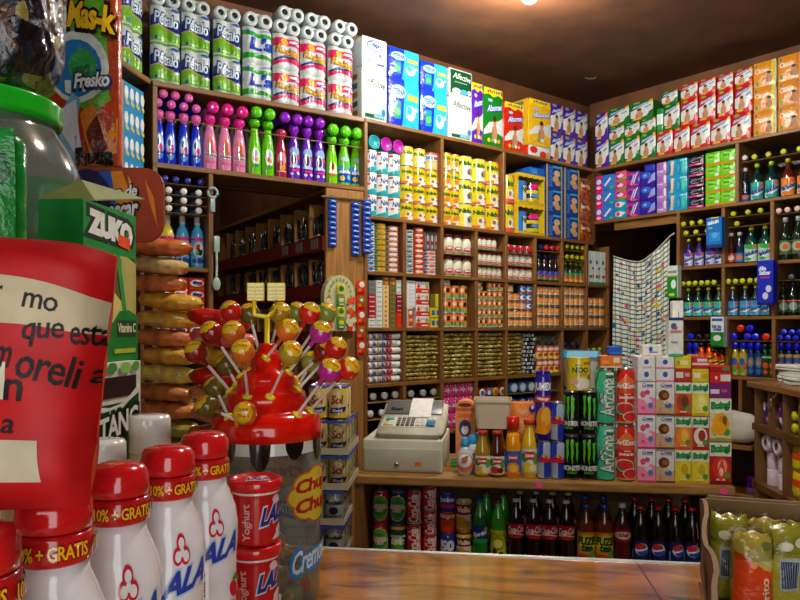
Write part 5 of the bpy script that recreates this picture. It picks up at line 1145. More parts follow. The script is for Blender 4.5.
stand(Fx, (781, 791, 802), zr4, 'dark bottle with orange neck tag beside the hanging tablet box', 'dark bottles with orange tags')
lie_row(capb('48586a', body='0c1c14'), (791, 803), R4+.2153, 'bottle lying with grey cap at the right edge', 'dark bottles with orange tags')
# sprays
zr5 = R5+.0003
def spray(w_, h, body, cap, it, capk=.26):
    r = w_/2
    return bottle('spray_can', 'spray can', r, h, 'm:'+body, 's:'+cap, it, (.03, .68), cr=r*.92, ch=h*capk, nr=r*.9, prof=[(r*.96, 0), (r, .005), (r, h*.68), (r*.92, h*.72), (r*.9, h*(1-capk))], seg=14)
G_ = 'insect and air sprays'
sb = [('r', 0, 0, 1, 1, 's:1c2a9a'), ('r', 0, .8, 1, .92, 's:d0c030'), ('e', .5, .4, .3, .3, 's:4a70c8')]
so = [('r', 0, 0, 1, 1, 's:e8601a'), ('e', .5, .72, .4, .14, 's:e8d020'), ('p', [(.1, .6), (.9, .74), (.9, .84), (.1, .7)], 's:1c1c18'), ('e', .5, .26, .3, .16, 's:f0a040'), ('e', .5, .08, .4, .1, 's:d8e0e8')]
sy_ = [('r', 0, 0, 1, 1, 's:b8b850'), ('r', 0, .82, 1, 1, 's:c8a838'), ('e', .4, .6, .24, .18, 's:3a58b8'), ('e', .65, .4, .2, .16, 's:e05a3a'), ('e', .35, .25, .2, .14, 's:58a848')]
sg_ = [('r', 0, 0, 1, 1, 's:183a78'), ('e', .5, .6, .3, .24, 's:4a8a98'), ('e', .5, .6, .15, .12, 's:e0704a'), ('e', .5, .2, .25, .12, 's:3a70b0')]
sv = [('r', 0, 0, 1, 1, 's:184a24'), ('e', .5, .5, .26, .14, 's:e0542a'), ('r', .1, .84, .9, .92, 's:a8c0a0'), ('e', .5, .2, .2, .1, 's:e0542a')]
w_ = w1(R, 684, 720, 5)
stand(spray(w_*.9, .205, '1c2a9a', '1420c8', sb), (688.5, 694.5), zr5, 'blue spray can with yellow band, left of the orange ones', G_)
stand(spray(w_*.98, .205, 'e8601a', '18181c', so, .12), (700, 708), zr5, 'tall orange spray can with black cap', G_)
stand(spray(w_*.85, .165, 'e8601a', '18181c', so, .12), (714.5, 721), zr5, 'shorter orange spray can at the upright', G_)
lie_row(spray(w_*.95, .2, '1c2a9a', '1420d8', ()), (690, ), R5+.2253, 'spray can lying with blue cap over the left sprays', G_)
Lk = spray(w_*.9, .2, '202024', '161618', ())
lie_row(Lk, (698, 706, 714.5), R5+.2253, 'spray can lying with black cap over the orange ones', G_)
w_ = w1(R, 730, 771, 5)
stand(spray(w_*.96, .215, 'b8b850', '1018d8', sy_, .2), (734, 742), zr5, 'yellow patterned spray can with blue cap', G_)
stand(spray(w_*.94, .215, '183a78', '1018d8', sg_, .22), (749.5, 757), zr5, 'dark blue spray can with blue cap', G_)
stand(spray(w_*.85, .205, '184a24', '10180f', sv, .14), (764, 770.5), zr5, 'green spray can with black cap', G_)
Lb = spray(w_, .2, '1c2a9a', '1018d8', ()); Lr = spray(w_, .2, '702018', 'd82010', ())
lie_row(Lb, (733, 747, 755), R5+.2253, 'spray can lying with blue cap, lower row, middle bay', G_)
for x, zc, p, d in ((740, .275, Lr, 'spray can lying with red cap over the yellow patterned ones'), (749.5, .275, Lb, 'spray can lying with blue cap, uppermost in the middle bay'), (765.5, .27, Lr, 'spray can lying with red cap over the green sprays')):
    lying(p, R, R.u(x, -.02), R5+.2253+w_*1.5+.004 if x != 765.5 else R5+.2253+w_*.5+.0006, -.02, d, G_)
w_ = w1(R, 776, 812, 5)
stand(spray(w_, .215, '183a78', '1018d8', [('r', 0, 0, 1, 1, 's:3a60a8'), ('r', 0, .86, 1, 1, 's:c0a040'), ('e', .4, .5, .22, .18, 's:d84a5a'), ('e', .6, .3, .2, .14, 's:6a90d8')], .2), (780, 788, 796, 804), zr5, 'blue floral spray can at the right edge', G_)
Lc2 = spray(w_, .2, '1c2a9a', '1222c8', ())
for r in range(2):
    for k, x in enumerate((779.5, 787.5, 795.5, 803.5) if r == 0 else (783.5, 791.5, 799.5)):
        lying(Lc2, R, R.u(x, -.02), R5+.2253+w_*.5+.0006+r*(w_*.89+.001), -.02, 'spray can lying with blue cap at the right edge, %s, %s row' % (pos_i(k, 4 if r == 0 else 3), ['lower', 'upper'][r]), G_)
# lowest visible bay
P_ = bottle('bleach_bottle', 'bleach', .025, .26, 's:12309a', 'p:12309a', [('r', 0, .88, 1, .98, 's:d8602a'), ('e', .5, .5, .3, .3, 's:2a50c0')], (.1, .66), cr=.022, ch=.04, nr=.02, seg=14)
stand(P_, (743, 751, 759.5), H-.7197, 'blue bleach bottle with orange band in the low bay', 'bleach bottles', v=-.17)
P_ = softp('sanitary_pack', 'pack', .14, .12, .11, 'f:5a1a98', [('r', 0, 0, 1, .3, 'f:a070d0'), ('r', .4, 0, .6, 1, 'f:8a4ac0')])
put(P_, R.loc(R.u(755.5, -.04), -.12, H-1.0497), R.rz, 'purple pack on the low dark shelf right of the back counter')

# hanging boxes clipped to the shelf edges
def hang(px0, px1, y0, y1, d, base, it, dsc, v=.004, right=()):
    u0, u1 = R.u(px0, v), R.u(px1, v); z0 = R.z((px0+px1)/2, y1, v); z1 = R.z((px0+px1)/2, y0, v)
    P_ = bxp('dispenser_box', 'box', u1-u0, d, z1-z0, base, it, right=right, left=[('r', 0, 0, 1, 1, base)])
    put(P_, R.loc((u0+u1)/2, v+d/2, z0), R.rz, dsc)
hang(710, 725.5, 218, 248, .05, 'a:1470c8', [('r', 0, 0, 1, .1, 'a:0c3a7a'), ('t', 'tabcin', .1, .78, .8, .9, 'a:d8ecf4', .05, .2, .05), ('r', .15, .62, .4, .68, 'a:70c8b0'), ('r', .2, .2, .9, .5, 'a:2a90e0'), ('e', .55, .4, .2, .1, 'a:50b0e8'), ('r', .3, .96, .8, 1, 'a:d8c830')], 'hanging bright blue medicine box between the two middle bays')
hang(761.5, 777.5, 261, 305, .06, 'a:1428c0', [('t', 'Alka', .1, .78, .56, .87, 'a:e0e8f4', .05, .1), ('t', 'Seltzer', .14, .68, .84, .77, 'a:e0e8f4', .05, .1), ('r', .2, .6, .8, .63, 'a:c0406a'), ('e', .72, .36, .18, .08, 'a:d0d8e8', .5), ('e', .52, .2, .18, .08, 'a:d0d8e8', .4), ('r', 0, .0, 1, .06, 'a:0c1878')], 'hanging dark blue tablet box with two white tablets at the right')
hang(714.5, 727.5, 317, 347, .05, 'a:e0e8e4', [('r', 0, 0, 1, .5, 'a:14862c'), ('r', .1, .86, .9, .95, 'a:3a5ac0'), ('t', 'Sal de', .12, .64, .8, .74, 'a:2a50a8', .04), ('t', 'uvas', .2, .54, .8, .62, 'a:2a50a8', .04), ('e', .5, .3, .3, .1, 'a:e0ece8', .4), ('r', 0, 0, 1, .06, 'a:0c4a1c')], 'hanging white and green sachet box above the orange sprays')
hang(671, 681.5, 266, 298, .05, 'a:d8e4dc', [('r', 0, .0, .96, .66, 'a:14922c'), ('r', .1, .76, .9, .84, 'a:7a9aa8'), ('r', .2, .06, .7, .14, 'a:d8d830'), ('e', .62, .42, .24, .14, 'a:e0f0e8', .6), ('r', 0, .66, 1, .7, 'a:c8b84a')], 'hanging white and green box beside the patterned curtain')
G_ = None
# tall white carton box with blue band, standing on the end of the counter stack area
# ---- curtain on a sagging cord
uc0, uc1 = R.u(612, -.03), R.u(668.5, -.03)
def cz(s):    # top edge height along the curtain
    y = 257+ (6*sin(min(1, s*1.9)*pi/2) if s < .45 else 6-26*((s-.45)/.55)**1.35)
    return y
cur = MB(); NX, NY = 90, 30; V = []; UV = []
for j in range(NY+1):
    for i in range(NX+1):
        s = i/NX; t_ = j/NY
        u = uc0+(uc1-uc0)*s; zt = R.z(612+56.5*s, cz(s), -.03); zb = .55
        fold = .022*sin(s*44+.6*sin(t_*3))*(.35+.65*t_)+.012*sin(s*19+t_*2)
        q = R.xy(u, -.05+fold); V.append((q.x, q.y, zt+(zb-zt)*t_))
Fs = [(j*(NX+1)+i, (j+1)*(NX+1)+i, (j+1)*(NX+1)+i+1, j*(NX+1)+i+1) for j in range(NY) for i in range(NX)]
cur.add(V, Fs, 'n:e8ecd8', True)
rnd = random.Random(5); cells = []
def pt(s, t_):
    i = min(NX-1, int(s*NX)); j = min(NY-1, int(t_*NY)); a = s*NX-i; b = t_*NY-j
    A0 = Vector(V[j*(NX+1)+i]); A1 = Vector(V[j*(NX+1)+i+1]); B0 = Vector(V[(j+1)*(NX+1)+i]); B1 = Vector(V[(j+1)*(NX+1)+i+1])
    return (A0*(1-a)+A1*a)*(1-b)+(B0*(1-a)+B1*a)*b
nrm = Vector((R.n.x, R.n.y, 0))
for k in range(150):
    s = rnd.uniform(.04, .96); t_ = rnd.uniform(.02, .62); rs = rnd.uniform(.016, .030); rt = rs*(uc1-uc0)/1.35
    n = 10; rings = []
    for f_ in (.5, 1):
        rings += [pt(min(.999, max(.001, s+f_*rs*cos(2*pi*i/n)*(1+.2*sin(5*2*pi*i/n)))), max(0, t_+f_*rt*sin(2*pi*i/n)*(1+.2*sin(5*2*pi*i/n))))+nrm*.0025 for i in range(n)]
    cur.add(rings+[pt(s, t_)+nrm*.0025], [(i, (i+1) % n, 2*n) for i in range(n)]+[(n+i, n+(i+1) % n, (i+1) % n, i) for i in range(n)], 'a:'+rnd.choice(['1c5a98', '1c5a98', '2a6aa0', 'c02a6a', 'd84a80', 'd8c02a', 'c8b030', '1a4a80']), True)
me = cur.mesh('cloth'); uvl = me.uv_layers.new()
for p in me.polygons:
    for li in p.loop_indices:
        vi = me.loops[li].vertex_index
        if vi < len(V): uvl.data[li].uv = ((vi % (NX+1))/NX, 1-(vi//(NX+1))/NY)
cr = empty('curtain', R.loc(uc0, -.05, .55), 0, 'white curtain with blue grid and coloured flowers, hanging on a sagging cord', 'curtain')
o = part('cloth', me, cr); o.location = (-cr.location.x, -cr.location.y, -cr.location.z)
cord = [R.loc(R.u(612+56.5*s, -.03), -.045, R.z(612+56.5*s, cz(s)-1, -.03)) for s in [i/16 for i in range(17)]]+[R.loc(R.u(674.5, -.03), -.03, R.z(674.5, 233, -.03))]
m = MB().tube([p-cr.location for p in cord], .004, 'a:d8dcd0', 6); part('cord', m, cr)

# ---- desk at the right: books, telephone, cubby contents, toilet rolls
ex = lambda u, d, z: Vector((*E.xy(u, -d), z))
bk_ = [('204a48', .26, .20, .018), ('e0e4e0', .25, .19, .014), ('2a9a94', .22, .17, .03), ('8a9090', .24, .18, .012), ('d8dcd8', .23, .17, .014)]
z = ZG+.0004
for k, (c, a, b_, h) in enumerate(bk_):
    m = MB().box((-a/2, -b_/2, 0), (a/2, b_/2, h), 'a:'+c, .002, 1, smooth=False).box((-a/2+.004, -b_/2-.0006, .003), (a/2+.0006, b_/2-.004, h-.003), 'a:e0ddd0')
    P_ = Prod('notebook', 'notebook', a, b_, h, [('', m)])
    put(P_, ex(.165, .19, z), E.rz+.1*k-.2, ['dark green notebook at the bottom of the desk pile', 'white pad second from bottom of the desk pile', 'turquoise notebook in the middle of the desk pile', 'grey notebook second from top of the desk pile', 'pale sheet pad on top of the desk pile'][k], 'notebooks on the right desk'); z += h+.0005
tp = empty('telephone', ex(.48, .2, ZG+.0005), E.rz, 'cream corded telephone at the right end of the desk', 'telephone')
part('base', MB().prism([(-.09, 0), (.09, 0), (.09, .07), (-.09, .03)], -.08, .08, 'p:d8d4c0', bev=.006), tp)
part('handset', MB().tube([(-.09, -.06, .075), (-.05, -.06, .10), (.05, -.06, .13), (.1, -.06, .12)], .018, 'p:d0ccb8', 10), tp)
part('cord', MB().tube([(-.10, -.08, .06)]+[(-.12-.02*i+.012*sin(i*2.1), -.205-.004*cos(i*2), .055-.022*i+.01*cos(i*2.1)) for i in range(9)], .004, 'p:c8c4b4', 6), tp)
for k in range(5):
    rr = random.Random(k)
    if k in (2, 4):
        for r in range(2):
            for q in range(2):
                P_ = bottle('small_bottle', 'bottle', .026, .12, 's:3a3a10', 'p:c8cc1c', (), cr=.022, ch=.02, nr=.014, seg=12)
                lying(P_, E, .05+.155*k+.042+.058*q, ZQ[0]+.0275+.055*r, -.02, 'small bottle lying with yellow cap in the desk cubby, %s, %s, %s cubby' % (['left', 'right'][q], ['lower', 'upper'][r], ORD[k]), 'yellow-capped bottles in the desk cubbies')
    elif k < 4:
        P_ = softp('sweets_bag', 'sweets', .115, .1, .13, 'f:2a2a78', [('e', rr.random(), rr.random(), .12, .09, rr.choice(['f:8a3ab0', 'f:d8d8e0', 'f:3a58c8', 'f:b0306a', 'f:d8c030'])) for _ in range(14)])
        put(P_, ex(.05+.155*k+.067, .07, ZQ[0]+.0004), E.rz, 'blue and violet sweets bag in the %s desk cubby' % ORD[k], 'sweets bags in the desk cubbies')
rw = .085
def roll():
    m = MB(); r = rw/2
    m.lathe([(r*.4, 0, 'a:d8c8d4'), (r*.97, 0, 'f:d8c8d4'), (r, .004, 'f:dccbd6'), (r, .076, 'f:dccbd6'), (r*.97, .08, 'f:d8c8d4'), (r*.4, .08, 'a:6a5a60'), (r*.38, .06, 'a:4a3a40')], 18)
    return Prod('toilet_roll', 'toilet paper', rw, rw, .08, [('', m)])
PR = roll(); G_ = 'toilet rolls in the desk'
for k in range(2):
    for r in range(3):
        if r < 2: put(PR, ex(.05+.067+.12*k, .07, ZQ[1]+.0004+r*.0806), E.rz, 'pinkish toilet roll standing in the desk, %s column, %s' % (['left', 'right'][k], ['lower', 'middle'][r]), G_)
        else: lying(PR, E, .05+.067+.12*k, ZQ[1]+.1616+rw/2, -.015, 'toilet roll lying with its core outward in the desk, %s' % ['left', 'right'][k], G_)
P_ = softp('snack_bag', 'snacks', .12, .1, .12, 'f:e0b818', [('r', 0, .5, 1, .75, 'f:d84a1c'), ('e', .5, .3, .3, .15, 'f:d8d030')])
for k in range(2): put(P_, ex(.42, .07, ZQ[1]+.0004+k*.1206), E.rz, 'yellow and red packet in the desk by the rolls, %s' % ['lower', 'upper'][k], 'packets by the rolls')
# ------------------------------------------------------------------ things on the back counter
ROT[0] = 0.0
zk = ZK+.0003
def onC(P_, px, dsc, grp=None, v=-.03, z=None, yaw=0, W=C): return put(P_, W.loc(W.u(px, v), v-P_.D/2, zk if z is None else z), W.rz+yaw, dsc, grp)
cw_ = lambda x0, x1, v=-.03: (C.u(x1, v)-C.u(x0, v))*.985
def hC(px, y0, y1, v=-.03): return abs(C.z(px, y0, v)-C.z(px, y1, v))
# cash register
rw_ = cw_(362, 443, -.07); rh = hC(402, 441, 473.5, -.07)
cr = empty('cash_register', C.loc((C.u(362, -.07)+C.u(443, -.07))/2, -.07, zk), C.rz, 'cream cash register with grey display hood on the left of the back counter', 'cash register')
CRM = 'k:d6d6c0'
part('drawer_housing', MB().box((-rw_/2, 0, 0), (rw_/2, .34, rh), CRM, .006), cr)
part('drawer_front', MB().box((-rw_/2+.006, -.006, .008), (rw_/2-.006, 0, rh*.74), 'k:c0c2aa', .003), cr)
part('lock', MB().lathe([(.009, 0, 'm:b0b0a0'), (.008, .006, 'm:b0b0a0'), (.003, .0062, 'p:303028')], 14, Matrix.Translation((-.02, -.006, .03)) @ Matrix.Rotation(pi/2, 4, 'X')), cr)
part('sticker', MB().box((.048, -.0072, .028), (.072, -.0061, .04), 'a:f05a20'), cr, 'small orange price sticker')
bw = .252; pr_ = [(0, 0), (0, .036), (.13, .074), (.25, .122), (.285, .118), (.30, .02), (.30, 0)]
Mr = Matrix.Translation((.022, .012, rh+.0)) @ Matrix.Rotation(pi/2, 4, 'Z')
bm = MB().prism(pr_, -bw/2, bw/2, CRM, Mr, .014, True); part('body', bm, cr)
a1 = atan2(.038, .13); M1 = Matrix.Translation((.022, .012, rh+.036)) @ Matrix.Rotation(a1, 4, 'X')
a2 = atan2(.048, .12); M2 = Matrix.Translation((.022, .142, rh+.074)) @ Matrix.Rotation(a2, 4, 'X')
part('display_hood', MB().box((-bw/2+.012, .004, .0005), (bw/2-.012, .118, .006), 'p:5a5c58', .003, M=M2), cr, 'dark grey hood')
part('display_window', MB().box((-bw/2+.035, .03, .0062), (-bw/2+.085, .055, .0085), 's:0c0e10', .001, M=M2), cr)
part('receipt_paper', MB().field(lambda x, y: (-.012+.085*x, -.03+.145*y, .010+.012*sin(y*2.6)), 4, 10, 'a:f0f0ec', M=M2), cr)
part('keyboard', MB().box((-bw/2+.016, .022, .0003), (bw/2-.05, .112, .003), 'k:d0d2bc', .002, M=M1), cr)
for r in range(4):
    for k in range(4): part('key', MB().box((-.052+.018*k, .028+.019*r, .003), (-.038+.018*k, .043+.019*r, .009), 'p:6a6c66' if (r+k) % 2 or r > 0 else 'p:484a46', .002, M=M1), cr)
for k, (x, y, w_, h_, c) in enumerate(((-.098, .075, .032, .02, '2aa898'), (-.102, .03, .018, .018, 'e0b030'), (-.082, .03, .018, .018, 'd8d8c8'), (-.082, .052, .018, .018, 'd8d8c8'), (.022, .03, .018, .02, 'd4d4c4'), (.022, .052, .018, .02, 'd4d4c4'), (.022, .074, .018, .02, 'd4d4c4'), (.043, .03, .016, .064, 'd0d0c0'), (.062, .026, .034, .03, '1c5aa0'), (.062, .058, .034, .02, '2aa0b0'), (.062, .08, .016, .02, 'd8d8c8'), (.080, .08, .016, .02, 'd8d8c8'))):
    part('key', MB().box((x, y, .003), (x+w_, y+h_, .009), 'p:'+c, .002, M=M1), cr)
Pg = bxp('small_box', 'box', .045, .05, .022, 'a:1c8a4a', [('r', 0, 0, .35, 1, 'a:d87a30'), ('r', .4, .3, .9, .6, 'a:50b070')])
onC(Pg, 452.5, 'small green and orange box at the right of the cash register', v=-.2)

# round bottles with blue caps, juices
Pbl = MB(); R_ = .031
pr = [(R_*.6, 0), (R_*.8, .012), (R_, .045), (R_*.96, .07), (R_*.6, .095), (.012, .108)]
b_ = MB().lathe([(a, z, 's:c8dce0') for a, z in pr], 20)
l_ = MB().decal([('e', .5, .5, .48, .5, 's:e87a5a'), ('e', .5, .62, .34, .34, 's:eef0ea'), ('e', .5, .66, .14, .14, 's:e06a40'), ('e', .6, .8, .08, .06, 's:3a9a50'), ('p', [(.36, .5), (.6, .5), (.58, .55), (.38, .55)], 's:3a8a90')], oncyl(pr, .012, .085, 2.6), fr(12), fr(6), e0=.0012, smooth=True)
c_ = MB().lathe([(.016, .106, 's:2aa0d8'), (.018, .112, 's:2aa0d8'), (.013, .132, 's:2aa0d8'), (.008, .138, 's:2aa0d8')], 16)
PB = Prod('round_bottle', 'bottle', 2*R_, 2*R_, .138, [('body', b_), ('label', l_), ('cap', c_)])
for px, v, d in ((464.5, -.03, 'round bottle with blue cap and orange label, foremost of three'), (472.5, -.10, 'round bottle with blue cap, middle of the three beside the juices'), (478, -.17, 'round bottle with blue cap, rearmost of the three beside the juices')): onC(PB, px, d, 'round blue-capped bottles', v=v)
def juice(w_, h, body, cap, it, chk, cr_, lz=(.06, .46)):
    r = w_/2; hc = h*(1-chk)
    pr = [(r*.92, 0), (r, .006), (r, h*.5), (r*.96, h*.56), (r*.86, h*.66), (r*.66, h*.76), (r*.56, hc-.006), (r*.56, hc)]
    return bottle('juice_bottle', 'juice', r, h, 's:'+body, 's:'+cap, it, lz, cr=r*cr_, ch=h*chk, prof=pr, seg=20)
jl = lambda fc, fc2: [('r', 0, 0, 1, 1, 's:e4e8d8'), ('e', .25, .66, .2, .2, 's:3a9a30'), ('e', .8, .6, .16, .24, 's:5ab040'), ('r', .28, .58, .74, .9, 's:d0302a'), ('t', 'Jumex', .32, .64, .7, .82, 's:f0f0e8', .05), ('e', .4, .26, .22, .2, 's:'+fc), ('e', .66, .24, .16, .15, 's:'+fc2), ('r', 0, 0, 1, .07, 's:c8b040')]
w_ = cw_(474, 489); hj = hC(482, 437.5, 483)
J1 = juice(w_, hj, 'a8821c', 'c83018', jl('e0b040', 'e8e0b0'), .08, .68); J2 = juice(w_, hj, '4a1c10', 'c83018', jl('c03a30', '7a1c28'), .08, .68)
J3 = juice(cw_(505, 521), hC(513, 422, 483), 'f09a10', 'e02818', [('r', 0, 0, 1, 1, 's:1c6ac0'), ('e', .5, .26, .3, .26, 's:f08a1c'), ('e', .5, .26, .2, .17, 's:f8c050'), ('r', .28, .6, .72, .84, 's:d0302a'), ('t', 'Jumex', .32, .65, .68, .79, 's:f0f0e8', .05), ('r', 0, 0, 1, .08, 's:e87a1c')], .22, .84, (.06, .44))
J4 = juice(cw_(522, 538), hC(530, 425, 484), 'e0b81c', 'e0481c', jl('e8d040', 'f0e8a0'), .1, .72, (.08, .5))
G_ = 'juice bottles in front of the clear tub'
onC(J1, 482, 'short amber juice bottle with red lid, next to the round bottles', G_); onC(J2, 497, 'short dark brown juice bottle with red lid', G_)
onC(J3, 513, 'orange juice bottle with tall red cap and blue label', G_); onC(J4, 529.5, 'yellow juice bottle with orange cap left of the cans', G_)
for px, d in ((484, 'amber juice bottle in the second row under the clear tub, left one'), (499, 'amber juice bottle in the second row under the clear tub, right one')): onC(J1, px, d, G_, v=-.13)
tw_ = cw_(473, 512, -.12)
tub = MB(); o0 = (tw_*.42, .052, 0); hT = hC(492, 408, 437, -.12)
def rr(wx, wy, z, r=.014, n=4):
    P = []
    for cx, cy, a0 in ((wx-r, wy-r, 0), (-wx+r, wy-r, pi/2), (-wx+r, -wy+r, pi), (wx-r, -wy+r, 1.5*pi)):
        for i in range(n+1): a = a0+pi/2*i/n; P.append((cx+r*cos(a), cy+r*sin(a), z))
    return P
def loft(m, rings, spec, cap0=True, cap1=False):
    n = len(rings[0]); V = [p for r in rings for p in r]; Fs = []
    for k in range(len(rings)-1):
        for i in range(n): j = (i+1) % n; Fs.append((k*n+i, k*n+j, (k+1)*n+j, (k+1)*n+i))
    if cap0: Fs.append(tuple(range(n-1, -1, -1)))
    if cap1: Fs.append(tuple((len(rings)-1)*n+i for i in range(n)))
    return m.add(V, Fs, spec, False)
tb_ = loft(MB(), [rr(tw_*.42, .055, 0), rr(tw_*.48, .062, hT-.012), rr(tw_*.5, .066, hT-.010), rr(tw_*.5, .066, hT), rr(tw_*.475, .061, hT), rr(tw_*.415, .053, .003)], 'x:d8ccb0', True, True)
Pt_ = Prod('plastic_tub', 'tub', tw_, .13, hT, [('', tb_)])
onC(Pt_, 492.5, 'empty translucent plastic tub standing on the short juice bottles', v=-.095, z=zk+hj+.0006)
# orange carton with portrait
ow = cw_(455, 474, -.22); oh = hC(465, 404, 470, -.22)+.0
oc = MB().prism([(-ow/2, 0), (ow/2, 0), (ow/2, oh*.9)]+[(ow/2*cos(a), oh*.9+oh*.1*sin(a)) for a in [pi*i/8 for i in range(1, 8)]]+[(-ow/2, oh*.9)], -.045, .045, 'a:e89058')
oc.decal([('r', 0, .84, 1, .88, 'a:c8602a'), ('e', .5, .93, .36, .03, 'a:6a3018'), ('t', 'CASERA', .12, .74, .9, .80, 'a:d8682a', .04), ('e', .5, .58, .32, .13, 'a:20407a'), ('e', .5, .55, .2, .07, 'a:e0e0e4'), ('e', .5, .61, .1, .055, 'a:e0b090'), ('e', .5, .645, .12, .035, 'a:3a2a20'), ('e', .46, .61, .012, .006, 'a:2a1a14'), ('e', .54, .61, .012, .006, 'a:2a1a14'), ('p', [(0, .1), (1, .38), (1, .42), (0, .14)], 'a:e0a878'), ('p', [(0, 0), (1, .26), (1, .30), (0, .04)], 'a:e0a878')], onbox(ow, oh, .09))
onC(Prod('portrait_carton', 'carton', ow, .09, oh, [('', oc)]), 465, 'orange carton with a dark oval portrait right of the till', v=-.22)
Po = softp('snack_bag', 'snacks', cw_(510, 536, -.2), .1, .15, 'f:e8883a', [('p', [(.2, .3), (.6, .2), (.9, .7), (.4, .6)], 'f:f0a860'), ('e', .86, .86, .12, .1, 'f:3a2a8a'), ('e', .88, .9, .06, .05, 'f:e0e0e8')])
onC(bxp('box', 'box', .10, .08, .10, 'k:b08850'), 523, 'plain carton under the orange bag behind the juices', v=-.2)
onC(Po, 523, 'orange bag standing behind the orange and yellow juice', v=-.2, z=zk+.1006)

# cans and cartons, left to right
def can(name, w_, h, base, it, lid='m:c0c0c0', A=2.9):
    r = w_/2; p = [(r*.8, 0, lid), (r*.98, h*.03, base), (r, h*.06, base), (r, h*.9, base), (r*.84, h*.965, lid), (r*.86, h*.975, lid), (r*.86, h-.0005, lid), (r*.78, h, lid), (r*.76, h-.004, lid)]
    q = [(a, z) for a, z, _ in p[:4]]+[(r*.84, h*.965)]
    m = MB().lathe(p, 24); l = MB().decal(it, oncyl(q, h*.03, h*.96, A), fr(14), (.93,), e0=.0007, smooth=True)
    return Prod(name, 'can', w_, w_, h, [('body', m), ('print', l)])
rb_it = [('r', 0, 0, 1, 1, 's:1a3aa8'), ('p', [(.1, .0), (.5, .0), (.5, .42), (.1, .5)], 's:a8b0bc'), ('p', [(.5, .55), (.9, .5), (.9, .98), (.5, 1)], 's:a8b4c4'), ('t', 'RedBull', .08, .44, .92, .56, 's:d82030', .06), ('e', .5, .62, .12, .05, 's:d8b030'), ('p', [(.3, .58), (.46, .66), (.4, .56)], 's:d82030'), ('p', [(.7, .58), (.54, .66), (.6, .56)], 's:d82030')]
hrb = hC(552, 445, 483.5)
PRB = can('energy_drink_can', cw_(537, 551), hrb, 's:1a3aa8', rb_it)
onC(PRB, 544, 'small blue and silver can in the lower row, left one', 'small blue and silver cans'); onC(PRB, 558, 'small blue and silver can in the lower row, right one', 'small blue and silver cans')
onC(PRB, 557.5, 'small blue and silver can standing on top of another one', 'small blue and silver cans', z=zk+hrb+.0006)
jx = [('r', 0, 0, 1, 1, 's:2a2298'), ('t', 'JUMEX', .1, .72, .9, .86, 's:e4e8f0', .06), ('r', .12, .56, .88, .66, 's:d02a2a'), ('t', 'Mango', .25, .58, .75, .64, 's:f0e0e0', .05), ('e', .56, .28, .36, .22, 's:e8901c'), ('e', .62, .34, .2, .14, 's:f4b840'), ('p', [(.12, .08), (.6, .06), (.6, .26), (.3, .28)], 's:f09a20'), ('r', 0, 0, 1, .05, 's:20187a')]
PJX = can('juice_can', cw_(534.5, 551.5), hC(543, 375, 444), 's:2a2298', jx, 's:2018a0')
onC(PJX, 543.3, 'tall violet mango juice can standing on a small blue can', z=zk+hrb+.0006)
mo = [('r', 0, 0, 1, 1, 's:0c0e0e')]+[('p', [(.22+.2*i, .92-.03*i), (.36+.2*i, .94-.03*i), (.33+.2*i, .74), (.35+.2*i, .62), (.31+.2*i, .48), (.32+.2*i, .36+.08*(i == 1)*-1), (.25+.2*i, .5), (.26+.2*i, .7)], 's:50d020') for i in range(3)]+[('t', 'MONSTER', .1, .2, .9, .31, 's:d0d4d0', .05), ('t', 'ENERGY', .3, .12, .7, .17, 's:50c020', .02)]
hm = hC(580, 439, 483.5); PM = can('energy_drink_can', cw_(564, 581), hm, 's:0c0e0e', mo)
for r in range(2):
    for k, px in enumerate((572.5, 590)): onC(PM, px, 'black can with green claw marks, %s %s' % (['lower', 'upper'][r], ['left', 'right'][k]), 'black cans with green claw marks', z=zk+r*(hm+.0006), yaw=-.5 if (r == 1 and k == 0) else random.uniform(-.15, .15))
for k, px in enumerate((574.5, 591)):
    for r in range(2): onC(PM, px, 'black can behind the front claw-marked cans, %s %s' % (['lower', 'upper'][r], ['left', 'right'][k]), 'black cans with green claw marks', v=-.11, z=zk+r*(hm+.0006))
ag = [('r', 0, 0, 1, 1, 's:3ab888'), ('tv', 'AriZona', .3, .12, .82, .86, 's:207a5a', .06), ('tv', 'AriZona', .32, .13, .8, .85, 's:e0ece0', .02), ('p', [(.12, 0), (.18, 0), (.24, .4), (.14, .7), (.28, 1), (.22, 1), (.08, .7), (.18, .4)], 's:1c5a44'), ('p', [(.2, .3), (.46, .55), (.44, .57), (.19, .34)], 's:1c5a44')]+[('e', .1+.8*random.random(), random.random(), .035, .014, 's:e07a90') for _ in range(16)]+[('e', .6, .93, .16, .035, 's:2a4a3a'), ('e', .6, .93, .13, .028, 's:d8e8d8')]
ar = [('r', 0, 0, 1, 1, 's:d82a1c'), ('p', [(.2, .78), (.5, .92), (.8, .78), (.8, .74), (.2, .74)], 's:f07a40'), ('t', 'AriZona', .08, .66, .92, .75, 's:f0e8d8', .05), ('e', .5, .6, .3, .05, 's:e8502a'), ('t', 'SANDÍA', .22, .46, .8, .51, 's:f4e8d8', .06), ('r', .4, .53, .64, .555, 's:f0c0a0'), ('e', .42, .27, .36, .12, 's:e8f0d0', .5), ('e', .42, .27, .33, .105, 's:2a8a30', .5), ('e', .42, .28, .28, .085, 's:e0303a', .5), ('e', .66, .12, .3, .1, 's:e8f0d0', .9), ('e', .66, .12, .27, .09, 's:e0303a', .9), ('r', 0, 0, 1, .03, 's:e8a04a')]
ha = hC(606, 428, 484.5); PA1 = can('tea_can', cw_(595.5, 617), ha, 's:3ab888', ag); PA2 = can('tea_can', cw_(617.5, 636.5), ha, 's:d82a1c', ar)
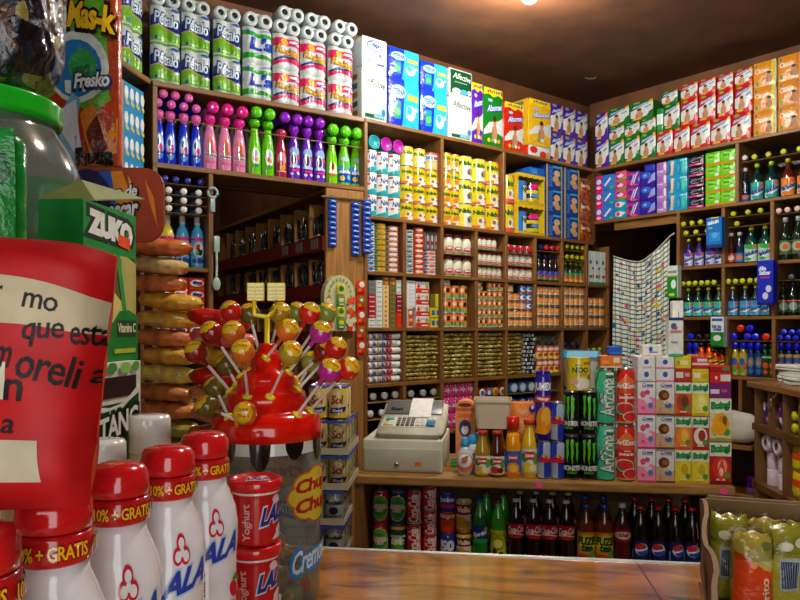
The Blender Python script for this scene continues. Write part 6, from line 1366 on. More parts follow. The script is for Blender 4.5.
for r in range(2):
    onC(PA1, 606.3, 'tall mint green can with blossom print, %s one' % ['lower', 'upper'][r], 'tall tea cans', z=zk+r*(ha+.0006)); onC(PA2, 627, 'tall red can with watermelon slice, %s one' % ['lower', 'upper'][r], 'tall tea cans', z=zk+r*(ha+.0006))
def drink(px0, px1, h, it, top=(), d=.045): return bxp('drink_carton', 'drink carton', cw_(px0, px1), d, h, 'a:d8d4cc', it, top=top, bev=.0015)
lala = [('e', .36, .9, .1, .05, 'a:1c4aa0'), ('e', .36, .905, .06, .03, 'a:e8ecec'), ('r', .5, .87, .86, .92, 'a:3a6ab0')]
Lp = [('r', 0, 0, 1, 1, 'a:e4e4e0'), ('p', [(0, 0), (1, 0), (1, .5), (.7, .56), (.5, .42), (0, .5)], 'a:f08ab0'), ('e', .3, .62, .16, .1, 'a:e84a8a'), ('e', .55, .68, .14, .07, 'a:d83a80'), ('e', .6, .4, .2, .09, 'a:f8c8d8'), ('e', .72, .3, .14, .08, 'a:4a80c8'), ('e', .3, .22, .12, .05, 'a:e84a8a'), ('r', 0, .0, 1, .06, 'a:c83a70')]+lala
Lch = [('r', 0, 0, 1, 1, 'a:e0dcd4'), ('p', [(0, 0), (1, 0), (1, .36), (.6, .3), (.2, .5), (0, .46)], 'a:c8a880'), ('e', .42, .6, .3, .16, 'a:6a3418'), ('e', .5, .6, .16, .08, 'a:a0643a'), ('e', .66, .3, .2, .08, 'a:3a6ab0'), ('e', .6, .38, .12, .05, 'a:d8b890'), ('r', .12, .12, .3, .22, 'a:e87a30'), ('r', 0, 0, 1, .06, 'a:6a3a1c')]+lala
def boing(fruit, f2, bg, lo, cut=False):
    it = [('r', 0, 0, 1, 1, 'a:'+bg), ('r', 0, .66, 1, .98, 'a:e0e8d0'), ('e', .5, .4, .4, .26, 'a:'+fruit), ('e', .58, .42, .22, .17, 'a:'+f2), ('e', .78, .22, .16, .08, 'a:4a9a3a', .6), ('p', [(.05, .76), (.95, .88), (.95, .96), (.05, .92)], 'a:e8f0d8'), ('t', 'Boing!', .08, .73, .92, .92, 'a:0c6a30', .08, 0, .03), ('t', 'Boing!', .1, .745, .9, .905, 'a:18a04a', .03, 0, .03), ('r', 0, 0, 1, .07, 'a:'+lo), ('r', .3, .1, .7, .14, 'a:e8e0c0')]
    return it
bG = boing('a8481c', '6a3a18', 'd8601c', 'b03018'); bL = boing('e8e060', 'f0ec90', 'd8d020', 'c8b018'); bO = boing('f09820', 'f8c040', 'e0781c', 'd8501c'); bA = boing('e8e8d0', 'a83020', 'c03020', 'a02018'); bM = boing('e8d830', 'c8b020', 'e0c818', 'c8a018')
hm_ = hC(655, 453, 486.5); G_ = 'small drink cartons in stacks'
for k, (x0, x1, its, nm) in enumerate(((637.5, 655.5, (Lp, Lp, Lp), ('pink and white milk carton',)*3), (656, 674.5, (Lch, Lch, Lch), ('brown and white chocolate milk carton',)*3), (675, 691.5, (bM, bO, bG), ('yellow mango drink carton', 'orange drink carton', 'brown fruit drink carton')), (692, 709, (bM, bA, bL), ('yellow mango drink carton', 'red apple drink carton', 'pale yellow drink carton')))):
    for r in range(3):
        onC(drink(x0, x1, hm_, its[r]), (x0+x1)/2, '%s, %s, %s of the four small stacks' % (nm[r], ['bottom', 'second up', 'third up'][r], ORD[k]), G_, z=zk+r*(hm_+.0006), v=-.03-random.random()*.004)
zt3 = zk+3*(hm_+.0006)
def endp(x0, x1, h, base, it, v=-.03): return bxp('drink_carton', 'drink carton', cw_(x0, x1), .11, h, base, it, bev=.0015)
h2 = hC(650, 378.5, 391.5)
for k, (x0, x1, A_, B_) in enumerate(((637.5, 655.5, ('e4e4e0', [('e', .5, .55, .14, .22, 'a:2a5ab0'), ('r', .3, .1, .8, .2, 'a:c8c8c8')], 'white carton lying on the pink stack'), None), (656, 674.5, ('e4e4e0', [('e', .5, .55, .14, .22, 'a:2a5ab0'), ('r', 0, 0, 1, .14, 'a:e890b0')], 'white carton lying on the chocolate milk stack'), None), (675, 691.5, ('b82a20', [('r', .05, .3, .5, .75, 'a:e0d8d0'), ('r', .6, .4, .9, .7, 'a:d8a0a0')], 'red carton lying on the third small stack'), ('d8c820', [('r', .3, .3, .8, .7, 'a:e8e090'), ('e', .2, .5, .1, .2, 'a:a8a018')], 'yellow carton lying atop the third small stack')), (692, 709, ('d8c020', [('r', .1, .3, .5, .7, 'a:e8e8c0'), ('r', .6, .3, .9, .6, 'a:c0a818')], 'yellow carton lying on the fourth small stack'), ('c02420', [('r', 0, .3, 1, .5, 'a:e8d0c8'), ('r', .3, .6, .9, .85, 'a:e0d8d8')], 'red and white carton lying atop the fourth small stack')))):
    onC(endp(x0, x1, h2, 'a:'+A_[0], A_[1]), (x0+x1)/2, A_[2], G_, z=zt3)
    b_ = B_ or (A_[0], A_[1], A_[2].replace('lying on', 'uppermost on'))
    onC(endp(x0, x1, h2*.9, 'a:'+b_[0], b_[1]), (x0+x1)/2, b_[2], G_, z=zt3+h2+.0006)
hl = hC(720, 443.5, 486.5)
def big(it): return bxp('drink_carton', 'drink carton', cw_(709.5, 731.5), .07, hl, 'a:d0c8b8', it, bev=.0015, right=[('r', 0, 0, 1, 1, 'a:3a7a3a')])
G_ = 'large drink cartons at the right'
onC(big(boing('d8301c', 'f0a080', 'b02018', '7a1410')+[('p', [(.3, .2), (.55, .62), (.75, .2), (.5, .08)], 'a:e8402a'), ('e', .52, .3, .1, .1, 'a:f8c8a8')]), 720.5, 'large strawberry drink carton, bottom of the right stack', G_)
onC(big(boing('f0a810', 'e08c10', 'd8d0a0', '9a9a30')+[('e', .4, .3, .34, .16, 'a:f0a810'), ('e', .68, .5, .1, .1, 'a:7a5a18')]), 720.5, 'large mango drink carton standing on the strawberry one', G_, z=zk+hl+.0006)
z = zk+2*(hl+.0006)
for h_, c, it, d in ((hC(720, 382, 397)*.98, '7a1c70', [('r', .04, .3, .45, .6, 'a:d8d0d8'), ('r', .55, .4, .8, .6, 'a:a860a0')], 'purple carton lying on the large mango carton'), (hC(720, 372, 382)*1.1, 'c8201c', [('r', .5, .2, .96, .8, 'a:e0d8d4'), ('e', .3, .5, .06, .16, 'a:f0d0c8')], 'bright red carton lying on the purple one'), (.02, 'a81818', [('r', .6, .3, .9, .8, 'a:3a9a40')], 'flat dark red packet on top of the large carton stack')):
    onC(bxp('drink_carton', 'drink carton', cw_(709.5, 731.5), .14, h_, 'a:'+c, it, bev=.0015), 720.5, d, G_, z=z); z += h_+.0006
# on top of the stacks
nd = [('r', 0, 0, 1, 1, 's:dcc820'), ('t', 'NIDO', .3, .56, .76, .72, 's:1c4a28', .04), ('r', .38, .78, .56, .82, 's:6a6a20'), ('e', .6, .2, .26, .18, 's:e4e0d0'), ('e', .36, .26, .12, .1, 's:e0a8a0'), ('r', .62, .84, .86, .9, 's:e0602a'), ('r', .74, .36, .86, .48, 's:e0402a'), ('r', .4, .5, .7, .53, 's:a8a040')]
ztm = zk+2*(hm+.0006)
Pn = can('milk_powder_tin', cw_(567, 592), hC(580, 360, 392), 's:dcc820', (), 'p:d8c440'); 
Pn = tin('milk_powder_tin', cw_(567, 592, -.04), hC(580, 361, 394), 's:dcc820', nd, 'p:c8b430', seg=28)
onC(Pn, 579.5, 'yellow milk powder tin standing on the black cans', v=-.03, z=ztm)
tw_ = cw_(561, 600, -.13); th_ = hC(580, 359, 396, -.13)
tbb = loft(MB(), [rr(tw_*.4, .06, 0), rr(tw_*.47, .066, th_*.8)], 'x:c8ccc0', True, True); tbl = loft(MB(), [rr(tw_*.5, .072, th_*.8), rr(tw_*.51, .073, th_*.84), rr(tw_*.49, .07, th_)], 's:2aa8d8', True, True)
put(Prod('lidded_tub', 'tub', tw_, .15, th_, [('tub', tbb), ('lid', tbl)]), C.loc(C.u(580.5, -.18), -.185, ztm+.002), C.rz, 'clear tub with bright blue lid behind the yellow milk powder tin')
zta = zk+2*(ha+.0006)
onC(bxp('small_box', 'box', cw_(600.5, 622), .07, hC(611, 358.5, 370.5), 'a:e8781c', [('r', .62, .4, .9, .85, 'a:e8dcc8'), ('r', 0, 0, 1, .12, 'a:e0d0b0'), ('r', .1, .3, .4, .6, 'a:f0a050')], bev=.002), 611, 'orange box lying on the mint green cans', z=zta)
onC(bxp('small_box', 'box', cw_(608, 622), .05, .032, 'a:1c5ab8', [('r', .1, .2, .9, .4, 'a:3a78d0')]), 615, 'small blue box on the orange box', z=zta+hC(611, 358.5, 370.5)+.0006)
onC(bxp('drink_carton', 'drink carton', cw_(642, 662), .06, hC(652, 354.5, 366), 'a:e4e4dc', [('e', .44, .62, .1, .22, 'a:2a5ab0'), ('r', .36, .3, .8, .4, 'a:6a8ac0'), ('r', 0, 0, 1, .08, 'a:c8a080')]), 652, 'white milk carton lying topmost over the pink and chocolate stacks', v=-.05, z=zt3+1.9*h2+.0012)
wz = zt3+1.9*h2+.0013
Pw_ = bxp('tall_carton', 'carton', cw_(668, 683), .05, hC(675, 328, 367, -.03), 'a:e0e4da', [('r', 0, .0, 1, .07, 'a:38b088'), ('r', 0, .93, 1, 1, 'a:1c2a6a'), ('e', .35, .78, .2, .08, 'a:4a5a98'), ('e', .5, .74, .1, .05, 'a:c04a4a'), ('r', .1, .62, .9, .67, 'a:c87a7a'), ('r', .15, .36, .6, .39, 'a:8a9098')], right=[('r', 0, 0, 1, .07, 'a:2a8a6a'), ('r', 0, .93, 1, 1, 'a:1c2a6a')], bev=.001)
onC(Pw_, 676, 'tall white carton with navy top band and green foot, on the third small stack', v=-.03, z=wz)
Pw2 = bxp('tall_carton', 'carton', cw_(672, 683, -.09), .04, hC(677, 312, 367, -.09), 'a:e4e6dc', [('r', .5, .6, .6, .8, 'a:9aa0a4')], bev=.001)
onC(Pw2, 678, 'slimmer plain white carton behind the navy banded one', v=-.083, z=wz)
# white sack on the low right shelf
sk = MB(); w_, d_, h_ = .26, .12, .2
sack = loaf('flour_sack', 'sack', .36, .15, .20, 'k:d8d4c4', (), .14, None, 3, 2.0)
put(sack, R.loc(R.u(741, .0), .085, H-.7197), R.rz, 'stuffed off-white sack on the low shelf right of the large cartons')

# ------------------------------------------------------------------ soft drinks on the lower shelf
zl_ = ZL+.0003; V2 = -.07
def onL(P_, px, dsc, grp, z=None, v=V2, yaw=0): return put(P_, C.loc(C.u(px, v), v-P_.D/2, zl_ if z is None else z), C.rz+yaw, dsc, grp)
cl = lambda x0, x1: (C.u(x1, V2)-C.u(x0, V2))*.98
G_ = 'soft drink cans on the lower shelf'
hc_ = .1225
cd_ = lambda a, b: [('r', 0, 0, 1, 1, 's:'+a), ('e', .5, .5, .44, .42, 's:d8c890'), ('e', .5, .5, .4, .39, 's:'+b), ('e', .5, .5, .3, .26, 's:2a8a30'), ('e', .42, .52, .22, .14, 's:b03030'), ('r', .1, .47, .9, .55, 's:d0d0b0'), ('t', 'CANADA', .2, .56, .8, .63, 's:e8e0c8', .05), ('t', 'DRY', .32, .38, .68, .46, 's:e8e0c8', .05)]
K1 = can('soft_drink_can', cl(371.5, 387), hc_, 's:b02020', cd_('b02020', '58a838')); K2 = can('soft_drink_can', cl(389, 405), hc_, 's:1c3a68', cd_('1c3a68', '3a9838'))
K3 = can('soft_drink_can', cl(389, 405), hc_, 's:123018', [('r', 0, 0, 1, 1, 's:143818'), ('t', 'MANZANA', .08, .62, .92, .7, 's:d8d8c0', .04), ('t', 'lift', .2, .4, .8, .6, 's:e8f0d0', .05, .2), ('e', .5, .26, .3, .14, 's:4aa830'), ('r', 0, .88, 1, .98, 's:b0a040')])
coke = [('r', 0, 0, 1, 1, 's:c8141c'), ('tv', 'Coca-Cola', .28, .06, .74, .92, 's:f0e8e4', .03), ('p', [(.82, .0), (.9, 0), (.8, .5), (.88, 1), (.8, 1), (.72, .5)], 's:e8d8d8'), ('r', 0, 0, 1, .03, 's:d8d8d8')]
K4 = can('soft_drink_can', cl(405.5, 421), hc_*1.02, 's:c8141c', coke); K5 = can('soft_drink_can', cl(422, 436.5), .0885, 's:c8141c', coke)
K6 = [can('soft_drink_can', cl(439, 455), h, 's:'+b, it) for h, b, it in ((.098, '1c2a78', [('r', 0, 0, 1, 1, 's:1c2a80'), ('t', '50', .22, .36, .8, .74, 's:e0e4e8', .08), ('e', .5, .55, .42, .3, 's:2a3a98'), ('t', '50', .22, .36, .8, .74, 's:e4e8f0', .06), ('r', .1, .1, .9, .2, 's:c0a040')]), (.078, 'c82a18', [('r', 0, 0, 1, 1, 's:c82c18'), ('e', .5, .4, .36, .3, 's:e04a20'), ('r', .1, .75, .9, .92, 's:e8c0b0')]), (.07, '2030a0', [('r', 0, 0, 1, 1, 's:2030a0'), ('r', .1, .2, .9, .4, 's:d03048'), ('t', 'Jumex', .14, .5, .86, .8, 's:e0e4f0', .05)]))]
pi_ = [('r', 0, 0, 1, 1, 's:d8d0b0'), ('r', 0, .54, 1, .86, 's:8a1c1c'), ('t', 'Valle', .18, .62, .82, .78, 's:e8d8c0', .05), ('e', .4, .3, .26, .18, 's:d8a828'), ('e', .66, .24, .2, .14, 's:b89028'), ('r', 0, 0, 1, .1, 's:b87a20'), ('r', 0, .88, 1, .97, 's:b8b030')]
K7 = can('soft_drink_can', cl(455.5, 471), hc_*1.06, 's:d8d0b0', pi_, 'm:c8b868'); K8 = can('soft_drink_can', cl(455.5, 471), .10, 's:d8d0b0', pi_, 'm:c8b868')
for r in range(2): onL(K1, 379.5, 'red and green ginger ale can, leftmost column, %s' % ['lower', 'upper'][r], G_, z=zl_+r*(hc_+.0006))
onL(K3, 397, 'dark green apple soda can under the blue and green can', G_); onL(K2, 397, 'blue and green ginger ale can, second column', G_, z=zl_+hc_+.0006)
for r in range(2): onL(K4, 413.3, 'tall red cola can with white script, %s one' % ['lower', 'upper'][r], G_, z=zl_+r*(K4.H+.0006))
for r in range(3): onL(K5, 429.3, 'short red cola can with white script, %s of three' % ['lowest', 'middle', 'topmost'][r], G_, z=zl_+r*(K5.H+.0006))
z = zl_
for k, d in enumerate(('dark blue can with large white number, under the red can', 'red can between two blue cans', 'short blue and red can on top of its column')): onL(K6[k], 447, d, G_, z=z); z += K6[k].H+.0006
onL(K8, 463.3, 'cream and red fruit can, lower one beside the green bottles', G_); onL(K7, 463.3, 'cream and red fruit can with yellow rim, upper one', G_, z=zl_+.1006)
def pet(w_, h, body, cap, it, lz, top=None, chh=.055, sq=0):
    r = w_/2; hc = h*(1-chh); t_ = top or body
    pr = [(r*.8, 0), (r, .012), (r*.97, h*.12), (r, h*.24), (r*.9, h*.36), (r*1.0, h*.48), (r*.98, h*.62), (r*.78, h*.74), (r*.5, h*.84), (r*.36, h*.9), (r*.36, hc)]
    if sq: pr = [(r*.9, 0), (r, .012), (r, h*.5), (r, h*.62), (r*.8, h*.74), (r*.5, h*.84), (r*.4, h*.9), (r*.4, hc)]
    m = MB().lathe([(a, z, 's:'+(t_ if z > h*.66 else body)) for a, z in pr], 20)
    l = MB().decal(it, oncyl(pr, h*lz[0], h*lz[1], 2.9), fr(14), fr(6), e0=.0012, smooth=True)
    c = MB().lathe([(r*.44, hc, 's:'+cap), (r*.46, hc+.003, 's:'+cap), (r*.44, h-.002, 's:'+cap), (r*.36, h, 's:'+cap)], 16)
    return Prod('soft_drink_bottle', 'soft drink', w_, w_, h, [('body', m), ('label', l), ('cap', c)])
ck = [('r', 0, 0, 1, 1, 's:d01c22'), ('t', 'Coca-Cola', .12, .4, .88, .84, 's:f4ece8', .03, .25, .12), ('p', [(.05, .2), (.5, .3), (.95, .12), (.95, .2), (.5, .38), (.05, .28)], 's:f0e4e0')]
bw_ = cl(508, 524.5)
hb_ = .232
BC = pet(bw_, hb_, '1c0a08', 'd8d4cc', ck, (.40, .62), '140807')
BS = pet(bw_, .226, '0c7a28', '1c50d0', [('r', 0, 0, 1, 1, 's:12348c'), ('t', 'Sprite', .16, .36, .86, .68, 's:e8f0e8', .05, .2, .2), ('e', .8, .8, .12, .14, 's:c8d030'), ('p', [(0, 0), (1, 0), (1, .2), (0, .3)], 's:1c9a40')], (.3, .58), '3ab850')
BG = pet(bw_, .226, '3ab038', '6a2a20', [('r', 0, 0, 1, 1, 's:d0d020'), ('e', .5, .56, .3, .22, 's:7a9a1c'), ('e', .5, .56, .22, .15, 's:d8dc60'), ('e', .36, .28, .1, .12, 's:5a1c30'), ('e', .62, .2, .12, .1, 's:5a1c30'), ('r', .55, .02, .9, .12, 's:e84a20'), ('r', .1, .84, .9, .94, 's:a8b020')], (.04, .52), '40c040')
BF = pet(cl(578, 596), .222, '8a3c14', '1c48b0', [('r', 0, 0, 1, 1, 's:e09a20'), ('r', 0, .5, 1, .92, 's:d8c830'), ('t', 'FUZE', .14, .62, .84, .84, 's:1c4a28', .06, .1), ('t', 'tea', .3, .42, .74, .6, 's:1c4a28', .05, .1), ('e', .74, .3, .16, .16, 's:6aa030'), ('e', .4, .2, .3, .14, 's:c8501c')], (.04, .56), '5a240e', .075, 1)
BD = pet(cl(614, 632), .228, '5a1418', 'd0dce8', [('r', 0, 0, 1, 1, 's:a81c1c'), ('e', .5, .5, .4, .3, 's:e8dcd0'), ('t', 'Del', .34, .4, .68, .62, 's:a81c1c', .05, .2)], (.42, .62), '3a0c10', .07)
BP = pet(cl(632, 649), .222, '1a0c0a', 'd81c20', [('r', 0, 0, 1, 1, 's:14245c'), ('e', .5, .66, .3, .24, 's:e8e8ec'), ('e', .46, .74, .25, .15, 's:d02a30'), ('e', .54, .57, .25, .14, 's:2a50b8'), ('p', [(.22, .62), (.5, .66), (.8, .74), (.78, .66), (.5, .6), (.24, .56)], 's:e8e8ec'), ('tv', 'pepsi', .04, .1, .14, .6, 's:98a8c8', .02)], (.06, .46), '140908', .06)
G_ = 'soft drink bottles on the lower shelf'
onL(BS, 479.7, 'green lemon soda bottle with blue cap and blue label', G_); onL(BG, 498, 'bright green bottle with yellow fruit label', G_)
for k, px in enumerate((516, 533.7, 550, 567)): onL(BC, px, 'cola bottle with red label and white cap, front row, %s of four' % pos_i(k, 4), G_)
for k, px in enumerate((587, 605.5)): onL(BF, px, 'iced tea bottle with blue cap and yellow label, %s one' % ['left', 'right'][k], G_)
onL(BD, 623.7, 'dark red soda bottle with white cap between iced tea and blue labels', G_)
for k, px in enumerate((642, 660, 677, 694)): onL(BP, px, 'cola bottle with red cap and round emblem, front row, %s of four' % pos_i(k, 4), G_, yaw=[0, -.15, .35, 0][k])
for k, px in enumerate((486, 503)): onL(BG, px, 'bright green bottle in the rear row, %s one' % ['left', 'right'][k], G_, v=-.2)
for k, px in enumerate((520, 536.5, 553, 569)): onL(BC, px, 'cola bottle with white cap in the rear row, %s of four' % pos_i(k, 4), G_, v=-.2)
for k, px in enumerate((586, 604)): onL(BF, px, 'iced tea bottle in the rear row, %s one' % ['left', 'right'][k], G_, v=-.2)
for k, px in enumerate((636, 653, 670, 687)): onL(BP, px, 'cola bottle with red cap in the rear row, %s of four' % pos_i(k, 4), G_, v=-.2)

# ------------------------------------------------------------------ beer packs at the left end of the counter
bp = Vector((-.175, 2.36)); ang = -.07
def beer(nm, it, base, lid='m:c8c8c4'): return can('beer_can', .065, .1125, base, it, lid)
sol = [('r', 0, 0, 1, 1, 's:d8b848'), ('r', .06, 0, .12, 1, 's:c8981c'), ('r', .9, 0, .96, 1, 's:e8e0b8'), ('e', .5, .55, .34, .3, 's:e0d090'), ('t', 'Sol', .3, .45, .72, .72, 's:a02a20', .03, .15), ('p', [(.16, .12), (.8, .22), (.86, .36), (.3, .32)], 's:1c2a78'), ('t', 'Sol', .34, .2, .68, .28, 's:d8dce8', .03), ('r', 0, .95, 1, 1, 's:1c3aa0')]
modl = [('r', 0, 0, 1, 1, 's:b8b8b8'), ('r', 0, .58, 1, .74, 's:d0d4d0'), ('t', 'Modelo', .14, .59, .86, .72, 's:203050', .04), ('e', .5, .4, .16, .12, 's:303840'), ('r', .2, .2, .8, .24, 's:6a7078'), ('r', 0, 0, 1, .06, 's:b0a060')]
CS = beer('sol', sol, 's:d8b848'); CM = beer('modelo', modl, 's:b4b4b0')
def pack(z, C_, dsc, grp, nx=3, ny=4, film=True, dx=0):
    p = empty('beer_pack', (bp.x+dx, bp.y, z), ang, dsc, 'beer pack', grp)
    for i in range(nx):
        for j in range(ny):
            for nm, me, _, _2 in C_.parts[:1]:
                o = bpy.data.objects.new('can', me); COL.objects.link(o); o.parent = p; o.location = (-.034-.067*i, .034+.067*j, .002)
                o2 = bpy.data.objects.new('print', C_.parts[1][1]); COL.objects.link(o2); o2.parent = o
    W_, D_ = .067*nx+.003, .067*ny+.003
    if film:
        m = MB().box((-W_, -.001, .001), (.001, D_, .1155), 'h:e8eae4', .012)
        part('shrink_wrap', m, p); part('tray', MB().box((-W_, -.002, 0), (.002, D_+.001, .0018), 'k:b89868').box((-W_, -.0025, 0), (.002, -.0012, .022), 'k:c8c0a0').box((.0012, -.002, 0), (.0028, D_, .022), 'k:c0b490'), p)
        part('blue_band', MB().box((-W_, -.0025, .104), (.002, -.0015, .112), 'f:3a52c0').box((.0012, -.002, .104), (.0026, D_, .112), 'f:3a52c0'), p)
    return p
G_ = 'beer packs left of the counter'
crate = empty('wooden_crate', (bp.x, bp.y, 0), ang, 'wooden crate stand under the silver beer cans, left of the back counter', 'crate')
part('body', MB().box((-.23, -.01, 0), (-.012, .21, ZK-.2335), 'v:5a3a1c'), crate)
for r in range(2): pack(ZK-.233+r*.1165, CM, 'wrapped pack of silver beer cans beside the lower shelf, %s' % ['lower', 'upper'][r], G_, 3, 3, True, -.013)
for r in range(2): pack(ZK+.0005+r*.1170, CS, 'wrapped pack of golden beer cans beside the till, %s' % ['lower', 'upper'][r], G_)
for k in range(2):
    for j in range(2): put(CS, (Matrix.Translation((bp.x, bp.y, ZK+.2355)) @ Matrix.Rotation(ang, 4, 'Z')) @ Vector((-.036-.068*k, .036+.068*j, 0)), ang, 'loose golden beer can on the wrapped packs, %s %s' % (['front', 'rear'][j], ['right', 'left'][k]), 'loose golden beer cans')
# ------------------------------------------------------------------ foreground, left end of the customer counter
# carton risers carrying the yogurt bottles and boxes
def riser(x0, x1, y0, y1, z0, z1, dsc):
    P_ = bxp('carton_riser', 'carton', x1-x0, y1-y0, z1-z0, 'k:a07c4c', (), bev=.002)
    put(P_, ((x0+x1)/2, (y0+y1)/2, z0), 0, dsc)
zf = ZF+.0004; RZ = H-.286
riser(-.62, -.15, .26, .70, zf, RZ, 'low brown carton carrying the white yogurt bottles')
riser(-.62, -.23, .704, .782, zf, RZ, 'narrow brown carton carrying the two white-capped bottles')
riser(-.70, -.287, .785, 1.16, zf, RZ, 'low brown carton carrying the green boxes and candy jar')
# ---- yogurt bottles
ROT[0] = 0.0
HB = .188; r0 = .0305
prY = [(r0*.9, 0), (r0, .006), (r0*1.0, .035), (r0*.955, .052), (r0*.955, .075), (r0, .09), (r0*1.0, .104), (r0*.93, .118), (r0*.78, .130), (r0*.66, .139), (.0195, .146)]
yb = MB().lathe([(a, z, 's:e2dcdc') for a, z in prY], 32)
yl = MB()
lt = 's:1c46b0'
logo = [('t', 'LALA', .33, .50, .67, .655, 's:a8c4e4', .08, .35, .09), ('t', 'LALA', .335, .505, .665, .65, 's:1a3c9c', .04, .35, .09)]
for c_, k in (('s:cc2434', 1), ('s:e2dcdc', .62)): logo += [('e', .50+.024*cos(a), .775+.055*sin(a), .026*k, .06*k, c_) for a in (pi/2, pi*7/6, pi*11/6)]
logo += [('e', .50, .775, .012, .03, 's:e2dcdc')]
logo += [('tv', 'Yoghurt', .37, .02, .45, .44, 's:a81c38', .02), ('e', .62, .28, .035, .06, 's:c01c2c'), ('e', .665, .2, .035, .06, 's:a81828'), ('e', .60, .14, .035, .06, 's:c83038'), ('p', [(.6, .35), (.64, .4), (.67, .33)], 's:3a7a30'),
        ('r', .10, .80, .17, .825, 's:4a4a8a'), ('r', .09, .75, .18, .775, 's:4a4a8a'), ('r', .11, .70, .165, .725, 's:3a3a88')]
yl.decal(logo, oncyl(prY, .012, .135, 4.6), fr(30), fr(16), e0=.0007, smooth=True)
yn = MB().lathe([(.0196, .1455, 's:b8141c'), (.0222, .147, 's:c0161c'), (.0222, .1625, 's:c0161c'), (.0205, .164, 's:b8141c')], 32)
yn.decal(sum([[('t', '10% + GRATIS', .02+.333*k, .24, .31+.333*k, .8, 's:7a1010', .06), ('t', '10% + GRATIS', .02+.333*k, .26, .31+.333*k, .78, 's:f0b418', .02)] for k in range(3)], []), oncyl([(.0222, .147), (.0222, .163)], .147, .1625, 2*pi), fr(40), e0=.0004, smooth=True)
yc = MB().lathe([(.0185, .164, 's:a8101a'), (.0215, .1655, 's:c8141c'), (.0222, .172, 's:d0181e'), (.0215, .180, 's:d0181e'), (.0185, .1855, 's:d41c22'), (.010, .1878, 's:d41c22'), (.003, .188, 's:d41c22')], 32)
PY = Prod('yogurt_bottle', 'yogurt', 2*r0, 2*r0, HB, [('body', yb), ('label', yl), ('neck_band', yn), ('cap', yc)])
ys = [(-.212, .352, .3), (-.2085, .428, .42), (-.2045, .514, .6), (-.1925, .588, .66), (-.183, .665, .6)]
for k, (x, y, a) in enumerate(ys):
    put(PY, (x, y, RZ+.0004), a, ['white drinkable yogurt bottle with red cap under the red bag, at the left frame edge', 'white drinkable yogurt bottle with red cap, second from the camera, half under the bag', 'white drinkable yogurt bottle with red cap, middle one of the row of five', 'white drinkable yogurt bottle with red cap, fourth in the row', 'white drinkable yogurt bottle with red cap, farthest in the row beside the tubs'][k], 'drinkable yogurt bottles')
# ---- white-lidded jars behind
wj = MB().lathe([(.026, 0, 's:d8d0c0'), (.029, .006, 's:d8d0c0'), (.029, .13, 's:d8d0c0'), (.021, .15, 's:d8d0c0'), (.0195, .158, 's:d8d0c0')], 24)
wc = MB().lathe([(.0208, .155, 's:dcdcd4'), (.0212, .157, 's:e4e4de'), (.0206, .172, 's:e4e4de'), (.0212, .1725, 's:dcdcd4'), (.0208, .19, 's:e8e8e2'), (.019, .1935, 's:e8e8e2'), (.004, .194, 's:e8e8e2')], 28)
PW = Prod('white_capped_bottle', 'bottle', .058, .058, .194, [('body', wj), ('cap', wc)])
put(PW, (at(109, 440, .67).x-.004, .665, RZ+.0004), 0, 'bottle with ribbed white cap behind the yogurt, left one', 'white-capped bottles', sc=(1, 1, .93))
put(PW, (at(150, 420, .742).x, .742, RZ+.0004), 0, 'bottle with ribbed white cap behind the yogurt, right one', 'white-capped bottles')
# ---- yogurt tubs
ROT[0] = .45
tr = .0305; tz = .0748
prT = [(tr*.78, 0), (tr*.8, .003), (tr*.9, tz-.016), (tr*.93, tz-.012)]
tbm = MB().lathe([(prT[0][0], 0, 's:b8141c'), (prT[1][0], .003, 's:c0161e'), (prT[2][0], tz-.016, 's:e0d8d8'), (prT[3][0], tz-.012, 's:e0d8d8')], 28)
tl_ = MB().decal([('r', 0, 0, 1, .9, 's:c0161e'), ('t', 'LALA', .42, .42, .92, .76, 's:c8d8f0', .1, .3, .14), ('t', 'LALA', .425, .43, .915, .75, 's:1c2c80', .05, .3, .14), ('e', .66, .86, .07, .09, 's:e8d0d0'), ('tv', 'Yoghurt', .16, .06, .3, .8, 's:e8a8a8', .02), ('e', .8, .2, .12, .14, 's:e8d8d8'), ('p', [(.6, .05), (.9, .05), (.95, .3), (.7, .2)], 's:e0c8c8')], oncyl(prT, .004, tz-.014, 3.0), fr(16), e0=.0005, smooth=True)
tlid = MB().lathe([(tr*.98, tz-.013, 's:c8161c'), (tr*1.02, tz-.012, 's:d01a20'), (tr*1.02, tz-.004, 's:d01a20'), (tr*.99, tz-.0006, 's:d41c22'), (tr*.9, tz, 's:d41c22'), (tr*.87, tz-.0022, 's:cc181e'), (.002, tz-.002, 's:cc181e')], 32)
tlid.decal([('p', [(.3, .28), (.78, .28), (.7, .72), (.36, .72)], 's:e8dcdc'), ('t', 'LALA', .34, .36, .74, .54, 's:1c3aa0', .06, .2), ('e', .5, .62, .08, .06, 's:d02a3a')], lambda x, y, e: ((x-.5)*2*tr, (y-.5)*2*tr, tz-.002+e), e0=.0004)
PTb = Prod('yogurt_tub', 'yogurt', 2.04*tr, 2.04*tr, tz, [('tub', tbm), ('label', tl_), ('lid', tlid)])
tx = at(254, 480, .825)
for r in range(3): put(PTb, (tx.x+.001*r, .825, zf+r*(tz+.0005)), .1*r, 'red yogurt tub with red lid in front of the lollipop jar, %s of the stack' % ['bottom', 'middle', 'top'][r], 'red yogurt tubs')
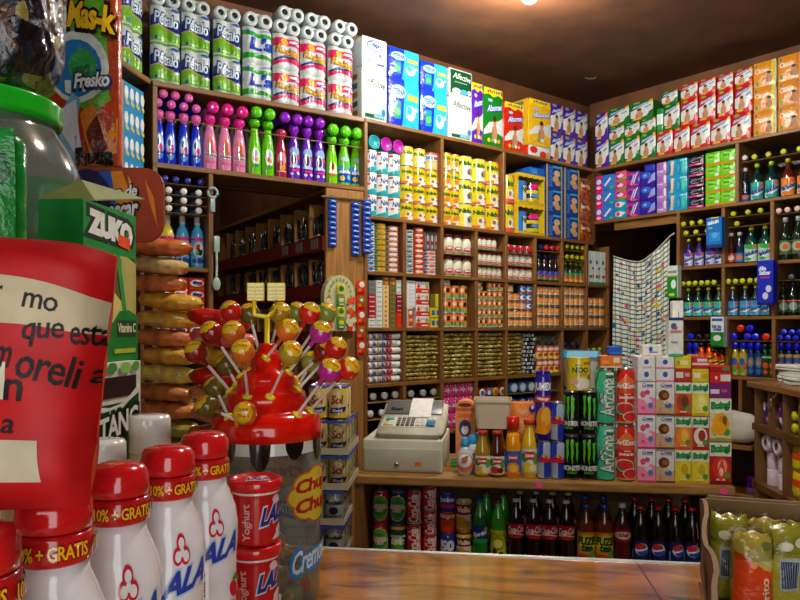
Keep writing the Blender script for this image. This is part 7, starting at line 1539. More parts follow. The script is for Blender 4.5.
# ---- red bag with handwritten note
bgx0, bgx1, bY = -.305, -.1545, .388
bz0 = RZ+.0004+HB+.0006; bgh = .149
def bagf(side):
    def fn(x, y, e=0):
        sx = 2*x-1; edge = (1-abs(sx)**5); tp = (1-max(0, (y-.88)/.12)**2*.85)*(1-max(0, (.14-y)/.14)**2*.55)
        yy = .026*edge**.5*tp+.0015*sin(13*x+9*y)+.0012*sin(23*y+4*x)
        xx = bgx0+(bgx1-bgx0)*x
        w = 1-.08*(1-y)
        cx = (bgx0+bgx1)/2
        zz = bz0+bgh*y-.016*max(0, sx)**3*y+.0035*sin(7*x)*(y > .98)
        return (cx+(xx-cx)*w-.009*(1-y), bY-side*(yy+e), zz)
    return fn
bg = MB(); RB = 'a:a0080b'
bg.field(lambda x, y: bagf(1)(x, y), 28, 28, RB); bg.field(lambda x, y: bagf(-1)(1-x, y), 28, 28, RB)
bb = [bagf(1)(i/28, 0) for i in range(29)]; bc = [bagf(-1)(i/28, 0) for i in range(29)]
bg.add(bb+bc, [(i+1, i, 29+i, 30+i) for i in range(28)], RB, True)
bb = [bagf(1)(i/28, 1) for i in range(29)]; bc = [bagf(-1)(i/28, 1) for i in range(29)]
bg.add(bb+bc, [(i, i+1, 30+i, 29+i) for i in range(28)], RB, True)
bb = [bagf(1)(1, i/28) for i in range(29)]; bc = [bagf(-1)(1, i/28) for i in range(29)]
bg.add(bb+bc, [(i, 29+i, 30+i, i+1) for i in range(28)], 'p:c84818', True)  # right side facet coloured orange as if lit
pb = empty('red_bag', (0, 0, 0), 0, 'shiny red bag with a handwritten taped note, resting on yogurt caps at the left edge', 'bag')
part('bag', bg, pb)
def bxy(px, py):      # pixel on the bag front -> bag coordinates
    p = at(px, py, bY-.0255); y = (p.z-bz0)/bgh; w = 1-.08*(1-y); cx = (bgx0+bgx1)/2
    return ((p.x+.009*(1-y)-cx)/w+cx-bgx0)/(bgx1-bgx0), y
def bq(pts, c): return ('p', [bxy(*p) for p in pts], c)
def bt(s, x0, y0, x1, y1, off=.008, tilt=0): a = bxy(x0, y1); b = bxy(x1, y0); return ('t', s, a[0], a[1], b[0], b[1], 'a:08060a', off, .12, tilt)
for its in ([bq([(-30, 272), (104, 276), (101, 312), (60, 320), (-30, 322)], 'a:a89878')], [bq([(-30, 440), (36, 438), (38, 482), (-30, 484)], 'a:a89c82')], [bq([(-10, 360), (8, 360), (8, 398), (-10, 398)], 'a:b8ac94')], [bq([(96, 312), (108, 306), (106, 326), (97, 330)], 'a:b8a488')]):
    part('note', MB().decal(its, bagf(1), fr(28), fr(28), e0=.0003, smooth=True), pb, 'beige paper note strip')
wr = MB().decal([bt('r', -2, 284, 4, 299), bt('mo', 22, 288, 56, 303), bt('que', 20, 316, 60, 340, tilt=.03), bt('esta', 64, 306, 95, 329, tilt=.03), bt('m', -4, 345, 13, 365), bt('oreli', 17, 344, 74, 377, tilt=-.02), bt('a', 77, 356, 90, 372), bt('n', 5, 377, 25, 398), bt('a', 0, 418, 14, 432)], bagf(1), fr(28), fr(28), e0=.0007, de=.00002, smooth=True)
part('handwriting', wr, pb, 'dark marker handwriting')
# ---- boxes: TANG below, ZUKO above
def slab(name, cat, p0, p1, width, z0, z1, base, right, front, dsc, extra=None):
    # broad face runs from p0 (near) to p1 (far) and looks right; narrow face looks at the camera
    p0 = Vector(p0); p1 = Vector(p1); D = (p1-p0).length; a = atan2(p1.y-p0.y, p1.x-p0.x)-pi/2; hh = z1-z0
    m = MB().box((-width, 0, 0), (0, D, hh), base, .002, 1, smooth=False)
    m.decal(right, lambda x, y, e: (e, x*D, y*hh), e0=.0006); m.decal(front, lambda x, y, e: ((x-1)*width, -e, y*hh), e0=.0006)
    t = empty(name, (p0.x, p0.y, z0), a, dsc, cat); part('box', m, t); 
    if extra:
        for nm, mb in extra(D, width, hh): part(nm, mb, t)
    return t
TZ = H-.042
tang = [('r', 0, 0, 1, 1, 'a:d8dcd0'), ('r', 0, .0, .94, .80, 'a:123c22'), ('p', [(0, .80), (.3, .78), (.6, .80), (.94, .88), (.94, .3), (0, .3)], 'a:e4e8dc'), ('p', [(0, .775), (.3, .755), (.6, .775), (.94, .85), (.94, .1), (0, .1)], 'a:14482a'),
        ('r', .02, .83, .88, .93, 'a:2a1010'), ('p', [(0, .80), (.3, .785), (.6, .80), (.94, .88), (.94, .84), (.5, .77), (0, .77)], 'a:e4e8dc'), ('e', .1, .965, .14, .03, 'a:6aa83a', .4), ('e', .34, .975, .1, .025, 'a:4a9030', -.5), ('e', .62, .97, .12, .028, 'a:8ac050', .6), ('e', .85, .975, .08, .025, 'a:5aa038'),
        ('t', 'TANG', .04, .64, .90, .765, 'a:0c2814', .1, 0, .04), ('t', 'TANG', .06, .65, .88, .755, 'a:e8ece4', .03, 0, .04)]
slab('drink_mix_box', 'drink mix box', (-.344, .796), (-.3296, .90), .065, RZ+.0004, TZ, 'a:e0e4d8', tang, [('r', 0, 0, 1, 1, 'a:2a5a34'), ('r', .1, .7, .9, .9, 'a:3a1414')], 'white and dark green drink mix box with leaves, under the bright green box')
zuko = [('r', 0, 0, 1, 1, 'a:128a30'), ('t', 'ZUKO', .09, .79, .93, .94, 'a:06260e', .16, 0, -.03), ('t', 'ZUKO', .12, .80, .90, .93, 'a:eceee8', .08, 0, -.03), ('p', [(.62, .77), (.86, .75), (.86, .83), (.62, .845)], 'a:f05014'),
        ('r', .1, .08, .96, .70, 'a:3a4a1c'), ('p', [(.1, .08), (.98, .08), (.98, .66), (.8, .7), (.1, .7)], 'a:b8b060'), ('p', [(.2, .7), (.66, .68), (.72, .4), (.5, .3), (.1, .36), (.1, .7)], 'a:5a5a2a'), ('p', [(.1, .36), (.4, .5), (.75, .36), (.8, .2), (.1, .1)], 'a:d8cc70'), ('p', [(.55, .7), (.63, .7), (.78, .3), (.7, .3)], 'a:2a9a40'),
        ('p', [(0, 0), (1, 0), (1, .30), (.8, .34), (.62, .33), (.5, .26), (.3, .2), (0, .22)], 'a:0c7a28'), ('r', .56, .16, .96, .27, 'a:18401c'), ('t', 'Vitamina C', .58, .19, .94, .25, 'a:d8d8b0', .03), ('r', .5, .05, .94, .08, 'a:a8b830')]
def flap(D, w_, hh):
    V = [(-w_, 0, hh), (-w_*.35, .03, hh+.026), (.012, D, hh+.022), (0, D*.2, hh+.002)]
    m = MB(); t_ = .0015
    V2 = V+[(p[0], p[1], p[2]+t_) for p in V]
    m.add(V2, [(0, 3, 2, 1), (4, 5, 6, 7), (0, 1, 5, 4), (1, 2, 6, 5), (2, 3, 7, 6), (3, 0, 4, 7)], 'a:7a8040')
    return [('flap', m)]
slab('drink_mix_box', 'drink mix box', (-.353, .79), (-.343, .92), .051, TZ+.0006, H+.143, 'a:128a30', zuko, [('r', 0, 0, 1, 1, 'a:107a2a')], 'bright green drink mix box with big white letters and lifted flap', flap)
# ---- candy jar with green lid, cellophane bag on it
jc = Vector((-.528, .90)); jz = H-.04
riser(-.66, -.415, .79, 1.03, RZ+.0004, jz-.0004, 'brown carton under the candy jar with green lid')
j = empty('candy_jar', (jc.x, jc.y, jz), 0, 'round clear candy jar with bright green lid behind the green box', 'jar')
jp = [(.10, 0), (.112, .012), (.116, .05), (.118, .19), (.114, .235), (.102, .265), (.088, .285), (.083, .295), (.083, .32)]
part('jar', MB().lathe([(a, z, 'g:b8c4b8') for a, z in jp], 36), j)
part('lid', MB().lathe([(.086, .297, 's:18a01c'), (.090, .299, 's:18a01c')]+[(.0905+(.001 if k % 2 else 0), .302+.003*k, 's:18a81e') for k in range(8)]+[(.087, .327, 's:18a01c'), (.0, .3285, 's:16981a')], 40), j)
PG = softp('candy', 'sweets', .06, .03, .045, 'f:149028', [('e', .5, .5, .3, .3, 'f:38b84a'), ('r', .1, .1, .3, .2, 'f:d8d030')], bulge=.01)
rj = random.Random(4)
for k in range(30):
    a = k*2.4; lv = k//7; rr_ = .08 if k % 7 else .02
    put(PG, (jc.x+rr_*cos(a), jc.y+rr_*sin(a), jz+.004+lv*.047), a, 'green wrapped sweet inside the candy jar with green lid', 'green sweets in the candy jar')
cb = MB(); ph = [random.random()*6 for _ in range(8)]
bm = bmesh.new(); bmesh.ops.create_icosphere(bm, subdivisions=4, radius=1)
for v in bm.verts:
    x, y, z = v.co; k = 1+.04*sin(7*x+ph[0])*sin(6*z+ph[1])+.05*sin(11*y+ph[2]+5*z)+.03*sin(17*x+9*z)
    sg = lambda q, e: math.copysign(abs(q)**e, q)
    v.co = Vector((sg(x, .6)*.115*k, sg(y, .6)*.06*k, .115+sg(z, .55)*.115*k))
zmn = min(v.co.z for v in bm.verts)
for v in bm.verts: v.co.z -= zmn
cb.frombm(bm, 'q:14121f', True)
w2_ = MB(); bm = bmesh.new(); bmesh.ops.create_icosphere(bm, subdivisions=3, radius=1)
for v in bm.verts:
    x, y, z = v.co; sg = lambda q, e: math.copysign(abs(q)**e, q)
    v.co = Vector((sg(x, .5)*.125, sg(y, .5)*.068, .123+sg(z, .45)*.1235))
zmn = min(v.co.z for v in bm.verts)
for v in bm.verts: v.co.z -= zmn
w2_.frombm(bm, 'h:e8e8e8', True)
t = empty('sweets_bag', (-.56, .895, jz+.329), 0, 'cellophane bag of dark wrapped sweets standing on the green jar lid', 'sweets')
part('sweets', cb, t); part('cellophane', w2_, t)
# green film pouch at the left edge
riser(-.425, -.318, .57, .66, RZ+.0004, H-.02, 'small brown carton under the green pouch at the left edge')
gp = softp('pouch', 'pouch', .085, .045, .19, 'f:0c7a2a', [('p', [(.0, .3), (.9, .2), (1, .4), (.1, .5)], 'f:18a040'), ('r', .75, .42, 1, .5, 'f:d8d020'), ('p', [(.3, .6), (.9, .9), (1, .8), (.5, .5)], 'f:0a5a20'), ('r', .2, .1, .5, .14, 'f:c8d8a0')], bulge=.012)
put(gp, (-.372, .615, H-.0194), 0, 'crinkled green pouch at the left frame edge before the jar')
# ---- gum display with rounded header card, detergent bag behind
gx0, gx1 = at(80, 0, 1.10).x, at(128, 0, 1.10).x
t = empty('gum_display', ((gx0+gx1)/2, 1.085, RZ+.0004), 0, 'chewing gum display box with rounded orange and violet header card', 'display')
part('box', MB().box((-.037, -.04, 0), (.037, .04, .30), 'a:5a2a18', .002, 1, smooth=False), t)
hx0, hx1, hy0, hy1 = at(70, 0, 1.04).x-(gx0+gx1)/2, at(164, 0, 1.04).x-(gx0+gx1)/2, at(0, 243, 1.04).z-RZ, at(0, 168, 1.04).z-RZ
hw_, hh_ = hx1-hx0, hy1-hy0; rc = .03
P = []
for cx, cy, a0 in ((hx1-rc, hy1-rc, 0), (hx0+rc, hy1-rc, pi/2), (hx0+.005, hy0+.005, pi), (hx1-rc, hy0+rc, 1.5*pi)):
    for i in range(6): a = a0+pi/2*i/5; q = rc if cy != hy0+.005 else .005; P.append((cx+q*cos(a), cy+q*sin(a)))
hd = MB().prism(P, -.046, -.0405, 'a:9a3610')
hd.decal([('p', [(.06, .1), (.06, .96), (.46, .96), (.52, .7), (.46, .3), (.5, .05)], 'a:201848'), ('p', [(.3, .95), (.5, .95), (.62, .5), (.5, .1), (.42, .4), (.46, .7)], 'a:2a50a8'), ('p', [(.44, .95), (.56, .95), (.66, .6), (.56, .2), (.5, .5)], 'a:d87a1c'), ('p', [(.62, .9), (.7, .7), (.6, .3), (.68, .5)], 'a:e0a030'), ('p', [(.8, .85), (.9, .6), (.94, .2), (.86, .5)], 'a:e07018'), ('e', .2, .62, .22, .36, 'a:201848'),
          ('t', 'goma de', .26, .54, .73, .75, 'a:1c0c08', .08, .12, .06), ('t', 'goma de', .27, .555, .72, .74, 'a:d8d4d0', .03, .12, .06), ('t', 'mascar', .30, .29, .74, .49, 'a:1c0c08', .08, .12, .06), ('t', 'mascar', .31, .30, .73, .48, 'a:d8d4d0', .03, .12, .06)], lambda x, y, e: (hx0+hw_*x, -.046-e, hy0+hh_*y), e0=.0006)
part('header_card', hd, t)
# side rack behind, with detergent bag above and snack stack below
sr = empty('side_rack', (-.82, 1.65, 0), 0, 'wooden side rack behind the foreground, carrying the detergent bag', 'rack')
part('shelf', MB().box((-.28, -.22, H+.30), (.26, -.05, H+.325), WOOD), sr)
part('shelf', MB().box((-.28, -.22, H-.42), (.45, .17, H-.395), WOOD), sr)
for x, y in ((-.27, -.20), (-.27, -.062), (.44, -.20), (.44, .15)): part('post', MB().box((x-.012, y-.012, 0), (x+.012, y+.012, H-.42 if x > 0 else H+.30), 'v:5a3a1c'), sr)
part('post', MB().box((.22, -.075, H-.395), (.244, -.051, H+.30), 'v:5a3a1c'), sr)
mw0, mw1 = at(36, 0, 1.44).x, at(121, 0, 1.44).x; mh = at(0, -20, 1.44).z-(H+.3254)
mk = [('r', 0, 0, 1, 1, 'f:5aa02a'), ('p', [(.84, 1), (1, 1), (1, .3), (.92, .42), (.9, .7)], 'f:98381c'), ('p', [(0, .32), (.3, .42), (.75, .3), (1, .42), (1, 0), (0, 0)], 'f:a8341c'), ('e', .56, .56, .36, .2, 'f:d0dcd0'), ('e', .54, .55, .3, .16, 'f:1c78b8'), ('e', .62, .56, .16, .1, 'f:2a9a48'), ('p', [(.5, .55), (.7, .58), (.7, .5), (.52, .48)], 'f:1c6a34'),
      ('p', [(.1, .1), (.5, .42), (.6, .38), (.5, .0), (.2, 0)], 'f:7ab0d0'), ('p', [(.25, .3), (.55, .38), (.6, .1), (.5, .1)], 'f:d8e0e8'), ('p', [(.6, .3), (.75, .36), (.9, .2), (1, .3), (1, .1), (.7, .05)], 'f:d8801c'), ('p', [(.66, .2), (.8, .3), (.9, .12), (.75, .04)], 'f:6a1c14'),
      ('t', 'Mas-k', .42, .76, .98, .92, 'f:1c1408', .1, .1, -.03), ('t', 'Mas-k', .44, .77, .96, .91, 'f:e8b81c', .04, .1, -.03), ('t', 'Fresko', .52, .44, .94, .53, 'f:1c2a50', .1, .15, .02), ('t', 'Fresko', .535, .45, .925, .525, 'f:dce4e8', .03, .15, .02), ('t', 'Funza', .52, .02, .96, .12, 'f:1c1008', .06, .1, .02)]
PMk = softp('detergent_bag', 'detergent', mw1-mw0, .055, mh, 'f:a8401c', mk, bulge=.02, wr=.003)
put(PMk, ((mw0+mw1)/2-.024, 1.49, H+.3254), 0, 'large green and orange detergent bag behind the cellophane sweets')
# ---- snack bag stack
cols = ['c8703a', 'd8b878', 'c87a48', 'e0a83c', 'e8b040', 'e0a848', 'd8d060', 'b87a44', 'c8824a', '9a9a40', 'c88450', 'a85a3a', '8a8a3c', 'b87048', 'a86040', 'c88a50']
LF = {}
def snack(c, w_, hh, seed): 
    k = (c, seed % 3)
    if k not in LF: LF[k] = loaf('snack_bag', 'snacks', w_, .075, hh, 'u:'+c, [('p', [(.12, .3), (.5, .4), (.48, .52), (.14, .45)], 'f:e0c89a'), ('p', [(.6, .6), (.8, .55), (.82, .62), (.62, .7)], 'f:e8dcc0')] if seed % 3 == 1 else (), .14, None, seed, 2.4)
    return LF[k]
zs = H-.3945; NL = 15
HH = .0385
names_c = {'c8703a': 'terracotta', 'd8b878': 'cream', 'c87a48': 'tan', 'e0a83c': 'golden', 'e8b040': 'amber', 'e0a848': 'golden', 'd8d060': 'yellow', 'b87a44': 'brown', 'c8824a': 'light brown', '9a9a40': 'olive', 'c88450': 'tan', 'a85a3a': 'rust', '8a8a3c': 'dark olive', 'b87048': 'copper', 'a86040': 'reddish brown', 'c88a50': 'sandy', 'c8201c': 'red', 'd85a50': 'pink', 'd8907a': 'peach', '8a8a40': 'olive'}
left = ['a86040', 'b87048', 'c88450', '8a8a3c', '9a9a40', 'c8824a', 'b87a44', 'd8d060', 'e0a848', 'c87a48', 'e8b040', 'e0a83c', 'c87a48', 'd8b878', 'c8703a']
right = ['a85a3a', 'a86040', 'b87048', '8a8a40', 'b87048', 'd8907a', 'c88a50', 'c8201c', 'e0a83c', 'd85a50', 'c8201c']
lw_ = .14
for k, c in enumerate(left):
    p = snack(c, lw_, HH, k)
    x = at(158+ (k % 3)*3-(10 if k > 11 else 0), 0, 1.5).x
    put(p, (x, 1.54, zs+k*(HH+.0006)), 0, '%s snack bag in the left snack pile, %s' % (names_c[c], 'topmost' if k == NL-1 else '%s from the bottom' % (ORD+['fifteenth'])[k]), 'long snack bags', rot=(0, random.uniform(.0, .12) if k > 1 else 0, random.uniform(-.25, .15)))
for k, c in enumerate(right):
    p = snack(c, lw_, HH, k+1)
    put(p, (at(202+(k % 2)*4-(6 if k > 8 else 0), 0, 1.5).x, 1.46-.0, zs+k*(HH+.0006)), random.uniform(-.12, .12), '%s snack bag in the right snack pile beside the lollipops, %s' % (names_c[c], 'topmost' if k == len(right)-1 else '%s from the bottom' % ORD[k]), 'long snack bags') if False else put(p, (at(206+(k % 2)*3, 0, 1.41).x+.02, 1.44, zs+k*(HH+.0006)), 0, '%s snack bag in the right snack pile, %s' % (names_c[c], 'topmost' if k == len(right)-1 else '%s from the bottom' % ORD[k]), 'long snack bags', rot=(0, random.uniform(.0, .2) if k > 1 else 0, random.uniform(-.3, .1)))
# ---- lollipop jar with tiered red stand
jx = at(267, 0, 1.04).x; JY = 1.04; px_ = 1.04/F
lj = empty('lollipop_jar', (jx, JY, zf), 0, 'clear lollipop jar with tiered red lid and yellow flags on the counter', 'jar')
zz_ = lambda y: at(0, y, JY).z-zf
Rj = 53*px_
jt = zz_(432)
jprof = [(Rj*.97, 0), (Rj, .006), (Rj, jt-.004)]
part('jar', MB().lathe([(a, z, 'g:c4c8c4') for a, z in jprof], 48), lj)
flower = lambda cx, cy, s: [('e', cx+s*.62*cos(i*pi/4), cy+s*.62*.62*sin(i*pi/4), s*.5, s*.34, 's:d8742a') for i in range(8)]+[('e', cx+s*.62*cos(i*pi/4), cy+s*.62*.62*sin(i*pi/4), s*.45, s*.30, 's:e8c832') for i in range(8)]+[('e', cx, cy, s*.75, s*.5, 's:e8c832')]
fz = lambda py: (zz_(py)-.004)/(jt-.008)
X_ = lambda deg: .5+(deg-90)/360
lab_it = [('r', 0, .93, 1, 1, 's:d8d8d4')]+[('e', .06+.1*i, 1.0, .03, .10+.03*(i % 3), 's:16120f') for i in range(10)]
def logo_(deg, py, s):
    cx = X_(deg); cy = fz(py)
    r = [('e', cx+s*.62*cos(i*pi/4), cy+s*1.5*sin(i*pi/4)*.62, s*.46, s*.7, 's:c86a28') for i in range(8)]+[('e', cx+s*.62*cos(i*pi/4), cy+s*1.5*sin(i*pi/4)*.62, s*.41, s*.6, 's:dcc03a') for i in range(8)]+[('e', cx, cy, s*.7, s*1.1, 's:dcc03a')]
    r += [('t', 'Chupa', cx-s*.8, cy+s*.08, cx+s*.8, cy+s*1.0, 's:b02c1c', .04, .1, s*.2), ('t', 'Chups', cx-s*.8, cy-s*1.05, cx+s*.85, cy-s*.1, 's:b02c1c', .04, .1, s*.2)]
    return r
lab_it += logo_(70, 487, .105)
rear = logo_(172, 472, .10)+[('e', X_(186), fz(462), .035, .05, 's:c83a88'), ('e', X_(186), fz(460), .016, .022, 's:e8e0e8')]
for dg, py, w_, h_ in ((64, 545, .085, .075), (166, 518, .08, .06)):
    cx, cy = X_(dg), fz(py); (lab_it if dg < 90 else rear)[len(lab_it if dg < 90 else rear):] = [('t', 'Cremosa', cx-w_, cy-h_, cx+w_, cy+h_, 's:1c80c0', .08, .25, .06), ('t', 'Cremosa', cx-w_+.006, cy-h_+.012, cx+w_-.006, cy+h_-.012, 's:c8e0ec', .02, .25, .06)]
lab_it += [('r', X_(8), .03, X_(24), .14, 's:d8d8d4')]+[('r', X_(9.5+2.2*i), .04, X_(10.5+2.2*i), .13, 's:1c1c1c') for i in range(6)]
part('print', MB().decal(lab_it, oncyl(jprof, .004, jt-.006, 2*pi, rot=pi/2), fr(48), e0=.0006, de=.00012, smooth=True), lj)
_f = oncyl(jprof, .004, jt-.006, 2*pi, rot=pi/2)
part('rear_print', MB().decal(rear, lambda x, y, e: _f(x, y, -e), fr(48), e0=.0012, de=.00012, smooth=True), lj)
RD = 's:d81408'
lidp = [(54, 436), (55, 428), (53, 416), (46, 410), (40, 408), (39.5, 398), (37, 391), (29.5, 388), (28.5, 379), (26, 372), (17, 369), (15.5, 358), (14, 353), (10, 351), (9, 346), (8, 343.5), (0, 343)]
part('lid', MB().lathe([(a*px_, zz_(y), RD) for a, y in lidp], 48), lj)
ye = 's:e8d018'
part('flag_stem', MB().tube([(0, 0, zz_(344)), (0, 0, zz_(317))], .004, ye, 8), lj)
cx_ = lambda cpx: ((170+cpx/3.636)-267)*px_
part('flag_arm', MB().tube([(cx_(308), -.004, zz_(300)), (cx_(308), -.004, zz_(315)), (cx_(356), -.004, zz_(317)), (cx_(385), -.004, zz_(311)), (cx_(388), -.004, zz_(300))], .0035, ye, 8), lj)
for k, (a, b_) in enumerate(((283, 345), (356, 421))):
    m = MB().box((cx_(a), -.0065, zz_(301)), (cx_(b_), -.0025, zz_(283)), ye, .001, 1, smooth=False)
    w_, h_ = cx_(b_)-cx_(a), zz_(283)-zz_(301)
    m.decal([('r', .06, .12+.2*i, .44, .2+.2*i, 's:b8a010') for i in range(4)]+[('r', .56, .12+.2*i, .94, .2+.2*i, 's:b8a010') for i in range(4)]+[('r', .49, 0, .51, 1, 's:a89010')], lambda x, y, e: (cx_(a)+w_*x, -.0065-e, zz_(301)+h_*y), e0=.0004)
    part('flag', m, lj)
# lollipops: crop x, crop y, radius, wrapper, socket crop x, crop y, depth offset
def lolly(col, seed):
    R_ = .0165; m = MB(); rd = random.Random(seed)
    bm = bmesh.new(); bmesh.ops.create_uvsphere(bm, u_segments=22, v_segments=14, radius=R_)
    for v in bm.verts: v.co *= 1+.015*sin(40*v.co.x/R_*.3+seed)*sin(9*v.co.z/R_)
    m.frombm(bm, 's:'+col, True)
    d = MB()
    def sph(x, y, e): # cap around +z axis
        X, Y = 2*x-1, 2*y-1; r = min(1, sqrt(X*X+Y*Y)); a = atan2(Y, X); th = r*.98
        return ((R_*1.02+e)*sin(th)*cos(a), (R_*1.02+e)*sin(th)*sin(a), (R_*1.02+e)*cos(th))
    fl = [('e', .5+.27*cos(i*pi/4), .5+.27*sin(i*pi/4), .2, .2, 's:e0b424') for i in range(8)]+[('e', .5, .5, .3, .3, 's:e6c02c')]
    fl += [('t', 'Chupa', .26, .52, .76, .72, 's:c8401c', .02, .1), ('t', 'Chups', .26, .28, .78, .48, 's:c8401c', .02, .1)]
    d.decal(fl, sph, fr(10), fr(10), e0=.0003, de=.00008, smooth=True)
    return m, d
LOL = {c: lolly(c, i) for i, c in enumerate(('c81c14', 'c8601c', 'a08820', 'b0208a', '6a5a20', '8aa040', 'd86a1c', '8a1810'))}
LM = {c: (a.mesh('wrapper'), b.mesh('daisy_print')) for c, (a, b) in LOL.items()}
cname = {'c81c14': 'red', 'c8601c': 'orange-red', 'a08820': 'olive gold', 'b0208a': 'magenta', '6a5a20': 'dark olive', '8aa040': 'pale green', 'd86a1c': 'orange', '8a1810': 'dark red'}
LS = [(222, 152, 'c81c14', 300, 312, .05, 'left of the yellow flags'), (290, 160, '6a5a20', 318, 300, .07, 'just behind the left flag stem'), (400, 158, 'a08820', 352, 305, .03, 'right under the right flag'), (460, 156, '8aa040', 390, 320, .08, 'right of the right flag, partly hidden'), (508, 158, 'c81c14', 405, 330, .03, 'upper right of the stand'), (566, 158, '8aa040', 430, 350, .09, 'behind the upper right red one'),
      (152, 228, '8a1810', 270, 380, -.01, 'far upper left over the snack bags'), (232, 228, 'c8601c', 285, 360, -.03, 'left of the tip of the stand'), (428, 220, 'd86a1c', 360, 318, -.03, 'right of the tip of the stand'), (548, 228, 'b0208a', 435, 370, 0, 'upper one of the magenta pair'), (265, 298, 'c8601c', 310, 448, -.07, 'low in front, left of the red tip'), (438, 302, 'a08820', 388, 448, -.07, 'low in front, right of the red tip'),
      (603, 285, 'c81c14', 470, 430, .02, 'right side behind the lower magenta one'), (95, 298, '8a1810', 225, 435, -.02, 'leftmost of the stand'), (205, 345, '6a5a20', 235, 425, .05, 'left, low behind the sticks'), (580, 365, 'b0208a', 478, 512, -.05, 'lower one of the magenta pair'), (648, 358, 'c81c14', 515, 505, -.02, 'rightmost of the stand'), (515, 335, '8aa040', 460, 425, .06, 'half hidden at the right behind sticks'),
      (165, 430, '6a5a20', 250, 520, .02, 'low left, rear one of the two olive ones'), (135, 498, '6a5a20', 290, 528, -.05, 'low left, front one of the two olive ones'), (320, 520, 'd86a1c', 320, 500, -.1, 'facing the camera on the red lid rim'), (560, 300, '8a1810', 450, 400, .05, 'right, behind the others')]
for k, (x, y, c, sx, sy, dy, where) in enumerate(LS):
    P0 = at(170+x/3.636, 270+y/3.636, JY+dy); zl = H+(HY-(270+sy/3.636))/F*JY
    # foot of the stick: on the lid surface at the socket height
    rl = 0
    for (a1_, y1_), (a2_, y2_) in zip(lidp, lidp[1:]):
        py = 270+sy/3.636
        if y2_ <= py <= y1_: rl = (a1_+(a2_-a1_)*((y1_-py)/(y1_-y2_+1e-6)))*px_
    sxw = ((170+sx/3.636)-267)*px_; rl = max(rl, abs(sxw)+.002)
    syw = sqrt(max(0, rl*rl-sxw*sxw)); syw = -syw if dy <= .02 else syw
    Q = Vector((jx+sxw, JY+syw*.97, zl))
    if k == 20: P0 = Vector((Q.x, Q.y-.030, Q.z+.002))
    ax = (P0-Q).normalized() if k != 20 else (P0-Q).normalized()
    rt = Vector((0, 0, 1)).rotation_difference(ax).to_matrix()
    t = empty('lollipop', P0, 0, '%s-wrapped lollipop on a white stick, %s' % (cname[c], where), 'lollipop', 'lollipops on the red stand')
    for nm, me in (('wrapper', LM[c][0]), ('daisy_print', LM[c][1])):
        o = part(nm, me, t)
        if nm == 'daisy_print': # flower turned up and towards the camera
            o.rotation_euler = Vector((0, 0, 1)).rotation_difference((ax*.9+Vector((random.uniform(-.3, .3), -.75, random.uniform(.1, .5)))).normalized()).to_matrix().to_euler()
    part('stick', MB().tube([(-ax*.012), (Q-P0)], .0022, 'a:e8e0d8', 8), t); part('socket', MB().ball(.0058, ye, Matrix.Translation(Q-P0), 12, 8, (1, 1, .7)), t) if False else part('stick_collar', MB().tube([-ax*.0155, -ax*.026], .0034, 's:'+c, 8), t)
    sk_ = MB().lathe([(.0075, -.002, ye), (.0075, .0015, ye), (.004, .003, ye)], 14, Matrix.Translation(Q-lj.location) @ rt.to_4x4()); part('socket', sk_, lj)
    Q2 = Q
# lollipops lying inside the jar
rj = random.Random(9)
for k in range(26):
    a = k*2.39996; lv = k//9; rr_ = [.048, .05, .03][min(lv, 2)]*(1 if k % 3 else .35)
    c = list(LM)[k % 8]
    t = empty('lollipop', (jx+rr_*cos(a), JY+rr_*sin(a), zf+.0175+lv*.033), 0, 'wrapped lollipop lying inside the clear jar', 'lollipop', 'lollipops inside the jar')
    ax = Vector((rj.uniform(-1, 1), rj.uniform(-1, .2), rj.uniform(.1, 1))).normalized(); mt = Vector((0, 0, 1)).rotation_difference(ax).to_matrix().to_euler()
    for nm, me in (('wrapper', LM[c][0]), ('daisy_print', LM[c][1])): part(nm, me, t).rotation_euler = mt
# ---- hangings by the doorway: sachet strips, arch card, seasoning strip, bottle opener and spoon
def strip(px, y0, y1, n, v, dsc, W=S):
    p0 = W.loc(W.u(px, v), v, W.z(px, y1, v)); hh = W.z(px, y0, v)-p0.z; w_ = .05
    t = empty('sachet_strip', p0, W.rz, dsc, 'sachets', 'blue sachet strips')
    for k in range(n):
        zc = hh*(k+.5)/n; dz = hh/n*.47
        m = MB().field(lambda x, y: ((x-.5)*w_, -.012*(1-(2*x-1)**2)*(1-(2*y-1)**2)-.002, zc+(2*y-1)*dz), 6, 6, 'f:1c44b8').field(lambda x, y: ((.5-x)*w_, .004, zc+(2*y-1)*dz), 2, 2, 'f:14349a')
        m.decal([('r', .1, .1, .9, .3, 'f:2a70d0'), ('e', .4, .6, .2, .16, 'f:78b0e0'), ('e', .68, .5, .12, .12, 'f:d84a3a' if k % 4 == 2 else 'f:a8c8e8')], lambda x, y, e: ((x-.5)*w_, -.012*(1-(2*x-1)**2)*(1-(2*y-1)**2)-.002-e, zc+(2*y-1)*dz), fr(6), fr(6), e0=.0012)
        part('sachet', m, t)
    part('hook', MB().tube([(0, .0, hh-.004), (0, .002, hh+.02)], .002, 'm:a0a0a0', 6), t)
strip(332.5, 199, 247, 9, .012, 'blue sachet strip hanging on the doorway panel, leftmost of three')
strip(355.5, 202, 256, 10, .012, 'blue sachet strip hanging on the doorway panel, middle one')
strip(367, 200, 254, 10, .03, 'blue sachet strip hanging at the shelf edge, rightmost of three')
br = empty('hanging_bar', S.loc(S.u(322, .02), .012, S.z(322, 196, .02)), S.rz, 'thin wooden bar across the doorway panel holding the sachet strips', 'bar')
L_ = S.u(369, .02)-S.u(322, .02)
part('rod', MB().tube([(0, 0, 0), (L_, 0, .005)], .006, 'w:6a5a30', 8), br); part('bracket', MB().box((.06, .006, -.01), (.08, .0115, .012), 'm:70706a'), br)
v = .05
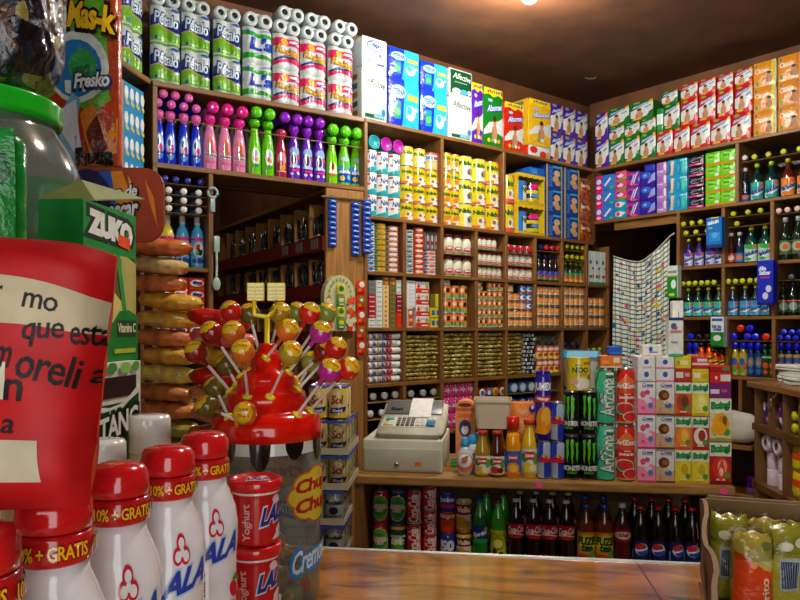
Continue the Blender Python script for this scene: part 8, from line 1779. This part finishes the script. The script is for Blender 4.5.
p0 = S.loc(S.u(340, v), v, S.z(340, 331, v)); aw = S.u(356, v)-S.u(325, v); ah = S.z(340, 275, v)-S.z(340, 331, v)
t = empty('arch_card', p0, S.rz, 'arch-shaped card with seasoning sachets and red flower print on the doorway panel', 'card')
arc = [(-aw/2, 0), (aw/2, 0), (aw/2, ah*.62)]+[(aw/2*cos(a), ah*.62+ah*.38*sin(a)) for a in [pi*i/12 for i in range(1, 12)]]+[(-aw/2, ah*.62)]
m = MB().prism(arc, 0, .046, 'a:c8c89a'); rr4 = random.Random(3)
m.decal([('e', .16, .35, .1, .07, 'a:d8301c'), ('e', .2, .2, .1, .08, 'a:c82818'), ('e', .14, .08, .09, .05, 'a:e05a28')]+[('e', .5+.36*cos(a), .62+.3*sin(a), .03, .03, 'a:8a9a4a') for a in [pi*i/10 for i in range(11)]]+[('e', rr4.choice((rr4.uniform(.06, .26), rr4.uniform(.74, .94))), rr4.uniform(.04, .56), .09, .06, rr4.choice(('a:d8301c', 'a:e05a28', 'a:b82018', 'a:d8d0a0', 'a:6a8a30'))) for _ in range(34)], lambda x, y, e: ((x-.5)*aw, -e, y*ah), e0=.0008)
part('card', m, t)
ks = [('f:3a9a30', 'f:d8d83a'), ('f:c8d02a', 'f:3a8a2a'), ('f:4aa838', 'f:e8e0a0'), ('f:d8d02a', 'f:2a7a28')]
for k in range(4):
    a_, b_ = ks[k]; zz0 = ah*(.04+.2*k)
    part('sachet', softp('sachet', 's', .045, .02, ah*.19, a_, [('e', .5, .6, .34, .24, b_), ('r', .2, .1, .8, .25, 'f:e8e8d8'), ('e', .5, .85, .2, .08, 'f:d8402a')], bulge=.004).parts[0][1], t).location = (0, -.0115, zz0)
v = .03
p0 = B.loc(B.u(361, v), v, B.z(361, 356, v)); sh_ = B.z(361, 280, v)-B.z(361, 356, v)
t = empty('seasoning_strip', p0, S.rz, 'red strip of seasoning packets hanging left of the packet bay', 'sachets')
for k in range(5):
    P_ = softp('packet', 's', .05, .02, sh_*.195, 'f:d83818', [('e', .55, .72, .34, .2, 'f:3a9a38' if k % 2 else 'f:e8e8dc'), ('e', .5, .7, .18, .1, 'f:e8e8e0'), ('r', .2, .1, .9, .25, 'f:b82010'), ('e', .3, .35, .2, .12, 'f:e87a28')], bulge=.004)
    part('packet', P_.parts[0][1], t).location = (0, 0, sh_*.2*k)
def hangtool(px, y0, y1, nm, cat, dsc, col, shape_):
    v = .012; p0 = S.loc(S.u(px, v), v, S.z(px, y1, v)); hh = S.z(px, y0, v)-p0.z
    t = empty(nm, p0, S.rz, dsc, cat); shape_(hh, t, col)
def opener(hh, t, col):
    part('handle', MB().box((-.012, -.006, 0), (.012, 0, hh*.62), col, .005), t)
    ring = [(.024*cos(2*pi*i/16), -.003, hh*.8+.024*sin(2*pi*i/16)) for i in range(17)]; part('ring', MB().tube(ring, .007, col, 8), t)
hangtool(212.5, 188, 212, 'bottle_opener', 'opener', 'pale bottle opener hanging on the upright beside the left doorway', 'p:a8c0c4', opener)
def spoon(hh, t, col):
    part('bowl', MB().ball(.026, col, Matrix.Translation((0, -.008, .035)), sc=(.8, .3, 1.3)), t); part('handle', MB().tube([(0, -.006, .06), (.002, -.006, hh*.5), (0, -.006, hh*.75)], .006, col), t)
    part('grip', MB().box((-.014, -.012, hh*.7), (.016, -.002, hh), col, .006), t)
hangtool(216, 236, 291, 'serving_spoon', 'spoon', 'long pale green serving spoon hanging beside the left doorway', 'p:a8c4b4', spoon)
# ---- snack carton at the lower right, with bags standing in it
M0 = at(704, 497, 1.13)
cxa = empty('open_carton', (.350, .738, zf), -.33, 'open brown cardboard carton of crisp bags at the lower right corner', 'carton')
KB = 'k:745632'; hB_ = at(0, 499, 1.11).z-zf; SK = -.012; DP = .395
part('bottom', MB().add([(0, DP, .003), (SK, 0, .003), (.44, 0, .003), (.44, DP, .003), (0, DP, 0), (SK, 0, 0), (.44, 0, 0), (.44, DP, 0)], [(0, 1, 2, 3), (7, 6, 5, 4), (1, 5, 6, 2), (0, 4, 5, 1), (3, 2, 6, 7), (0, 3, 7, 4)], KB), cxa)
part('back_wall', MB().box((0, DP+.001, 0), (.44, DP+.007, hB_), KB), cxa); part('back_flap', MB().box((.003, DP+.0075, hB_*.55), (.44, DP+.014, hB_+.004), KB, .003), cxa)
fm = MB(); V = []
for i in range(15):
    s = i/14; zt = hB_+.004*sin(9*s)+.003*sin(23*s)-.02*s; V.append((.002*sin(7*s)+SK*s, DP*(1-s), 0.0)); V.append((.004*sin(11*s)-.002+SK*s, DP*(1-s), zt))
V += [(p[0]-.006, p[1], p[2]) for p in V]
n = 30; Fs = []
for i in range(14):
    a = 2*i; Fs += [(a, a+2, a+3, a+1), (n+a, n+a+1, n+a+3, n+a+2), (a+1, a+3, n+a+3, n+a+1)]
fm.add(V, Fs, KB, False)
fm.decal([('e', .2, .8, .1, .06, 'k:a04a3a'), ('e', .5, .6, .12, .08, 'k:a85a48'), ('p', [(.3, .3), (.6, .4), (.5, .5)], 'k:9a4a38'), ('p', [(.1, .5), (.3, .62), (.25, .7)], 'k:a85a48')], lambda x, y, e: (SK*x-.0125-e, DP*(1-x), .004+(hB_-.01)*y), e0=.0015)
part('side_wall', fm, cxa)
part('front_wall', MB().box((SK, -.004, 0), (.44, .0, hB_*.36), KB), cxa)
def crisp(name, body, foot, it, w_, hh, seed):
    p_ = MB(); ph = random.Random(seed).random()*6
    def f(sd):
        def fn(x, y, e=0):
            sx = 2*x-1; t_ = max(0, 1-abs(sx)**4)**.6*max(0, 1-abs(2*y-1)**8)**.5
            return (sx*w_/2*(1+.05*sin(8*y+ph))*(1-.14*max(0, y-.75)/.25), -sd*(.021*t_+.002*sin(10*x+ph)*sin(13*y)*t_+e)+.006*max(0, y-.7)*3*sin(5*x+ph), hh*y+(.004*sin(14*x+ph) if y > .98 else 0))
        return fn
    p_.field(lambda x, y: f(1)(x, y), 14, 20, body); p_.field(lambda x, y: f(-1)(1-x, y), 14, 20, body)
    p_.decal(it, f(1), fr(14), fr(20), e0=.0007, smooth=True)
    w = MB().field(lambda x, y: (lambda q: (q[0]*1.05, q[1]-.003, q[2]+.0))(f(1)(x, .72+.33*y)), 14, 8, 'h:e8e8e0')
    return Prod(name, 'crisps', w_, .05, hh, [('bag', p_), ('clear_top', w)])
bar = [('r', .16, .30, .66, .66, 'f:a8b0b0'), ('r', .2, .33, .62, .62, 'f:30384a')]+[('r', .23+.055*i, .34, .245+.055*i, .61, 'f:98a8b8') for i in range(7)]+[('e', .7, .84, .2, .06, 'f:d8d4a8'), ('e', .3, .8, .16, .05, 'f:e0dcc0'), ('p', [(0, .7), (1, .66), (1, .7), (0, .75)], 'f:8a8430')]
org = [('p', [(0, .0), (1, 0), (1, .56), (.6, .62), (.1, .78), (0, .8)], 'f:e0481c'), ('p', [(.2, .78), (.9, .62), (1, .66), (.5, .84)], 'f:c8c080'), ('e', .7, .88, .16, .05, 'f:8a9a4a'), ('tv', 'sabrito', .5, .06, .72, .52, 'f:f0d0a8', .02), ('e', .3, .68, .1, .04, 'f:f0a060')]
c1 = crisp('crisp_bag', 'f:a8a030', 'f:a8a030', bar, .058, .20, 1); c2 = crisp('crisp_bag', 'f:c8b050', 'f:e0481c', org, .058, .20, 2); c3 = crisp('crisp_bag', 'f:b0a838', 'f:b0a838', bar, .060, .20, 3)
zb_ = zf+.0045
for P_, px, Y, a, s_, d in ((c1, 729, 1.03, -.2, .62, 'yellow-olive crisp bag with dark barcode panel, left one in the carton'), (c2, 751, .965, .12, .58, 'orange-red crisp bag with clear top between two yellow ones'), (c3, 784, .985, .05, .61, 'yellow crisp bag with dark barcode panel, right one in the carton')):
    put(P_, (at(px, 0, Y).x, Y, zb_), a, d, 'crisp bags in the carton', sc=(.9, 1, s_))
for P_, px, Y, a, d in ((c2, 764, 1.05, .1, 'orange-red crisp bag in the second row of the carton, left'), (c1, 806, 1.03, -.1, 'yellow-olive crisp bag in the second row of the carton, right')):
    put(P_, (at(px, 0, Y).x, Y, zb_), a, d, 'crisp bags in the carton', sc=(.9, 1, .56))
# ------------------------------------------------------------------ light, camera, view
def lamp(name, kind, loc, energy, col, size=.1, rot=None, sy=None):
    d = bpy.data.lights.new(name, kind); d.energy = energy; d.color = col
    if kind == 'AREA':
        d.size = size
        if sy: d.shape = 'RECTANGLE'; d.size_y = sy
    else: d.shadow_soft_size = size
    o = bpy.data.objects.new(name, d); COL.objects.link(o); o.location = loc
    if rot: o.rotation_euler = rot
    return o
bl = empty('ceiling_bulb', (.66, 3.62, CEIL), 0, 'glowing bare bulb in a white socket on the brown ceiling', 'lamp')
part('socket', MB().lathe([(.05, -.03, 'p:d8d0c0'), (.055, -.003, 'p:d8d0c0'), (.055, 0, 'p:d8d0c0')], 20), bl)
part('bulb', MB().ball(.045, 'e:fff6e8', Matrix.Translation((0, 0, -.085))), bl)
lamp('bulb_light', 'POINT', (.66, 3.62, CEIL-.16), 80, (1, .95, .86), .06)
lamp('front_bulb_light', 'POINT', (.6, 1.6, CEIL-.15), 88, (1, .94, .84), .10)
pq = S.loc(S.u(255), -1.3, H+1.5); lamp('passage_fill_light', 'POINT', pq, 5, (1, .85, .65), .08)  # unseen fill lamp added to brighten the bins in the dark passage
lamp('street_daylight', 'AREA', (0, -1.22, 1.25), 27, (.93, .97, 1), 1.75, (radians(90), 0, 0), 2.2)
w = bpy.data.worlds.new('World'); SC.world = w; w.use_nodes = True
w.node_tree.nodes['Background'].inputs[0].default_value = (1, .97, .92, 1); w.node_tree.nodes['Background'].inputs[1].default_value = 1.0
cd = bpy.data.cameras.new('camera'); cam = bpy.data.objects.new('camera', cd); COL.objects.link(cam)
cam.location = (0, 0, H); cam.rotation_euler = (pi/2, 0, 0); cd.sensor_width = 36; cd.lens = F/800*36; cd.shift_y = 27/800; cd.clip_start = .02
SC.camera = cam
vs = SC.view_settings; vs.view_transform = 'Standard'; vs.look = 'None'; vs.gamma = 1; vs.exposure = 0.12; vs.use_curve_mapping = False
